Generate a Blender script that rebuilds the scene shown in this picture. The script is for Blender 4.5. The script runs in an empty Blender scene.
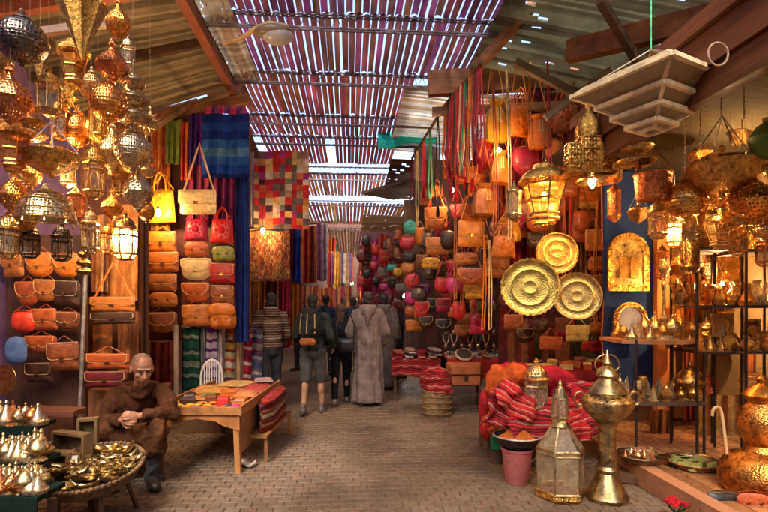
import bpy, math, random
from mathutils import Vector, Matrix, Euler, noise
R = math.radians
rnd = random.Random(7)
scene = bpy.context.scene
COL = scene.collection
F, CX, CY, CAMZ, YAW = 500.0, 384.0, 303.0, 1.55, R(4.0)
sa, ca = math.sin(YAW), math.cos(YAW)
def W(px, py, d):
    """point seen at photo pixel (px, py) at depth d metres along the view axis"""
    l = (px - CX) / F * d
    return Vector((sa * d + ca * l, ca * d - sa * l, CAMZ + (CY - py) / F * d))
def G(px, py):
    return W(px, py, F * CAMZ / (py - CY))
ORD = ['first', 'second', 'third', 'fourth', 'fifth', 'sixth', 'seventh', 'eighth', 'ninth', 'tenth', 'eleventh', 'twelfth',
       'thirteenth', 'fourteenth', 'fifteenth', 'sixteenth', 'seventeenth', 'eighteenth', 'nineteenth', 'twentieth']
# ---------------------------------------------------------------- mesh builder
class MB:
    def __init__(s): s.v = []; s.f = []; s.c = []; s.col = (1, 1, 1)
    def face(s, idx, col=None): s.f.append(tuple(idx)); s.c.append(col or s.col)
    def grid(s, pts, nu, nv, wrapu=False, col=None):
        b = len(s.v); s.v.extend([tuple(p) for p in pts])
        for j in range(nv - 1):
            for i in range(nu if wrapu else nu - 1):
                i2 = (i + 1) % nu
                cc = col(i, j) if callable(col) else col
                s.face((b + j*nu + i, b + j*nu + i2, b + (j+1)*nu + i2, b + (j+1)*nu + i), cc)
        return b
    def box(s, c, sz, rot=None, col=None, taper=1.0):
        c = Vector(c); hx, hy, hz = sz[0]/2, sz[1]/2, sz[2]/2
        b = len(s.v)
        for z in (-1, 1):
            k = taper if z == 1 else 1
            for x, y in ((-1, -1), (1, -1), (1, 1), (-1, 1)):
                p = Vector((x*hx*k, y*hy*k, z*hz))
                if rot is not None: p = rot @ p
                s.v.append(tuple(c + p))
        for q in ((3, 2, 1, 0), (4, 5, 6, 7), (0, 1, 5, 4), (1, 2, 6, 5), (2, 3, 7, 6), (3, 0, 4, 7)):
            s.face([b + k for k in q], col)
        return s
    def beam(s, a, b_, w, h, col=None, up=Vector((0, 0, 1))):
        a, b_ = Vector(a), Vector(b_); d = (b_ - a); L = d.length; d.normalize()
        x = d.cross(up)
        if x.length < 1e-4: x = Vector((1, 0, 0))
        x.normalize(); z = x.cross(d)
        m = Matrix((x, d, z)).transposed()
        s.box((a + b_)/2, (w, L, h), m, col); return s
    def tube(s, pts, r, seg=6, col=None, caps=True, closed=False, flat=1.0):
        pts = [Vector(p) for p in pts]; n = len(pts); rings = []
        rr = r if isinstance(r, (list, tuple)) else [r]*n
        prev = None
        for i, p in enumerate(pts):
            if closed: t = pts[(i+1) % n] - pts[i-1]
            else: t = pts[min(i+1, n-1)] - pts[max(i-1, 0)]
            if t.length < 1e-9: t = Vector((0, 0, 1))
            t.normalize()
            if prev is None:
                ref = Vector((0, 1, 0)) if abs(t.y) < .9 else Vector((1, 0, 0))
                x = t.cross(ref).normalized()
            else:
                x = prev - t * prev.dot(t)
                x = x.normalized() if x.length > 1e-6 else t.orthogonal().normalized()
            prev = x; y = t.cross(x)
            for k in range(seg):
                a = 2*math.pi*k/seg
                rings.append(p + x*math.cos(a)*rr[i] + y*math.sin(a)*rr[i]*flat)
        b = len(s.v)
        if closed:
            rings += rings[:seg]; n2 = n + 1
        else: n2 = n
        s.grid(rings, seg, n2, True, col)
        if caps and not closed:
            s.face([b + k for k in reversed(range(seg))], col)
            s.face([b + (n-1)*seg + k for k in range(seg)], col)
        return s
    def lathe(s, prof, seg=16, c=(0, 0, 0), col=None, M=None, rot0=0.0, lobes=0, lamp=0.0, cap=True, sx=1, sy=1):
        c = Vector(c); pts = []
        for (r, z) in prof:
            for k in range(seg):
                a = 2*math.pi*k/seg + rot0
                q = r * (1 + (lamp*math.cos(lobes*a) if lobes else 0))
                p = Vector((q*math.cos(a)*sx, q*math.sin(a)*sy, z))
                if M is not None: p = M @ p
                pts.append(c + p)
        b = s.grid(pts, seg, len(prof), True, col)
        if cap:
            if prof[0][0] > 1e-4: s.face([b + k for k in reversed(range(seg))], col)
            if prof[-1][0] > 1e-4: s.face([b + (len(prof)-1)*seg + k for k in range(seg)], col)
        return s
    def ell(s, c, r, rot=None, seg=14, rings=9, col=None):
        prof = [(max(math.sin(math.pi*j/(rings-1)), 1e-3), -math.cos(math.pi*j/(rings-1))) for j in range(rings)]
        S = Matrix.Diagonal(Vector(r if isinstance(r, (tuple, list)) else (r, r, r)))
        M = (rot @ S) if rot is not None else S
        return s.lathe(prof, seg, c, col, M)
    def cone(s, a, b_, ra, rb, seg=12, col=None):
        """round-ended tapered limb"""
        a, b_ = Vector(a), Vector(b_); t = b_ - a
        L = t.length
        if L < 1e-6: return s.ell(a, ra, seg=seg, col=col)
        t.normalize(); P = []; rr = []
        for k in range(4):
            an = math.pi/2*(k/4); P.append(a - t*ra*math.cos(an)); rr.append(max(ra*math.sin(an), 1e-3))
        P.append(a); rr.append(ra)
        P.append(b_); rr.append(rb)
        for k in range(1, 5):
            an = math.pi/2*(k/4); P.append(b_ + t*rb*math.sin(an)); rr.append(max(rb*math.cos(an), 1e-3))
        return s.tube(P, rr, seg, col)
    def prism(s, out, y0, y1, M=None, col=None):
        """outline in x,z extruded between y0 and y1"""
        n = len(out); b = len(s.v)
        for y in (y0, y1):
            for (x, z) in out:
                p = Vector((x, y, z)); p = M @ p if M is not None else p
                s.v.append(tuple(p))
        s.face([b + k for k in range(n)], col); s.face([b + n + k for k in reversed(range(n))], col)
        for k in range(n):
            k2 = (k+1) % n; s.face((b+k, b+n+k, b+n+k2, b+k2), col)
        return s
    def pillow(s, out, depth, c=(0, 0), y=0.0, rings=4, back=True, col=None, power=2.2):
        """soft inflated body with outline in x,z; front bulges to -y"""
        n = len(out); cx, cz = c; base = len(s.v)
        for sgn in ((-1, 1) if back else (-1,)):
            pts = []
            for j in range(rings + 1):
                t = j / rings; k = 1 - t*.93
                dd = depth * (1 - (1 - t)**power)**(1/power) * sgn
                for (x, z) in out: pts.append((cx + (x-cx)*k, y + dd, cz + (z-cz)*k))
            b = s.grid(pts if sgn < 0 else pts, n, rings + 1, True, col)
            s.face([b + rings*n + k for k in range(n)], col)
        return s
    def sheet(s, fn, nu, nv, th=.006, col=None):
        """thick sheet; fn(u,v)->Vector, faces both sides"""
        P = [[Vector(fn(i/(nu-1), j/(nv-1))) for i in range(nu)] for j in range(nv)]
        A, B = [], []
        for j in range(nv):
            for i in range(nu):
                du = P[j][min(i+1, nu-1)] - P[j][max(i-1, 0)]; dv = P[min(j+1, nv-1)][i] - P[max(j-1, 0)][i]
                n = du.cross(dv)
                n = n.normalized() if n.length > 1e-9 else Vector((0, 1, 0))
                A.append(P[j][i] + n*th/2); B.append(P[j][i] - n*th/2)
        a = s.grid(A, nu, nv, False, col); b = s.grid(B, nu, nv, False, col)
        def q(i, j, i2, j2, cc=None):
            cc = col(min(i, i2, nu-2), min(j, j2, nv-2)) if callable(col) else col
            s.face((a+j*nu+i, a+j2*nu+i2, b+j2*nu+i2, b+j*nu+i), cc)
        for i in range(nu-1): q(i, 0, i+1, 0); q(i, nv-1, i+1, nv-1)
        for j in range(nv-1): q(0, j, 0, j+1); q(nu-1, j, nu-1, j+1)
        return s
    def move(s, M, start=0):
        for i in range(start, len(s.v)): s.v[i] = tuple(M @ Vector(s.v[i]))
        return s
    def mesh(s, name, m=None, smooth=True, ang=38):
        me = bpy.data.meshes.new(name); me.from_pydata(s.v, [], s.f); me.update()
        at = me.color_attributes.new('Col', 'FLOAT_COLOR', 'CORNER')
        buf = []
        for p in me.polygons:
            c = s.c[p.index]; buf.extend([c[0], c[1], c[2], 1.0]*p.loop_total)
        at.data.foreach_set('color', buf)
        if smooth:
            me.shade_smooth(); me.set_sharp_from_angle(angle=R(ang))
        if m: me.materials.append(m)
        return me
    def build(s, name, m, parent=None, color=None, loc=None, smooth=True, ang=38, label=None):
        o = bpy.data.objects.new(name, s.mesh(name, m, smooth, ang)); COL.objects.link(o)
        if parent is not None: o.parent = parent
        if color: o.color = (*color, 1)
        if loc is not None: o.location = loc
        if label: o['label'] = label
        return o
def sm(pts, n=5):
    """smooth curve through the points"""
    P = [Vector(p) for p in pts]; P = [P[0]*2 - P[1]] + P + [P[-1]*2 - P[-2]]; out = []
    for i in range(1, len(P)-2):
        for k in range(n):
            t = k/n; out.append(.5*((2*P[i]) + (P[i+1]-P[i-1])*t + (2*P[i-1]-5*P[i]+4*P[i+1]-P[i+2])*t*t + (3*P[i]-P[i-1]-3*P[i+1]+P[i+2])*t**3))
    return out + [P[-2]]
def tag(o, label=None, cat=None, group=None, kind=None):
    if label: o['label'] = label
    if cat: o['category'] = cat
    if group: o['group'] = group
    if kind: o['kind'] = kind
    return o
def empty(name, loc=(0, 0, 0), rz=0, label=None, cat=None, group=None):
    o = bpy.data.objects.new(name, None); o.location = loc; o.rotation_euler = (0, 0, rz)
    o.empty_display_size = .1; COL.objects.link(o)
    return tag(o, label, cat, group)
def struct(name, mb, m, color=None, smooth=False):
    return tag(mb.build(name, m, None, color, smooth=smooth), kind='structure')
def rebase(o, p):
    """give a world-built mesh an origin at p"""
    p = Vector(p); o.data.transform(Matrix.Translation(-p)); o.location = p; return o
CH = {}
def kids(o):
    k = CH.get(o.name)
    if k is None: k = [c for c in bpy.data.objects if c.parent is o]; CH[o.name] = k
    return k
PROTO = {}
def inst(key, make, loc, rz=0, scale=(1, 1, 1), label=None, group=None, cat=None, colors=None, tweak=None, rx=0, ry=0):
    """first use moves the prototype itself; later uses copy it and its parts"""
    if key not in PROTO:
        root = make(); PROTO[key] = dict(root=root, used=False, kids=[c for c in COL.objects if c.parent is root])
        for c in PROTO[key]['kids']: c['_k'] = 1
        PROTO[key]['sub'] = {c.name: [g for g in COL.objects if g.parent is c] for c in PROTO[key]['kids']}
        PROTO[key]['base'] = {c.name: tuple(c.color) for c in PROTO[key]['kids']}
        for c in PROTO[key]['kids']: del c['_k']
    P = PROTO[key]
    if not P['used']:
        r = P['root']; ks = [(c, c.name) for c in P['kids']]; P['used'] = True
        P['xf'] = {c.name: (c.location.copy(), c.scale.copy()) for c in P['kids']}
    else:
        r = P['root'].copy(); COL.objects.link(r); ks = []
        if 'group' in r: del r['group']
        for c in P['kids']:
            n = c.copy(); COL.objects.link(n); n.parent = r; ks.append((n, c.name))
            n.location, n.scale = P['xf'][c.name]; n.color = P['base'][c.name]
            if 'label' in n: del n['label']
            for g in P['sub'][c.name]:
                q = g.copy(); COL.objects.link(q); q.parent = n
    r.location = loc; r.rotation_euler = (rx, ry, rz); r.scale = scale
    tag(r, label, cat, group)
    if colors:
        for n, src in ks:
            k = src.split('.')[0]
            if k in colors: n.color = (*colors[k], 1)
            elif '*' in colors and k not in ('buckle', 'zip', 'cord', 'glass', 'chain', 'tassel'): n.color = (*colors['*'], 1)
    if tweak: tweak(r, {src.split('.')[0]: n for n, src in ks})
    return r
# ---------------------------------------------------------------- materials
def new_mat(name):
    m = bpy.data.materials.new(name); m.use_nodes = True; nt = m.node_tree
    b = nt.nodes['Principled BSDF']; return m, nt, b
def N(nt, t, **k):
    n = nt.nodes.new(t)
    for a, v in k.items():
        if a in n.inputs: n.inputs[a].default_value = v
        else: setattr(n, a, v)
    return n
def math_(nt, op, a, b=None, clamp=False):
    n = nt.nodes.new('ShaderNodeMath'); n.operation = op; n.use_clamp = clamp
    for i, v in enumerate((a, b)):
        if v is None: continue
        if hasattr(v, 'links'): nt.links.new(v, n.inputs[i])
        else: n.inputs[i].default_value = v
    return n.outputs[0]
def mixc(nt, blend, fac, a, b):
    n = nt.nodes.new('ShaderNodeMix'); n.data_type = 'RGBA'; n.blend_type = blend
    for i, v in ((0, fac), (6, a), (7, b)):
        if hasattr(v, 'links'): nt.links.new(v, n.inputs[i])
        elif i == 0: n.inputs[0].default_value = v
        else: n.inputs[i].default_value = (*v, 1) if len(v) == 3 else v
    return n.outputs[2]
def ramp(nt, fac, stops, interp='LINEAR'):
    n = nt.nodes.new('ShaderNodeValToRGB'); n.color_ramp.interpolation = interp
    e = n.color_ramp.elements
    while len(e) < len(stops): e.new(.5)
    for i, (p, c) in enumerate(stops):
        e[i].position = p; e[i].color = (*c, 1) if not isinstance(c, (int, float)) else (c, c, c, 1)
    nt.links.new(fac, n.inputs[0]); return n.outputs[0]
def coords(nt, scale=(1, 1, 1), kind='Object'):
    tc = nt.nodes.new('ShaderNodeTexCoord'); oi = nt.nodes.new('ShaderNodeObjectInfo')
    mp = nt.nodes.new('ShaderNodeMapping'); mp.inputs['Scale'].default_value = scale
    nt.links.new(tc.outputs[kind], mp.inputs[0])
    mul = math_(nt, 'MULTIPLY', oi.outputs['Random'], 37.0)
    nt.links.new(mul, mp.inputs['Location'])
    return mp.outputs[0]
def basecol(nt, vec, var=.35, nscale=6.0, detail=4.0, dark=.5):
    oi = nt.nodes.new('ShaderNodeObjectInfo')
    at = N(nt, 'ShaderNodeAttribute', attribute_name='Col')
    c = mixc(nt, 'MULTIPLY', 1.0, oi.outputs['Color'], at.outputs['Color'])
    no = N(nt, 'ShaderNodeTexNoise', Scale=nscale, Detail=detail, Roughness=.65); nt.links.new(vec, no.inputs['Vector'])
    f = ramp(nt, no.outputs[0], [(.3, dark), (.72, 1.0 + var)])
    return mixc(nt, 'MULTIPLY', 1.0, c, f), no.outputs[0]
def bump(nt, b, h, strength=.3, dist=.004):
    n = N(nt, 'ShaderNodeBump', Strength=strength, Distance=dist); nt.links.new(h, n.inputs['Height'])
    nt.links.new(n.outputs[0], b.inputs['Normal']); return n
def generic(name, rough=.6, metal=0.0, var=.3, nscale=6, dark=.55, bscale=40, bstr=.3, bdist=.004, kind='noise', scale=(1, 1, 1), rvar=.15, sheen=0, coat=0, spec=.5, trans=0):
    m, nt, b = new_mat(name); vec = coords(nt, scale)
    c, nz = basecol(nt, vec, var, nscale, dark=dark)
    nt.links.new(c, b.inputs['Base Color'])
    b.inputs['Metallic'].default_value = metal; b.inputs['Specular IOR Level'].default_value = spec
    rr = N(nt, 'ShaderNodeMapRange'); rr.inputs[3].default_value = max(rough - rvar, .04); rr.inputs[4].default_value = min(rough + rvar, 1)
    rr.inputs[1].default_value = .3; rr.inputs[2].default_value = .7
    n2 = N(nt, 'ShaderNodeTexNoise', Scale=nscale*2.7, Detail=3.0); nt.links.new(vec, n2.inputs['Vector'])
    nt.links.new(n2.outputs[0], rr.inputs[0]); nt.links.new(rr.outputs[0], b.inputs['Roughness'])
    if kind == 'noise':
        t = N(nt, 'ShaderNodeTexNoise', Scale=bscale, Detail=5.0); o = t.outputs[0]
    elif kind == 'voro':
        t = N(nt, 'ShaderNodeTexVoronoi', Scale=bscale); o = t.outputs['Distance']
    elif kind == 'weave':
        t = N(nt, 'ShaderNodeTexWave', Scale=bscale, Distortion=1.5, Detail=2.0); t.bands_direction = 'DIAGONAL'; o = t.outputs['Fac']
    nt.links.new(vec, t.inputs['Vector']); bump(nt, b, o, bstr, bdist)
    if sheen: b.inputs['Sheen Weight'].default_value = sheen; b.inputs['Sheen Roughness'].default_value = .5
    if coat: b.inputs['Coat Weight'].default_value = coat; b.inputs['Coat Roughness'].default_value = .2
    if trans:
        tb = nt.nodes.new('ShaderNodeBsdfTranslucent'); nt.links.new(c, tb.inputs[0])
        mx = N(nt, 'ShaderNodeMixShader'); mx.inputs[0].default_value = trans
        nt.links.new(b.outputs[0], mx.inputs[1]); nt.links.new(tb.outputs[0], mx.inputs[2])
        nt.links.new(mx.outputs[0], nt.nodes['Material Output'].inputs[0])
    return m
M = {}
M['leather'] = generic('leather', .42, 0, .35, 3.0, .55, 22, .35, .02, 'noise', rvar=.12, coat=.15)
M['leather_world'] = generic('leather_world', .45, 0, .3, 9.0, .55, 70, .3, .004)
M['fabric'] = generic('fabric', .92, 0, .25, 7, .5, 260, .4, .003, 'weave', rvar=.05, spec=.15)
M['thin_fabric'] = generic('thin_fabric', .9, 0, .25, 7, .62, 260, .35, .003, 'weave', rvar=.05, spec=.2, trans=.3)
M['brass'] = generic('brass', .33, 1, .25, 14, .22, 75, .6, .007, 'voro', rvar=.16)
M['brass_plain'] = generic('brass_plain', .33, 1, .2, 11, .3, 40, .2, .004, 'noise', rvar=.1)
M['wood'] = generic('wood', .62, 0, .35, 5, .4, 30, .4, .006, 'noise', (1, 1, .25))
M['wood_y'] = generic('wood_y', .66, 0, .35, 4, .38, 30, .45, .008, 'noise', (1.6, .2, 1.6))
M['wood_x'] = generic('wood_x', .66, 0, .35, 4, .38, 30, .45, .008, 'noise', (.2, 1.6, 1.6))
M['iron'] = generic('iron', .5, .7, .3, 14, .5, 60, .3, .002, 'noise')
M['plaster'] = generic('plaster', .9, 0, .25, 1.3, .6, 18, .5, .02, 'noise', rvar=.05, spec=.2)
M['plastic'] = generic('plastic', .35, 0, .05, 6, .85, 20, .05, .002, 'noise')
M['skin'] = generic('skin', .5, 0, .15, 12, .8, 120, .2, .002, 'noise')
M['skin'].node_tree.nodes['Principled BSDF'].inputs['Subsurface Weight'].default_value = .08
M['hair'] = generic('hair', .7, 0, .4, 60, .4, 200, .8, .004, 'noise')
M['ceramic'] = generic('ceramic', .25, 0, .1, 6, .8, 20, .1, .002, 'noise')
M['wicker'] = generic('wicker', .75, 0, .35, 14, .4, 55, .9, .01, 'weave')
def pierced(name, scale=16, thr=.33):
    m, nt, b = new_mat(name); vec = coords(nt)
    c, nz = basecol(nt, vec, .2, 8, dark=.5); nt.links.new(c, b.inputs['Base Color'])
    b.inputs['Metallic'].default_value = 1; b.inputs['Roughness'].default_value = .28
    v = N(nt, 'ShaderNodeTexVoronoi', Scale=scale); v.inputs['Randomness'].default_value = .25
    nt.links.new(vec, v.inputs['Vector'])
    bump(nt, b, v.outputs['Distance'], .5, .01)
    f = math_(nt, 'LESS_THAN', v.outputs['Distance'], thr)
    t = N(nt, 'ShaderNodeBsdfTransparent'); mx = N(nt, 'ShaderNodeMixShader')
    nt.links.new(f, mx.inputs[0]); nt.links.new(b.outputs[0], mx.inputs[1]); nt.links.new(t.outputs[0], mx.inputs[2])
    nt.links.new(mx.outputs[0], nt.nodes['Material Output'].inputs[0]); return m
M['pierced'] = pierced('pierced_metal')
def glassy(name, alpha=.35, rough=.15, emis=0, tint=(1, 1, 1), lo=.25):
    m, nt, b = new_mat(name)
    oi = nt.nodes.new('ShaderNodeObjectInfo'); vec = coords(nt); n2 = N(nt, 'ShaderNodeTexNoise', Scale=14.0, Detail=4.0); nt.links.new(vec, n2.inputs['Vector'])
    nt.links.new(ramp(nt, n2.outputs[0], [(.3, max(rough - .08, .02)), (.7, rough + .25)]), b.inputs['Roughness'])
    bump(nt, b, n2.outputs[0], .15, .01)
    t = N(nt, 'ShaderNodeBsdfTransparent'); mx = N(nt, 'ShaderNodeMixShader'); mx.inputs[0].default_value = 1 - alpha
    nt.links.new(mixc(nt, 'MIX', .5, oi.outputs['Color'], (1, 1, 1)), t.inputs[0])
    nt.links.new(mixc(nt, 'MULTIPLY', 1.0, oi.outputs['Color'], ramp(nt, n2.outputs[0], [(.35, lo), (.75, 1.0)])), b.inputs['Base Color'])
    nt.links.new(b.outputs[0], mx.inputs[1]); nt.links.new(t.outputs[0], mx.inputs[2])
    nt.links.new(mx.outputs[0], nt.nodes['Material Output'].inputs[0])
    if emis: b.inputs['Emission Color'].default_value = (*tint, 1); b.inputs['Emission Strength'].default_value = emis
    return m
M['glass'] = glassy('lantern_glass', .32, .1)
M['glass_pale'] = glassy('pale_lantern_glass', .38, .1, lo=.45)
M['glass_frost'] = glassy('frosted_glass', .8, .3, lo=.8)
def emitter(name, col, s):
    m, nt, b = new_mat(name); b.inputs['Base Color'].default_value = (*col, 1)
    b.inputs['Emission Color'].default_value = (*col, 1); b.inputs['Emission Strength'].default_value = s; return m
M['bulb'] = emitter('bulb_glow', (1, .66, .28), 25)
M['bulb_white'] = emitter('bulb_glow_white', (1, .93, .8), 25)
M['lit_glass'] = emitter('lit_lantern_glass', (1, .8, .5), 4)
def stripes(name, cols, scale=1.0, axis=2, base='fabric', distort=.02):
    """woven stripes repeating along an object axis"""
    m, nt, b = new_mat(name); tc = nt.nodes.new('ShaderNodeTexCoord'); sx = nt.nodes.new('ShaderNodeSeparateXYZ')
    nz = N(nt, 'ShaderNodeTexNoise', Scale=5.0); nt.links.new(tc.outputs['Object'], nz.inputs['Vector'])
    nt.links.new(tc.outputs['Object'], sx.inputs[0])
    a = math_(nt, 'ADD', math_(nt, 'MULTIPLY', sx.outputs[axis], scale), math_(nt, 'MULTIPLY', nz.outputs[0], distort*scale))
    fr = math_(nt, 'FRACT', a); n = len(cols)
    c = ramp(nt, fr, [(i/n, cc) for i, cc in enumerate(cols)], 'CONSTANT')
    n2 = N(nt, 'ShaderNodeTexNoise', Scale=40.0, Detail=4.0); nt.links.new(tc.outputs['Object'], n2.inputs['Vector'])
    c = mixc(nt, 'MULTIPLY', 1.0, c, ramp(nt, n2.outputs[0], [(.3, .6), (.7, 1.2)]))
    nt.links.new(c, b.inputs['Base Color']); b.inputs['Roughness'].default_value = .92; b.inputs['Specular IOR Level'].default_value = .2
    bump(nt, b, n2.outputs[0], .5, .004); return m
# palette (real base colours)
C = dict(orange=(.66, .17, .012), tan=(.52, .16, .025), brown=(.24, .062, .014), dark=(.06, .022, .01), red=(.48, .016, .012), crimson=(.36, .012, .04),
         yellow=(.78, .36, .02), cream=(.75, .52, .22), black=(.018, .015, .014), pink=(.55, .03, .16), green=(.05, .22, .12), olive=(.2, .2, .03),
         blue=(.025, .06, .28), navy=(.015, .025, .09), purple=(.16, .03, .2), teal=(.02, .32, .27), grey=(.2, .18, .17), white=(.72, .66, .58), rust=(.44, .085, .012),
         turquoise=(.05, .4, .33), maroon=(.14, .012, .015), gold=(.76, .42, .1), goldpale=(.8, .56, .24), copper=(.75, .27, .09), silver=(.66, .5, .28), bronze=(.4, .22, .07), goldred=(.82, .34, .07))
C['urn'] = (.62, .45, .2)
CN = dict(rust='rust brown', tan='tan', dark='dark brown', gold='golden', goldpale='pale gold', goldred='reddish gold')
def cn(k): return CN.get(k, k)
SKY, SUN, EXPO, LM = 0.15, .7, 2.36, 1.05
# ---------------------------------------------------------------- bags (unit size 1 x 1, origin bottom centre, front towards -y)
def rrect(w, h, r, z0=0, n=4, rt=None):
    """rounded rectangle outline in x,z; r bottom corner radius, rt top"""
    rt = r if rt is None else rt; P = []
    for (cx, cz, a0, q) in ((w/2-r, z0+r, -90, r), (w/2-rt, z0+h-rt, 0, rt), (-w/2+rt, z0+h-rt, 90, rt), (-w/2+r, z0+r, 180, r)):
        for k in range(n+1):
            a = R(a0 + 90*k/n); P.append((cx + q*math.cos(a), cz + q*math.sin(a)))
    return P
def strap_mesh(spread=.44, w=.05):
    mb = MB()
    pts = [(-spread, 0, 0)]
    for k in range(1, 8): pts.append((-spread*(1-k/8)**1.0 , .02, k/8))
    pts.append((0, .03, 1.0))
    for k in range(7, 0, -1): pts.append((spread*(1-k/8), .02, k/8))
    pts.append((spread, 0, 0))
    mb.tube(pts, w/2, 6, flat=.5); return mb
def bag(kind):
    def make():
        nm = {'satchel': 'satchel', 'saddle': 'saddle_bag', 'pouch': 'pouch_bag', 'backpack': 'backpack', 'tote': 'tote_bag', 'long': 'drawstring_bag', 'round': 'round_bag', 'brief': 'briefcase', 'purse': 'coin_purse'}[kind]
        r = empty(nm); L = M['leather']; d = .15
        if kind in ('satchel', 'brief'):
            mb = MB(); mb.pillow(rrect(1, .9, .1), d, (0, .45)); mb.build('body', L, r)
            mb = MB(); out = rrect(1.04, .62, .16, .36, rt=.05); mb.pillow(out, .07, (0, .66), -d*.72); fl_ = mb.build('flap', L, r)
            mb = MB(); mb.box((0, -d-.06, .44), (.12, .04, .12)); mb.box((0, -d-.065, .44), (.06, .05, .05)); mb.build('buckle', M['brass_plain'], fl_, C['gold'])
            mb = MB(); mb.tube([(x, -d*.72-.05-.01, z) for x, z in rrect(.94, .54, .14, .40, rt=.04)], .009, 4, closed=True); mb.build('stitching', M['fabric'], fl_, C['cream'])
        elif kind == 'saddle':
            out = rrect(1, .9, .42, 0, 6, .12); mb = MB(); mb.pillow(out, d, (0, .45)); mb.build('body', L, r)
            mb = MB(); mb.pillow(rrect(1.03, .68, .44, .28, 6, .1), .07, (0, .6), -d*.7); fl_ = mb.build('flap', L, r)
            mb = MB(); mb.ell((0, -d-.07, .4), (.06, .04, .06), seg=8, rings=5); mb.build('buckle', M['brass_plain'], fl_, C['gold'])
            mb = MB(); mb.tube([(x, -d*.7-.05, z) for x, z in rrect(.9, .56, .38, .34, 6, .08)], .012, 4, closed=True); mb.build('stitching', M['fabric'], fl_, C['cream'])
        elif kind == 'pouch':
            out = rrect(1, .95, .45, 0, 6, .3); mb = MB(); mb.pillow(out, .24, (0, .45)); mb.build('body', L, r)
            mb = MB(); mb.tube([(-.42, -.02, .82), (-.2, -.1, .9), (0, -.13, .93), (.2, -.1, .9), (.42, -.02, .82)], .025, 5); mb.build('zip', M['brass_plain'], r, C['gold'])
            mb = MB(); mb.lathe([(.0, -.04), (.045, -.02), (.02, .0), (.03, .16), (0, .18)], 8, (0, -.2, .35), rot0=0); mb.build('tassel', M['fabric'], r, C['cream'])
        elif kind == 'backpack':
            mb = MB(); mb.pillow(rrect(1, 1, .2, 0, 5, .3), .24, (0, .5)); mb.build('body', L, r)
            mb = MB(); mb.pillow(rrect(1.02, .5, .22, .5, 5, .3), .08, (0, .75), -.2); mb.build('flap', L, r)
            for x in (-.22, .22):
                mb = MB(); mb.pillow(rrect(.34, .36, .1, .06), .1, (0, .24), -.2); mb.move(Matrix.Translation((x, 0, 0))); mb.build('pocket', L, r)
                mb = MB(); mb.box((x, -.32, .4), (.07, .03, .1)); mb.build('buckle', M['brass_plain'], r, C['gold'])
        elif kind == 'tote':
            mb = MB(); out = [(-.5, 0), (.5, 0), (.42, .8), (.3, .86), (-.3, .86), (-.42, .8)]; mb.pillow(out, .17, (0, .42)); mb.build('body', L, r)
            for y in (-.1, .1):
                mb = MB(); mb.tube([(-.22, y, .8), (-.2, y, 1.05), (-.1, y, 1.22), (0, y, 1.27), (.1, y, 1.22), (.2, y, 1.05), (.22, y, .8)], .028, 6); mb.build('handle', L, r)
            mb = MB(); mb.ell((0, -.17, .45), (.16, .03, .16), seg=10, rings=5)
            for k in range(8):
                a = k*math.pi/4; mb.ell((.24*math.cos(a), -.15, .45+.24*math.sin(a)), (.05, .03, .05), seg=6, rings=4)
            mb.build('embroidery', M['fabric'], r, C['gold'])
        elif kind == 'long':
            mb = MB(); mb.lathe([(.3, 0), (.46, .06), (.5, .3), (.4, .7), (.22, .86), (.34, 1.0)], 14, lobes=7, lamp=.06, sy=.5); mb.build('body', L, r)
            mb = MB(); mb.tube([(.25*math.cos(a), -.13*math.sin(a), .86) for a in [k*math.pi/5 for k in range(10)]], .025, 5, closed=True); mb.build('drawstring', M['fabric'], r, C['cream'])
            for x in (-.06, .06):
                mb = MB(); mb.lathe([(0, 0), (.06, .02), (.03, .12), (.01, .38)], 7, (x, -.2, .44)); mb.build('tassel', M['fabric'], r, C['cream'])
        elif kind == 'round':
            mb = MB(); out = [(.5*math.cos(a), .5+.5*math.sin(a)) for a in [k*math.pi/9 for k in range(18)]]; mb.pillow(out, .16, (0, .5)); mb.build('body', L, r)
            mb = MB(); mb.tube([(x*.97, 0, .5+(z-.5)*.97) for x, z in out], .03, 5, closed=True); mb.build('piping', L, r)
            mb = MB()
            for k in range(10): a = k*math.pi/5; mb.ell((.26*math.cos(a), -.13, .5+.26*math.sin(a)), (.06, .03, .06), seg=6, rings=4)
            mb.ell((0, -.16, .5), (.1, .03, .1), seg=8, rings=4); mb.build('embroidery', M['fabric'], r, C['gold'])
        elif kind == 'purse':
            mb = MB(); mb.pillow(rrect(1, .8, .2, 0, 4, .3), .16, (0, .4)); mb.build('body', L, r)
            mb = MB(); mb.pillow(rrect(1.02, .46, .2, .36, 4, .28), .06, (0, .6), -.1); mb.build('flap', L, r)
            for x in (-.2, .2):
                mb = MB(); mb.ell((x, -.19, .42), (.07, .03, .07), seg=8, rings=4); mb.build('rivet', M['brass_plain'], r, C['gold'])
        s = strap_mesh().build('strap', L, r, loc=(0, 0, .84)); s.scale = (1, 1, .6)
        return r
    return make
def put_bag(kind, px, py, wpx, hpx, d, color, label, group, strap=1.0, straphook=None, rz=0, colors=None, roll=0):
    """px,py centre of body in photo pixels; wpx,hpx its size"""
    s = d/F; wd, h = wpx*s, hpx*s
    loc = W(px, py + hpx/2, d)
    def tw(r, k):
        if 'strap' in k: k['strap'].scale = (1, 1, strap)
    cc = {'*': C[color] if isinstance(color, str) else color}
    j = rnd.uniform(.8, 1.2); cc['*'] = tuple(min(1, v*j) for v in cc['*'])
    if colors: cc.update(colors)
    return inst('bag_'+kind, bag(kind), loc, -YAW + rz + rnd.uniform(-.12, .12), (wd, min(wd, h)*1.1, h), label, group, 'bag', cc, tw, ry=roll + rnd.uniform(-.04, .04))
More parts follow.
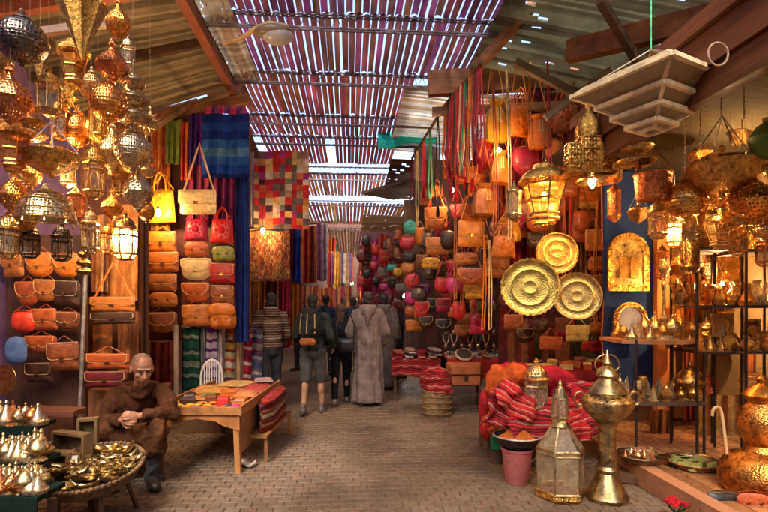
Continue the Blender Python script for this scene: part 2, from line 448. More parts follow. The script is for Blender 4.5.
KN = {'satchel': 'flap satchel', 'saddle': 'round cornered saddle bag', 'pouch': 'rounded pouch', 'backpack': 'two pocket backpack', 'tote': 'tote with embroidered rosette',
      'long': 'drawstring bag', 'round': 'round embroidered bag', 'brief': 'wide flap briefcase', 'purse': 'small purse'}
# ---------------------------------------------------------------- textiles
def cloth(px0, py0, px1, py1, d, cols, mode, label, cat='textile', name='hanging_cloth', folds=4, amp=.03, d2=None, group=None, mat='fabric', nu=None, nv=16, th=.01, fringe=False, sag=0, bot=None, pw=3):
    """cloth hanging between photo pixels; colours woven in columns, rows or patches"""
    d2 = d2 or d; nu = nu or max(24, folds*8); bot = bot or (px0, px1)
    f0 = rnd.uniform(0, 6)
    def fn(u, v):
        x = (px0*(1-v) + bot[0]*v) + ((px1-px0)*(1-v) + (bot[1]-bot[0])*v)*u
        y = py0 + (py1-py0)*v + sag*math.sin(u*math.pi)*(1-v)
        dd = d + (d2-d)*u + amp*math.sin(u*folds*2*math.pi + f0 + v*.8)*(.5+.5*v) + amp*.4*math.sin(u*folds*5.3 + v*3 + f0)
        return W(x + 1.2*math.sin(v*5+f0)*(amp*10)*.3, y + .6*math.sin(u*9+f0), dd)
    n = len(cols)
    g = {}; pb = []
    for q_ in (nu, nv):
        L_ = []; k_ = 0
        while len(L_) < q_: L_ += [k_]*rnd.choice([max(1, pw-1), pw, pw, pw+1]); k_ += 1
        pb.append(L_)
    def cf(i, j):
        if mode == 'v': c = cols[int(i/(nu-1)*n*.999) % n]
        elif mode == 'vr':
            c = g.setdefault(i//max(1, (nu//(3*n))), rnd.choice(cols))
        elif mode == 'h': c = cols[int(j/(nv-1)*n*.999) % n]
        elif mode == 'hr': c = g.setdefault(j, rnd.choice(cols))
        elif mode == 'p': c = g.setdefault((pb[0][i], pb[1][j]), rnd.choice(cols))
        else: c = cols[0]
        b = g.setdefault(('b', i, j), rnd.uniform(.85, 1.12)); return (c[0]*b, c[1]*b, c[2]*b)
    mb = MB(); mb.sheet(fn, nu, nv, th, cf); o0 = W((px0+px1)/2, py0, d)
    o = mb.build(name, M[mat]); rebase(o, o0); tag(o, label, cat, group)
    if fringe:
        fb = MB()
        for k in range(int(nu*1.3)):
            u = (k+.5)/(nu*1.3); p = fn(u, 1) - o0; fb.tube([p, p + Vector((rnd.uniform(-.006, .006), rnd.uniform(-.01, .01), -.05))], .003, 4)
        fb.build('fringe', M['fabric'], o, cols[0])
    return o
# ---------------------------------------------------------------- lanterns and brass (unit: 1 m wide and high, origin at top hook, hanging down to z=-1)
def bars(mb, n, prof, r=.012, rot0=0):
    for k in range(n):
        a = 2*math.pi*k/n + rot0; mb.tube([(q*math.cos(a), q*math.sin(a), z) for q, z in prof], r, 4)
def ringp(mb, n, q, z, r=.014, rot0=0):
    mb.tube([(q*math.cos(2*math.pi*k/n + rot0), q*math.sin(2*math.pi*k/n + rot0), z) for k in range(n)], r, 4, closed=True)
def cord_mesh(r=.006):
    mb = MB(); mb.tube([(0, 0, 0), (0, 0, .5), (0, 0, 1)], r, 5); return mb
def lantern(kind):
    def make():
        r = empty({'hex': 'hexagonal_lantern', 'globe': 'globe_lantern', 'onion': 'onion_lantern', 'cone': 'cone_pendant', 'bowl': 'hanging_bowl', 'dome': 'dome_lampshade', 'star': 'star_lantern',
                   'palace': 'palace_lantern', 'cyl': 'cylinder_lantern', 'bucket': 'copper_bucket', 'planter': 'tapered_lantern', 'tiered': 'tiered_lantern'}[kind])
        B, BP, PI_, GL = M['brass'], M['brass_plain'], M['pierced'], M['glass']
        hook = MB(); hook.tube([(.05*math.cos(a), 0, .0-.05+.05*math.sin(a)) for a in [k*math.pi/5 for k in range(10)]], .012, 5, closed=True)
        if kind != 'bowl' and kind != 'bucket': hook.build('hook', BP, r)
        if kind == 'hex':
            n = 6; mb = MB(); bars(mb, n, [(.34, -.38), (.34, -.86), (.2, -.96)], .022)
            for q, z in ((.35, -.38), (.35, -.86), (.34, -.5), (.21, -.96)): ringp(mb, n, q, z, .022)
            for k in range(n):
                a0, a1 = 2*math.pi*k/n, 2*math.pi*(k+1)/n; 
                p = lambda t, z: (.345*((1-t)*math.cos(a0)+t*math.cos(a1)), .345*((1-t)*math.sin(a0)+t*math.sin(a1)), z)
                mb.tube([p(.5, -.4), p(.2, -.66), p(.5, -.84), p(.8, -.66)], .01, 4, closed=True)
            mb.lathe([(.21, -.96), (.12, -.98), (.03, -1)], 6); mb.build('frame', BP, r)
            mb = MB(); mb.lathe([(.33, -.38), (.33, -.86), (.2, -.95)], 6, cap=False); mb.build('glass', GL, r, (.9, .75, .5), smooth=False)
            mb = MB(); mb.lathe([(.4, -.38), (.4, -.36), (.33, -.33), (.3, -.24), (.2, -.16), (.07, -.12), (.06, -.08), (.09, -.06), (.03, -.04)], 12); mb.build('cap', PI_, r)
        elif kind == 'globe':
            mb = MB(); mb.lathe([(.1, -.18)] + [(.5*math.sin(a), -.55+.37*math.cos(a)) for a in [R(18+ k*12) for k in range(13)]], 20, cap=False); mb.build('globe', PI_, r)
            mb = MB(); mb.lathe([(.03, -.05), (.07, -.07), (.05, -.1), (.12, -.13), (.2, -.19), (.16, -.2)], 12); mb.build('cap', B, r)
            mb = MB(); mb.lathe([(.02, -1), (.05, -.97), (.03, -.94), (.1, -.91), (.16, -.88)], 12); mb.build('finial', B, r)
            mb = MB(); ringp(mb, 20, .5, -.55, .015); ringp(mb, 20, .46, -.42, .01); ringp(mb, 20, .46, -.68, .01); mb.build('band', BP, r)
        elif kind == 'onion':
            mb = MB(); mb.lathe([(.05, -.1), (.08, -.2), (.2, -.3), (.4, -.42), (.5, -.58), (.42, -.74), (.2, -.86), (.1, -.92)], 16, lobes=8, lamp=.05, cap=False); mb.build('body', PI_, r)
            mb = MB(); mb.lathe([(.02, -.04), (.09, -.08), (.13, -.12), (.06, -.14)], 12); mb.build('cap', B, r)
            mb = MB(); mb.lathe([(0, -1), (.04, -.97), (.12, -.93), (.1, -.9)], 12); mb.build('finial', B, r)
        elif kind == 'cone':
            mb = MB(); mb.lathe([(.48, -.06), (.5, -.08), (.36, -.3), (.2, -.6), (.06, -.92), (0, -1)], 16, lobes=8, lamp=.1, cap=False); mb.build('body', B, r)
            mb = MB(); mb.lathe([(.04, -.02), (.3, -.03), (.52, -.06), (.5, -.09)], 16); mb.build('rim', BP, r)
        elif kind == 'dome':
            mb = MB(); mb.lathe([(.08, -.12), (.28, -.2), (.42, -.4), (.5, -.7), (.5, -.74)], 20, cap=False); mb.build('shade', PI_, r)
            mb = MB()
            for q, z in ((.5, -.74), (.46, -.55), (.4, -.36), (.28, -.2)): ringp(mb, 20, q, z, .016)
            mb.build('band', BP, r)
            for k in range(9):
                a = 2*math.pi*k/9; t = MB(); t.lathe([(0, -.12), (.03, -.08), (.01, 0)], 6, (.5*math.cos(a), .5*math.sin(a), -.76)); t.build('bead', BP, r)
            mb = MB(); mb.lathe([(.02, -.02), (.07, -.07), (.1, -.12)], 10); mb.build('cap', B, r)
        elif kind == 'star':
            mb = MB(); dirs = []
            for la, cnt in ((90, 1), (45, 6), (0, 8), (-45, 6), (-90, 1)):
                for k in range(cnt):
                    a = 2*math.pi*k/cnt + la; dirs.append(Vector((math.cos(R(la))*math.cos(a), math.cos(R(la))*math.sin(a), math.sin(R(la)))))
            for dv in dirs:
                q = Vector((0, 0, 1)).rotation_difference(dv).to_matrix().to_4x4()
                st = len(mb.v); mb.lathe([(.13, .16), (0.0, .44)], 4); mb.move(Matrix.Translation((0, 0, -.55)) @ q, st)
            mb.ell((0, 0, -.55), .2); mb.build('star', B, r, smooth=False)
            mb = MB(); mb.tube([(0, 0, -.03), (0, 0, -.2)], .02, 6); mb.build('cap', BP, r)
        elif kind == 'cyl':
            mb = MB(); mb.lathe([(.3, -.2), (.42, -.24), (.4, -.28), (.4, -.78), (.44, -.8), (.4, -.86), (.2, -.93), (0, -.96)], 12); mb.build('body', B, r)
            mb = MB(); bars(mb, 8, [(.42, -.26), (.42, -.8)], .02); ringp(mb, 12, .43, -.26, .03); ringp(mb, 12, .43, -.8, .03); mb.build('frame', BP, r)
            mb = MB(); mb.lathe([(.03, -.05), (.08, -.1), (.25, -.17), (.3, -.2)], 12); mb.build('cap', BP, r)
        elif kind == 'tiered':
            for i, (z0, s) in enumerate(((-.12, .34), (-.4, .44), (-.68, .5))):
                mb = MB(); mb.lathe([(s*.3, z0), (s*.8, z0-.05), (s, z0-.13), (s*.75, z0-.22), (s*.3, z0-.26)], 14, cap=False); mb.build('tier', PI_, r)
            mb = MB(); mb.tube([(0, 0, -.02), (0, 0, -.98)], .03, 6)
            for z, s in ((-.25, .36), (-.53, .46), (-.81, .52)): ringp(mb, 14, s*.98, z, .018)
            mb.lathe([(0, -1), (.06, -.97), (.03, -.94)], 8); mb.build('stem', BP, r)
        elif kind == 'bowl':
            mb = MB(); mb.lathe([(.0, -1), (.05, -.97), (.04, -.93), (.2, -.9), (.42, -.78), (.5, -.6), (.52, -.58), (.48, -.57), (.4, -.74), (.1, -.86), (0, -.87)], 20, lobes=20, lamp=.012); mb.build('bowl', B, r)
            mb = MB()
            for k in range(4):
                a = k*math.pi/2 + .4; mb.tube([(.5*math.cos(a), .5*math.sin(a), -.58), (.25*math.cos(a), .25*math.sin(a), -.3), (0, 0, 0)], .01, 5)
            mb.build('chain', BP, r)
            mb = MB(); mb.lathe([(.45, -.6), (.4, -.52), (.2, -.45), (.05, -.42), (.04, -.36), (0, -.33)], 16); mb.build('lid', PI_, r)
        elif kind == 'bucket':
            mb = MB(); mb.lathe([(.0, -.96), (.36, -.96), (.4, -1), (.44, -.94), (.48, -.5), (.5, -.46), (.48, -.44), (.45, -.5), (.4, -.9), (0, -.9)], 24); mb.build('body', B, r)
            mb = MB(); ringp(mb, 24, .47, -.58, .014); ringp(mb, 24, .44, -.88, .014); ringp(mb, 24, .5, -.46, .02); mb.build('band', BP, r)
            mb = MB(); mb.tube([(.48*math.cos(a), 0, -.48+.46*math.sin(a)) for a in [k*math.pi/10 for k in range(11)]], .022, 6); mb.build('handle', BP, r)
        elif kind == 'planter':
            mb = MB(); mb.lathe([(.2, -1), (.22, -.97), (.3, -.94), (.28, -.9), (.26, -.84), (.42, -.42), (.38, -.4)], 6, cap=True); mb.build('body', GL, r, (.9, .7, .3), smooth=False)
            mb = MB(); bars(mb, 6, [(.3, -.94), (.27, -.84), (.43, -.42)], .022)
            for q, z in ((.3, -.93), (.28, -.85), (.34, -.64), (.43, -.42)): ringp(mb, 6, q, z, .024)
            mb.build('frame', BP, r)
            mb = MB(); mb.lathe([(.44, -.42), (.52, -.38), (.5, -.34), (.4, -.26), (.24, -.2), (.22, -.14), (.06, -.12)], 12, lobes=6, lamp=.04); mb.build('cap', B, r)
            mb = MB(); ringp(mb, 6, .2, -1, .03); mb.build('base_ring', B, r)
        elif kind == 'palace':
            def tower(x, y, w, z0, z1, nm):
                mb = MB(); h = z0 - z1
                mb.box((x, y, (z0+z1)/2), (w*.86, w*.86, h)); mb.build(nm, PI_, r)
                f = MB()
                for a in (-1, 1):
                    for b in (-1, 1): f.box((x+a*w*.46, y+b*w*.46, (z0+z1)/2), (w*.09, w*.09, h))
                for k in range(4):
                    z = z1 + h*k/3; f.box((x, y-w*.46, z), (w, w*.08, .02)); f.box((x, y+w*.46, z), (w, w*.08, .02)); f.box((x-w*.46, y, z), (w*.08, w, .02)); f.box((x+w*.46, y, z), (w*.08, w, .02))
                for k in range(3):
                    z = z1 + h*(k+.5)/3; f.tube([(x-w*.25, y-w*.47, z), (x, y-w*.47, z+h*.1), (x+w*.25, y-w*.47, z), (x, y-w*.47, z-h*.1)], .009, 4, closed=True)
                f.build('frame', BP, r)
            tower(0, 0, .4, -.5, -.97, 'tower'); tower(-.33, 0, .25, -.58, -.95, 'side_tower'); tower(.33, 0, .25, -.58, -.95, 'side_tower')
            mb = MB(); mb.lathe([(.22, -.5), (.24, -.44), (.25, -.34), (.2, -.22), (.08, -.14), (.05, -.08), (.02, -.04)], 16); mb.build('dome', B, r)
            mb = MB(); mb.box((0, 0, -.985), (1.0, .5, .03)); mb.build('base_plate', BP, r)
        c = cord_mesh().build('cord', M['iron'], r, (.25, .16, .08), loc=(0, 0, -.01)); c.scale = (1, 1, 1)
        return r
    return make
def put_lantern(kind, px, py, wpx, hpx, d, color, label, group=None, cord=.8, rz=None, glow=None, cat='lantern', colors=None):
    """px,py centre; hangs from above"""
    s = d/F; wd, h = wpx*s, hpx*s; loc = W(px, py - hpx/2, d)
    def tw(r, k):
        if 'cord' in k: k['cord'].scale = (.5/wd*.35, .5/wd*.35, cord/h)
    cc = {'*': C[color] if isinstance(color, str) else color}
    if colors: cc.update(colors)
    o = inst('lan_'+kind, lantern(kind), loc, rnd.uniform(0, 1) if rz is None else rz, (wd, wd, h), label, group, cat, cc, tw)
    if glow: bulb_light(W(px, py, d), glow[0], glow[1], glow[2] if len(glow) > 2 else .03)
    return o
def bulb_light(p, e, col=(1, .68, .34), rad=.03):
    l = bpy.data.lights.new('lamp_glow', 'POINT'); l.energy = e; l.color = col; l.shadow_soft_size = rad
    o = bpy.data.objects.new('lamp_glow', l); o.location = p; COL.objects.link(o); return o
# ---------------------------------------------------------------- standing brassware (unit height 1, origin at base)
POT = {
 'teapot': [(.0, 0), (.26, 0), (.22, .05), (.36, .16), (.44, .32), (.4, .48), (.24, .58), (.2, .62), (.24, .65), (.16, .76), (.05, .84), (.06, .9), (.03, .96), (0, 1)],
 'goblet': [(0, 0), (.3, 0), (.28, .04), (.08, .12), (.06, .4), (.12, .46), (.3, .56), (.38, .78), (.4, 1), (.36, 1), (.3, .7), (0, .62)],
 'candlestick': [(0, 0), (.3, 0), (.28, .05), (.12, .1), (.06, .2), (.12, .26), (.05, .34), (.05, .6), (.1, .68), (.05, .76), (.16, .86), (.14, 1), (.08, 1), (.07, .9), (0, .9)],
 'censer': [(0, 0), (.34, 0), (.3, .06), (.1, .12), (.12, .2), (.36, .3), (.46, .44), (.44, .5), (.4, .56), (.28, .72), (.12, .82), (.05, .86), (.08, .91), (.02, 1)],
 'tagine': [(0, 0), (.44, 0), (.5, .12), (.52, .2), (.46, .22), (.3, .42), (.14, .68), (.07, .82), (.1, .9), (.04, 1)],
 'vase': [(0, 0), (.24, 0), (.2, .04), (.34, .2), (.42, .4), (.34, .6), (.14, .74), (.12, .84), (.22, .96), (.2, 1), (.1, .85), (0, .8)],
 'pyramid': [(0, 0), (.46, 0), (.44, .06), (.36, .1), (.2, .5), (.1, .78), (.04, .84), (.07, .9), (.01, 1)],
}
def pot(kind):
    def make():
        r = empty({'teapot': 'brass_teapot', 'goblet': 'brass_goblet', 'candlestick': 'brass_candlestick', 'censer': 'lidded_incense_burner', 'tagine': 'brass_tagine', 'vase': 'brass_vase', 'pyramid': 'pyramid_box'}[kind])
        seg = 4 if kind == 'pyramid' else 14
        pr = POT[kind]; cut = {'teapot': 8, 'censer': 7, 'tagine': 4}.get(kind, len(pr))
        mb = MB(); mb.lathe(pr[:cut], seg); mb.build('body', M['brass'], r, smooth=seg > 4)
        if cut < len(pr): mb = MB(); mb.lathe([(pr[cut-1][0]*.97, pr[cut-1][1]+.004)] + pr[cut:], seg); mb.build('lid', M['brass_plain'], r)
        if kind == 'teapot':
            mb = MB(); mb.tube([(.38, 0, .25), (.56, 0, .34), (.6, 0, .5), (.74, 0, .66)], [.07, .05, .035, .03], 8); mb.build('spout', M['brass_plain'], r)
            mb = MB(); mb.tube([(-.26, 0, .6), (-.5, 0, .66), (-.62, 0, .5), (-.56, 0, .3), (-.4, 0, .2)], .03, 6); mb.build('handle', M['brass_plain'], r)
        if kind == 'censer':
            for s in (-1, 1):
                mb = MB(); mb.tube([(s*.42, 0, .34), (s*.6, 0, .4), (s*.6, 0, .54), (s*.43, 0, .48)], .025, 6); mb.build('handle', M['brass_plain'], r)
        if kind == 'candlestick':
            mb = MB(); mb.lathe([(.18, .86), (.2, .88), (.0, .87)], 12, cap=False); mb.build('drip_tray', M['brass_plain'], r)
        if kind == 'goblet' or kind == 'vase':
            mb = MB(); ringp(mb, 14, .3 if kind == 'vase' else .4, .5 if kind == 'vase' else .95, .02); mb.build('band', M['brass_plain'], r)
        return r
    return make
PN = {'teapot': 'teapot', 'goblet': 'footed goblet', 'candlestick': 'candlestick', 'censer': 'lidded incense burner', 'tagine': 'tagine pot', 'vase': 'vase', 'pyramid': 'pyramid topped box'}
def put_pot(kind, loc, h, color, label, group=None, w=None, rz=None):
    w = w or h*.9
    return inst('pot_'+kind, pot(kind), loc, rnd.uniform(0, 6) if rz is None else rz, (w, w, h), label, group, {'teapot': 'teapot'}.get(kind, PN[kind].split()[-1]), {'*': C[color] if isinstance(color, str) else color})
def tray(px, py, rpx, d, color, label, scallop=0, squash=1.0, tilt=0, group=None, name='brass_tray'):
    r = empty(name, W(px, py, d), -YAW, label, 'tray', group); q = rpx*d/F
    Mx = Matrix.Rotation(R(90), 4, 'X'); seg = 72
    mb = MB(); mb.lathe([(0, .0), (.2, .002), (.22, .008), (.24, .002), (.6, .0), (.62, .008), (.64, .0), (.86, 0), (.9, .02)], seg, cap=False); mb.move(Mx @ Matrix.Scale(q, 4)); 
    mb.build('plate', M['engraved'], r, color)
    mb = MB(); mb.lathe([(.86, -.004), (.9, .018), (.93, .05), (.985, .055), (1.0, .03), (.97, .0), (.9, -.02)], seg, lobes=scallop, lamp=.028 if scallop else 0); mb.move(Mx @ Matrix.Scale(q, 4))
    mb.build('rim', M['brass_plain'], r, color)
    r.rotation_euler = (R(-6) + tilt, 0, -YAW - .15 + rnd.uniform(-.1, .1)); r.scale = (squash, 1, 1)
    return r
def engraved():
    m, nt, b = new_mat('engraved_brass'); tc = nt.nodes.new('ShaderNodeTexCoord')
    oi = nt.nodes.new('ShaderNodeObjectInfo'); sx = nt.nodes.new('ShaderNodeSeparateXYZ'); nt.links.new(tc.outputs['Object'], sx.inputs[0])
    r_ = math_(nt, 'SQRT', math_(nt, 'ADD', math_(nt, 'POWER', math_(nt, 'ABSOLUTE', sx.outputs[0]), 2.0), math_(nt, 'POWER', math_(nt, 'ABSOLUTE', sx.outputs[2]), 2.0)))
    an = math_(nt, 'ARCTAN2', sx.outputs[0], sx.outputs[2])
    p1 = math_(nt, 'SINE', math_(nt, 'MULTIPLY', an, 24.0)); p2 = math_(nt, 'SINE', math_(nt, 'MULTIPLY', r_, 190.0))
    v = N(nt, 'ShaderNodeTexVoronoi', Scale=80.0); nt.links.new(tc.outputs['Object'], v.inputs['Vector'])
    n = N(nt, 'ShaderNodeTexNoise', Scale=9.0, Detail=5.0); nt.links.new(tc.outputs['Object'], n.inputs['Vector'])
    h = math_(nt, 'ADD', math_(nt, 'MULTIPLY', p1, p2), math_(nt, 'MULTIPLY', v.outputs['Distance'], 2.0))
    c = mixc(nt, 'MULTIPLY', 1.0, oi.outputs['Color'], ramp(nt, h, [(.0, .45), (.7, 1.0)]))
    c = mixc(nt, 'MULTIPLY', 1.0, c, ramp(nt, n.outputs[0], [(.3, .6), (.7, 1.2)]))
    nt.links.new(c, b.inputs['Base Color']); b.inputs['Metallic'].default_value = 1; b.inputs['Roughness'].default_value = .3
    bump(nt, b, h, .16, .003); return m
M['engraved'] = engraved()
# ---------------------------------------------------------------- people
def remesh(mb, name, mat, parent=None, color=None, voxel=.008, smooth=4, disp=None, label=None):
    me = mb.mesh('tmp', None, True, 180); o = bpy.data.objects.new('tmp', me); COL.objects.link(o)
    md = o.modifiers.new('r', 'REMESH'); md.mode = 'VOXEL'; md.voxel_size = voxel
    if smooth: sm = o.modifiers.new('s', 'SMOOTH'); sm.factor = .5; sm.iterations = smooth
    dg = bpy.context.evaluated_depsgraph_get(); dg.update()
    nm = bpy.data.meshes.new_from_object(o.evaluated_get(dg)); bpy.data.objects.remove(o); bpy.data.meshes.remove(me)
    nm.name = name
    for a in list(nm.color_attributes): nm.color_attributes.remove(a)
    if disp:
        nc = [(v.co.copy(), v.normal.copy()) for v in nm.vertices]; buf = []
        for a, b in nc: buf.extend(disp(a, b))
        nm.vertices.foreach_set('co', buf)
        nm.update()
    at = nm.color_attributes.new('Col', 'FLOAT_COLOR', 'CORNER'); at.data.foreach_set('color', [1.0]*(4*len(at.data)))
    nm.shade_smooth(); nm.materials.clear(); nm.materials.append(mat)
    r = bpy.data.objects.new(name, nm); COL.objects.link(r)
    if parent is not None: r.parent = parent
    if color: r.color = (*color, 1)
    if label: r['label'] = label
    return r
def folds(amp, fx=14, fz=5, seed=0):
    def f(co, n):
        k = noise.noise(Vector((co.x*fx + seed, co.y*fx, co.z*fz))) + .5*noise.noise(Vector((co.x*fx*2.3, co.y*fx*2.3 + seed, co.z*fz*2.6)))
        return co + n*amp*k
    return f
def head(mb, c, fwd, up=Vector((0, 0, 1)), s=1.0, beard=False):
    """head with face; c centre, fwd direction of the face"""
    f = Vector(fwd).normalized(); x = f.cross(up).normalized(); u = x.cross(f).normalized()
    Q = Matrix((x, f, u)).transposed(); P = lambda a, b, d: Vector(c) + (x*a + f*b + u*d)*s
    E = lambda p, r: mb.ell(P(*p), tuple(k*s for k in r), Q)
    E((0, -.012, .025), (.076, .094, .088)); E((0, .02, -.04), (.057, .066, .07)); E((0, .045, -.082), (.03, .03, .024))
    mb.cone(P(0, .082, .012), P(0, .103, -.024), .009*s, .015*s, 8); E((.013, .093, -.027), (.009, .01, .008)); E((-.013, .093, -.027), (.009, .01, .008))
    E((0, .068, .03), (.052, .02, .01)); E((.038, .055, -.022), (.02, .02, .018)); E((-.038, .055, -.022), (.02, .02, .018))
    E((0, .083, -.053), (.024, .009, .006)); E((0, .08, -.064), (.021, .01, .007))
    for sg in (-1, 1): E((sg*.078, -.008, -.008), (.01, .022, .032))
    return P, Q
def hand(mb, wrist, dirv, palm_n, s=1.0, curl=.5, side=1):
    """palm, four fingers of different lengths and a side thumb; palm_n is the direction the palm faces"""
    d = Vector(dirv).normalized(); n = Vector(palm_n); n = (n - d*n.dot(d)).normalized(); x = d.cross(n)*side
    P = lambda a, b, c: Vector(wrist) + (x*a + d*b + n*c)*s
    Q = Matrix((x, d, n)).transposed()
    if Q.determinant() < 0: Q = Matrix((-x, d, n)).transposed()
    mb.ell(P(0, .045, 0), (.038*s, .052*s, .015*s), Q)
    for k, (a, L) in enumerate(((-.029, .066), (-.010, .08), (.010, .075), (.028, .058))):
        p0 = P(a, .08 - abs(a)*.2, 0); ang = 0; p = p0; rr = .0095*s
        for j, fr in enumerate((.45, .32, .23)):
            ang += curl*(.5 + .35*j + .05*k); q = p + (d*math.cos(ang) + n*math.sin(ang) + x*a*1.2)*L*fr*s
            mb.cone(p, q, rr, rr*.88, 8); p = q; rr *= .88
    t0 = P(-.03, .02, .004); t1 = P(-.055, .048, .016); t2 = P(-.052, .078, .03); mb.cone(t0, t1, .013*s, .011*s, 8); mb.cone(t1, t2, .011*s, .009*s, 8)
SKIN = (.42, .2, .11); SKINP = (.5, .27, .17)
def standing(px, py, label, face=0.0, h=1.75, skin=SKIN, hair=(.02, .015, .012), top=None, topcol=(.03, .03, .03), bottom='trousers', botcol=(.03, .03, .04), shoe=(.03, .025, .02),
             stride=.12, arms=((.05, .0), (-.05, .0)), robe=None, hood=False, longhair=False, d=None, topmat=None, elbow=.2, hat=None, vox=.011, fine=True, bag_=False):
    """person standing with feet at photo pixel (px, py); face = heading angle (0 = away from viewer)"""
    p = G(px, py) if d is None else W(px, 303 + 500*CAMZ/d, d)
    p.z = 0; s = h/1.75
    body = MB(); V = Vector
    hipz, kz, az = .92, .5, .09
    hd = MB()
    kn = {}; an = {}
    for sg in (-1, 1):
        off = stride*sg
        hip = V((sg*.09, 0, hipz)); knee = V((sg*.095, off*.55 + .02, kz)); ank = V((sg*.1, off - (.03 if off < 0 else 0), az + (.03 if off < -.05 else 0)))
        kn[sg] = knee; an[sg] = ank
        kr = .056 if bottom == 'shorts' else .046; body.cone(hip, knee, .078, kr); body.cone(knee, ank + V((0, 0, .02)), kr - .002, .034)
        body.ell(knee + (ank-knee)*.3 + V((0, -.015, 0)), (.05, .052, .11)); body.cone(ank + V((0, -.03, -.045)), ank + V((sg*.015, .13, -.055)), .036, .03)
    body.ell((0, 0, .95), (.155, .11, .13)); body.ell((0, .0, 1.1), (.13, .095, .15)); body.ell((0, 0, 1.28), (.165, .11, .18)); body.cone((-.14, 0, 1.42), (.14, 0, 1.42), .06, .06)
    body.cone((0, -.01, 1.43), (0, .005, 1.55), .056, .05)
    el = {}; wr = {}
    for sg, (fw, ou) in zip((-1, 1), arms):
        sh = V((sg*.185, 0, 1.415)); e = sh + V((sg*(.05 + ou), fw*.5 - .03, -.28)); w_ = e + V((-sg*ou*.3, fw + elbow*.5, -.23 + abs(fw)*.5 + elbow*.15))
        el[sg] = (sh, e); wr[sg] = w_
        body.cone(sh, e, .052, .04); body.cone(e, w_, .04, .026)
        dv = (w_ - e).normalized(); hand(body, w_ + dv*.01, dv, V((-sg, .1, 0)), 1.0, .45, -sg)
    P, Q = head(body, V((0, .01, 1.635)), V((0, 1, .02)))
    root = remesh(body, 'person', M['skin'], None, skin, .0075 if fine else .012, 2)
    tag(root, label, 'person')
    # eyes
    for sg in (-1, 1):
        m = MB(); m.ell(P(sg*.03, .073, .012), .011, seg=8, rings=6); m.build('eye', M['plastic'], root, (.05, .03, .02))
    # hair
    m = MB(); m.ell(P(0, -.022, .035), (.084, .096, .09), Q); m.ell(P(0, -.05, -.02), (.07, .06, .07), Q)
    if longhair: m.ell(P(0, -.07, -.1), (.07, .045, .13), Q); m.ell(P(0, -.03, .0), (.09, .075, .09), Q)
    if hat: remesh(m, 'hat', M['fabric'], root, hat, .01, 2)
    elif hair: remesh(m, 'hair', M['hair'], root, hair, .01, 1, folds(.01, 30, 30))
    # shoes
    for sg in (-1, 1):
        m = MB(); a = an[sg]; m.cone(a + V((0, -.035, -.04)), a + V((sg*.015, .15, -.05)), .046, .04); m.ell(a + V((sg*.01, .05, -.075)), (.05, .14, .02)); m.cone(a + V((0, -.01, -.02)), a + V((0, -.01, .03)), .046, .045)
        remesh(m, 'shoe', M['leather_world'], root, shoe, .01, 1)
    if robe:
        m = MB(); prof = [(.06, .25, .2), (.3, .235, .18), (.6, .215, .165), (.9, .205, .16), (1.15, .2, .145), (1.35, .21, .14), (1.45, .18, .12), (1.52, .085, .08)]
        pts = []
        for (z, rx, ry) in prof:
            for k in range(28):
                a = 2*math.pi*k/28; f = 1 + (.12*math.cos(a*9 + z*2)*(1 - z/1.6) if z < 1.3 else 0); pts.append((rx*f*math.cos(a), ry*f*math.sin(a) + (.06*stride*(1.5-z)), z))
        b = m.grid(pts, 28, len(prof), True); m.face([b+k for k in range(28)]); m.face([b + 28*(len(prof)-1) + k for k in range(28)])
        for sg in (-1, 1):
            sh, e = el[sg]; m.cone(sh - V((sg*.02, 0, 0)), e, .085, .078); m.cone(e, wr[sg] + (e - wr[sg])*.12, .078, .085)
        remesh(m, 'robe', robe[1] if len(robe) > 1 else M['fabric'], root, robe[0], .011, 2, folds(.022, 17, 1.6, px))
        if hood:
            m = MB(); m.ell((0, -.1, 1.46), (.12, .075, .1)); m.cone((0, -.13, 1.45), (0, -.16, 1.25), .075, .02); m.cone((-.09, 0, 1.5), (.09, 0, 1.5), .055, .055); m.cone((-.08, -.06, 1.5), (.08, -.06, 1.5), .05, .05)
            remesh(m, 'hood', robe[1] if len(robe) > 1 else M['fabric'], root, robe[0], .011, 3, folds(.008, 16, 8, px))
    else:
        m = MB()
        lo = {'trousers': .1, 'shorts': .52, 'rolled': .2}[bottom]
        m.ell((0, 0, .95), (.168, .125, .13)); m.ell((0, 0, .88), (.165, .12, .09))
        for sg in (-1, 1):
            hip = V((sg*.09, 0, hipz)); k_, a_ = kn[sg], an[sg]
            if bottom == 'shorts': m.cone(hip, k_ + V((0, 0, .02)), .1, .088)
            else: m.cone(hip, k_, .095, .07); m.cone(k_, a_ + (k_-a_)*((lo-.1)/.45) + V((0, 0, .03)), .068, .058)
        remesh(m, bottom, M['fabric'], root, botcol, .011, 2, folds(.010, 16, 7, px))
        m = MB(); m.ell((0, 0, 1.28), (.195, .14, .2)); m.ell((0, 0, 1.08), (.17, .135, .17)); m.ell((0, 0, .98), (.178, .14, .1)); m.cone((-.15, 0, 1.42), (.15, 0, 1.42), .075, .075); m.cone((0, -.01, 1.44), (0, 0, 1.51), .07, .062)
        for sg in (-1, 1):
            sh, e = el[sg]; m.cone(sh, e, .07, .06); m.cone(e, wr[sg] + (e-wr[sg])*.08, .06, .048)
        if hood: m.ell((0, -.1, 1.47), (.12, .07, .09)); m.cone((-.08, -.02, 1.5), (.08, -.02, 1.5), .05, .05)
        remesh(m, top or 'jacket', topmat or M['fabric'], root, topcol, .011, 2, folds(.014, 14, 10, px+3))
    root.location = p; root.rotation_euler = (0, 0, face - YAW); root.scale = (s, s, s)
    return root
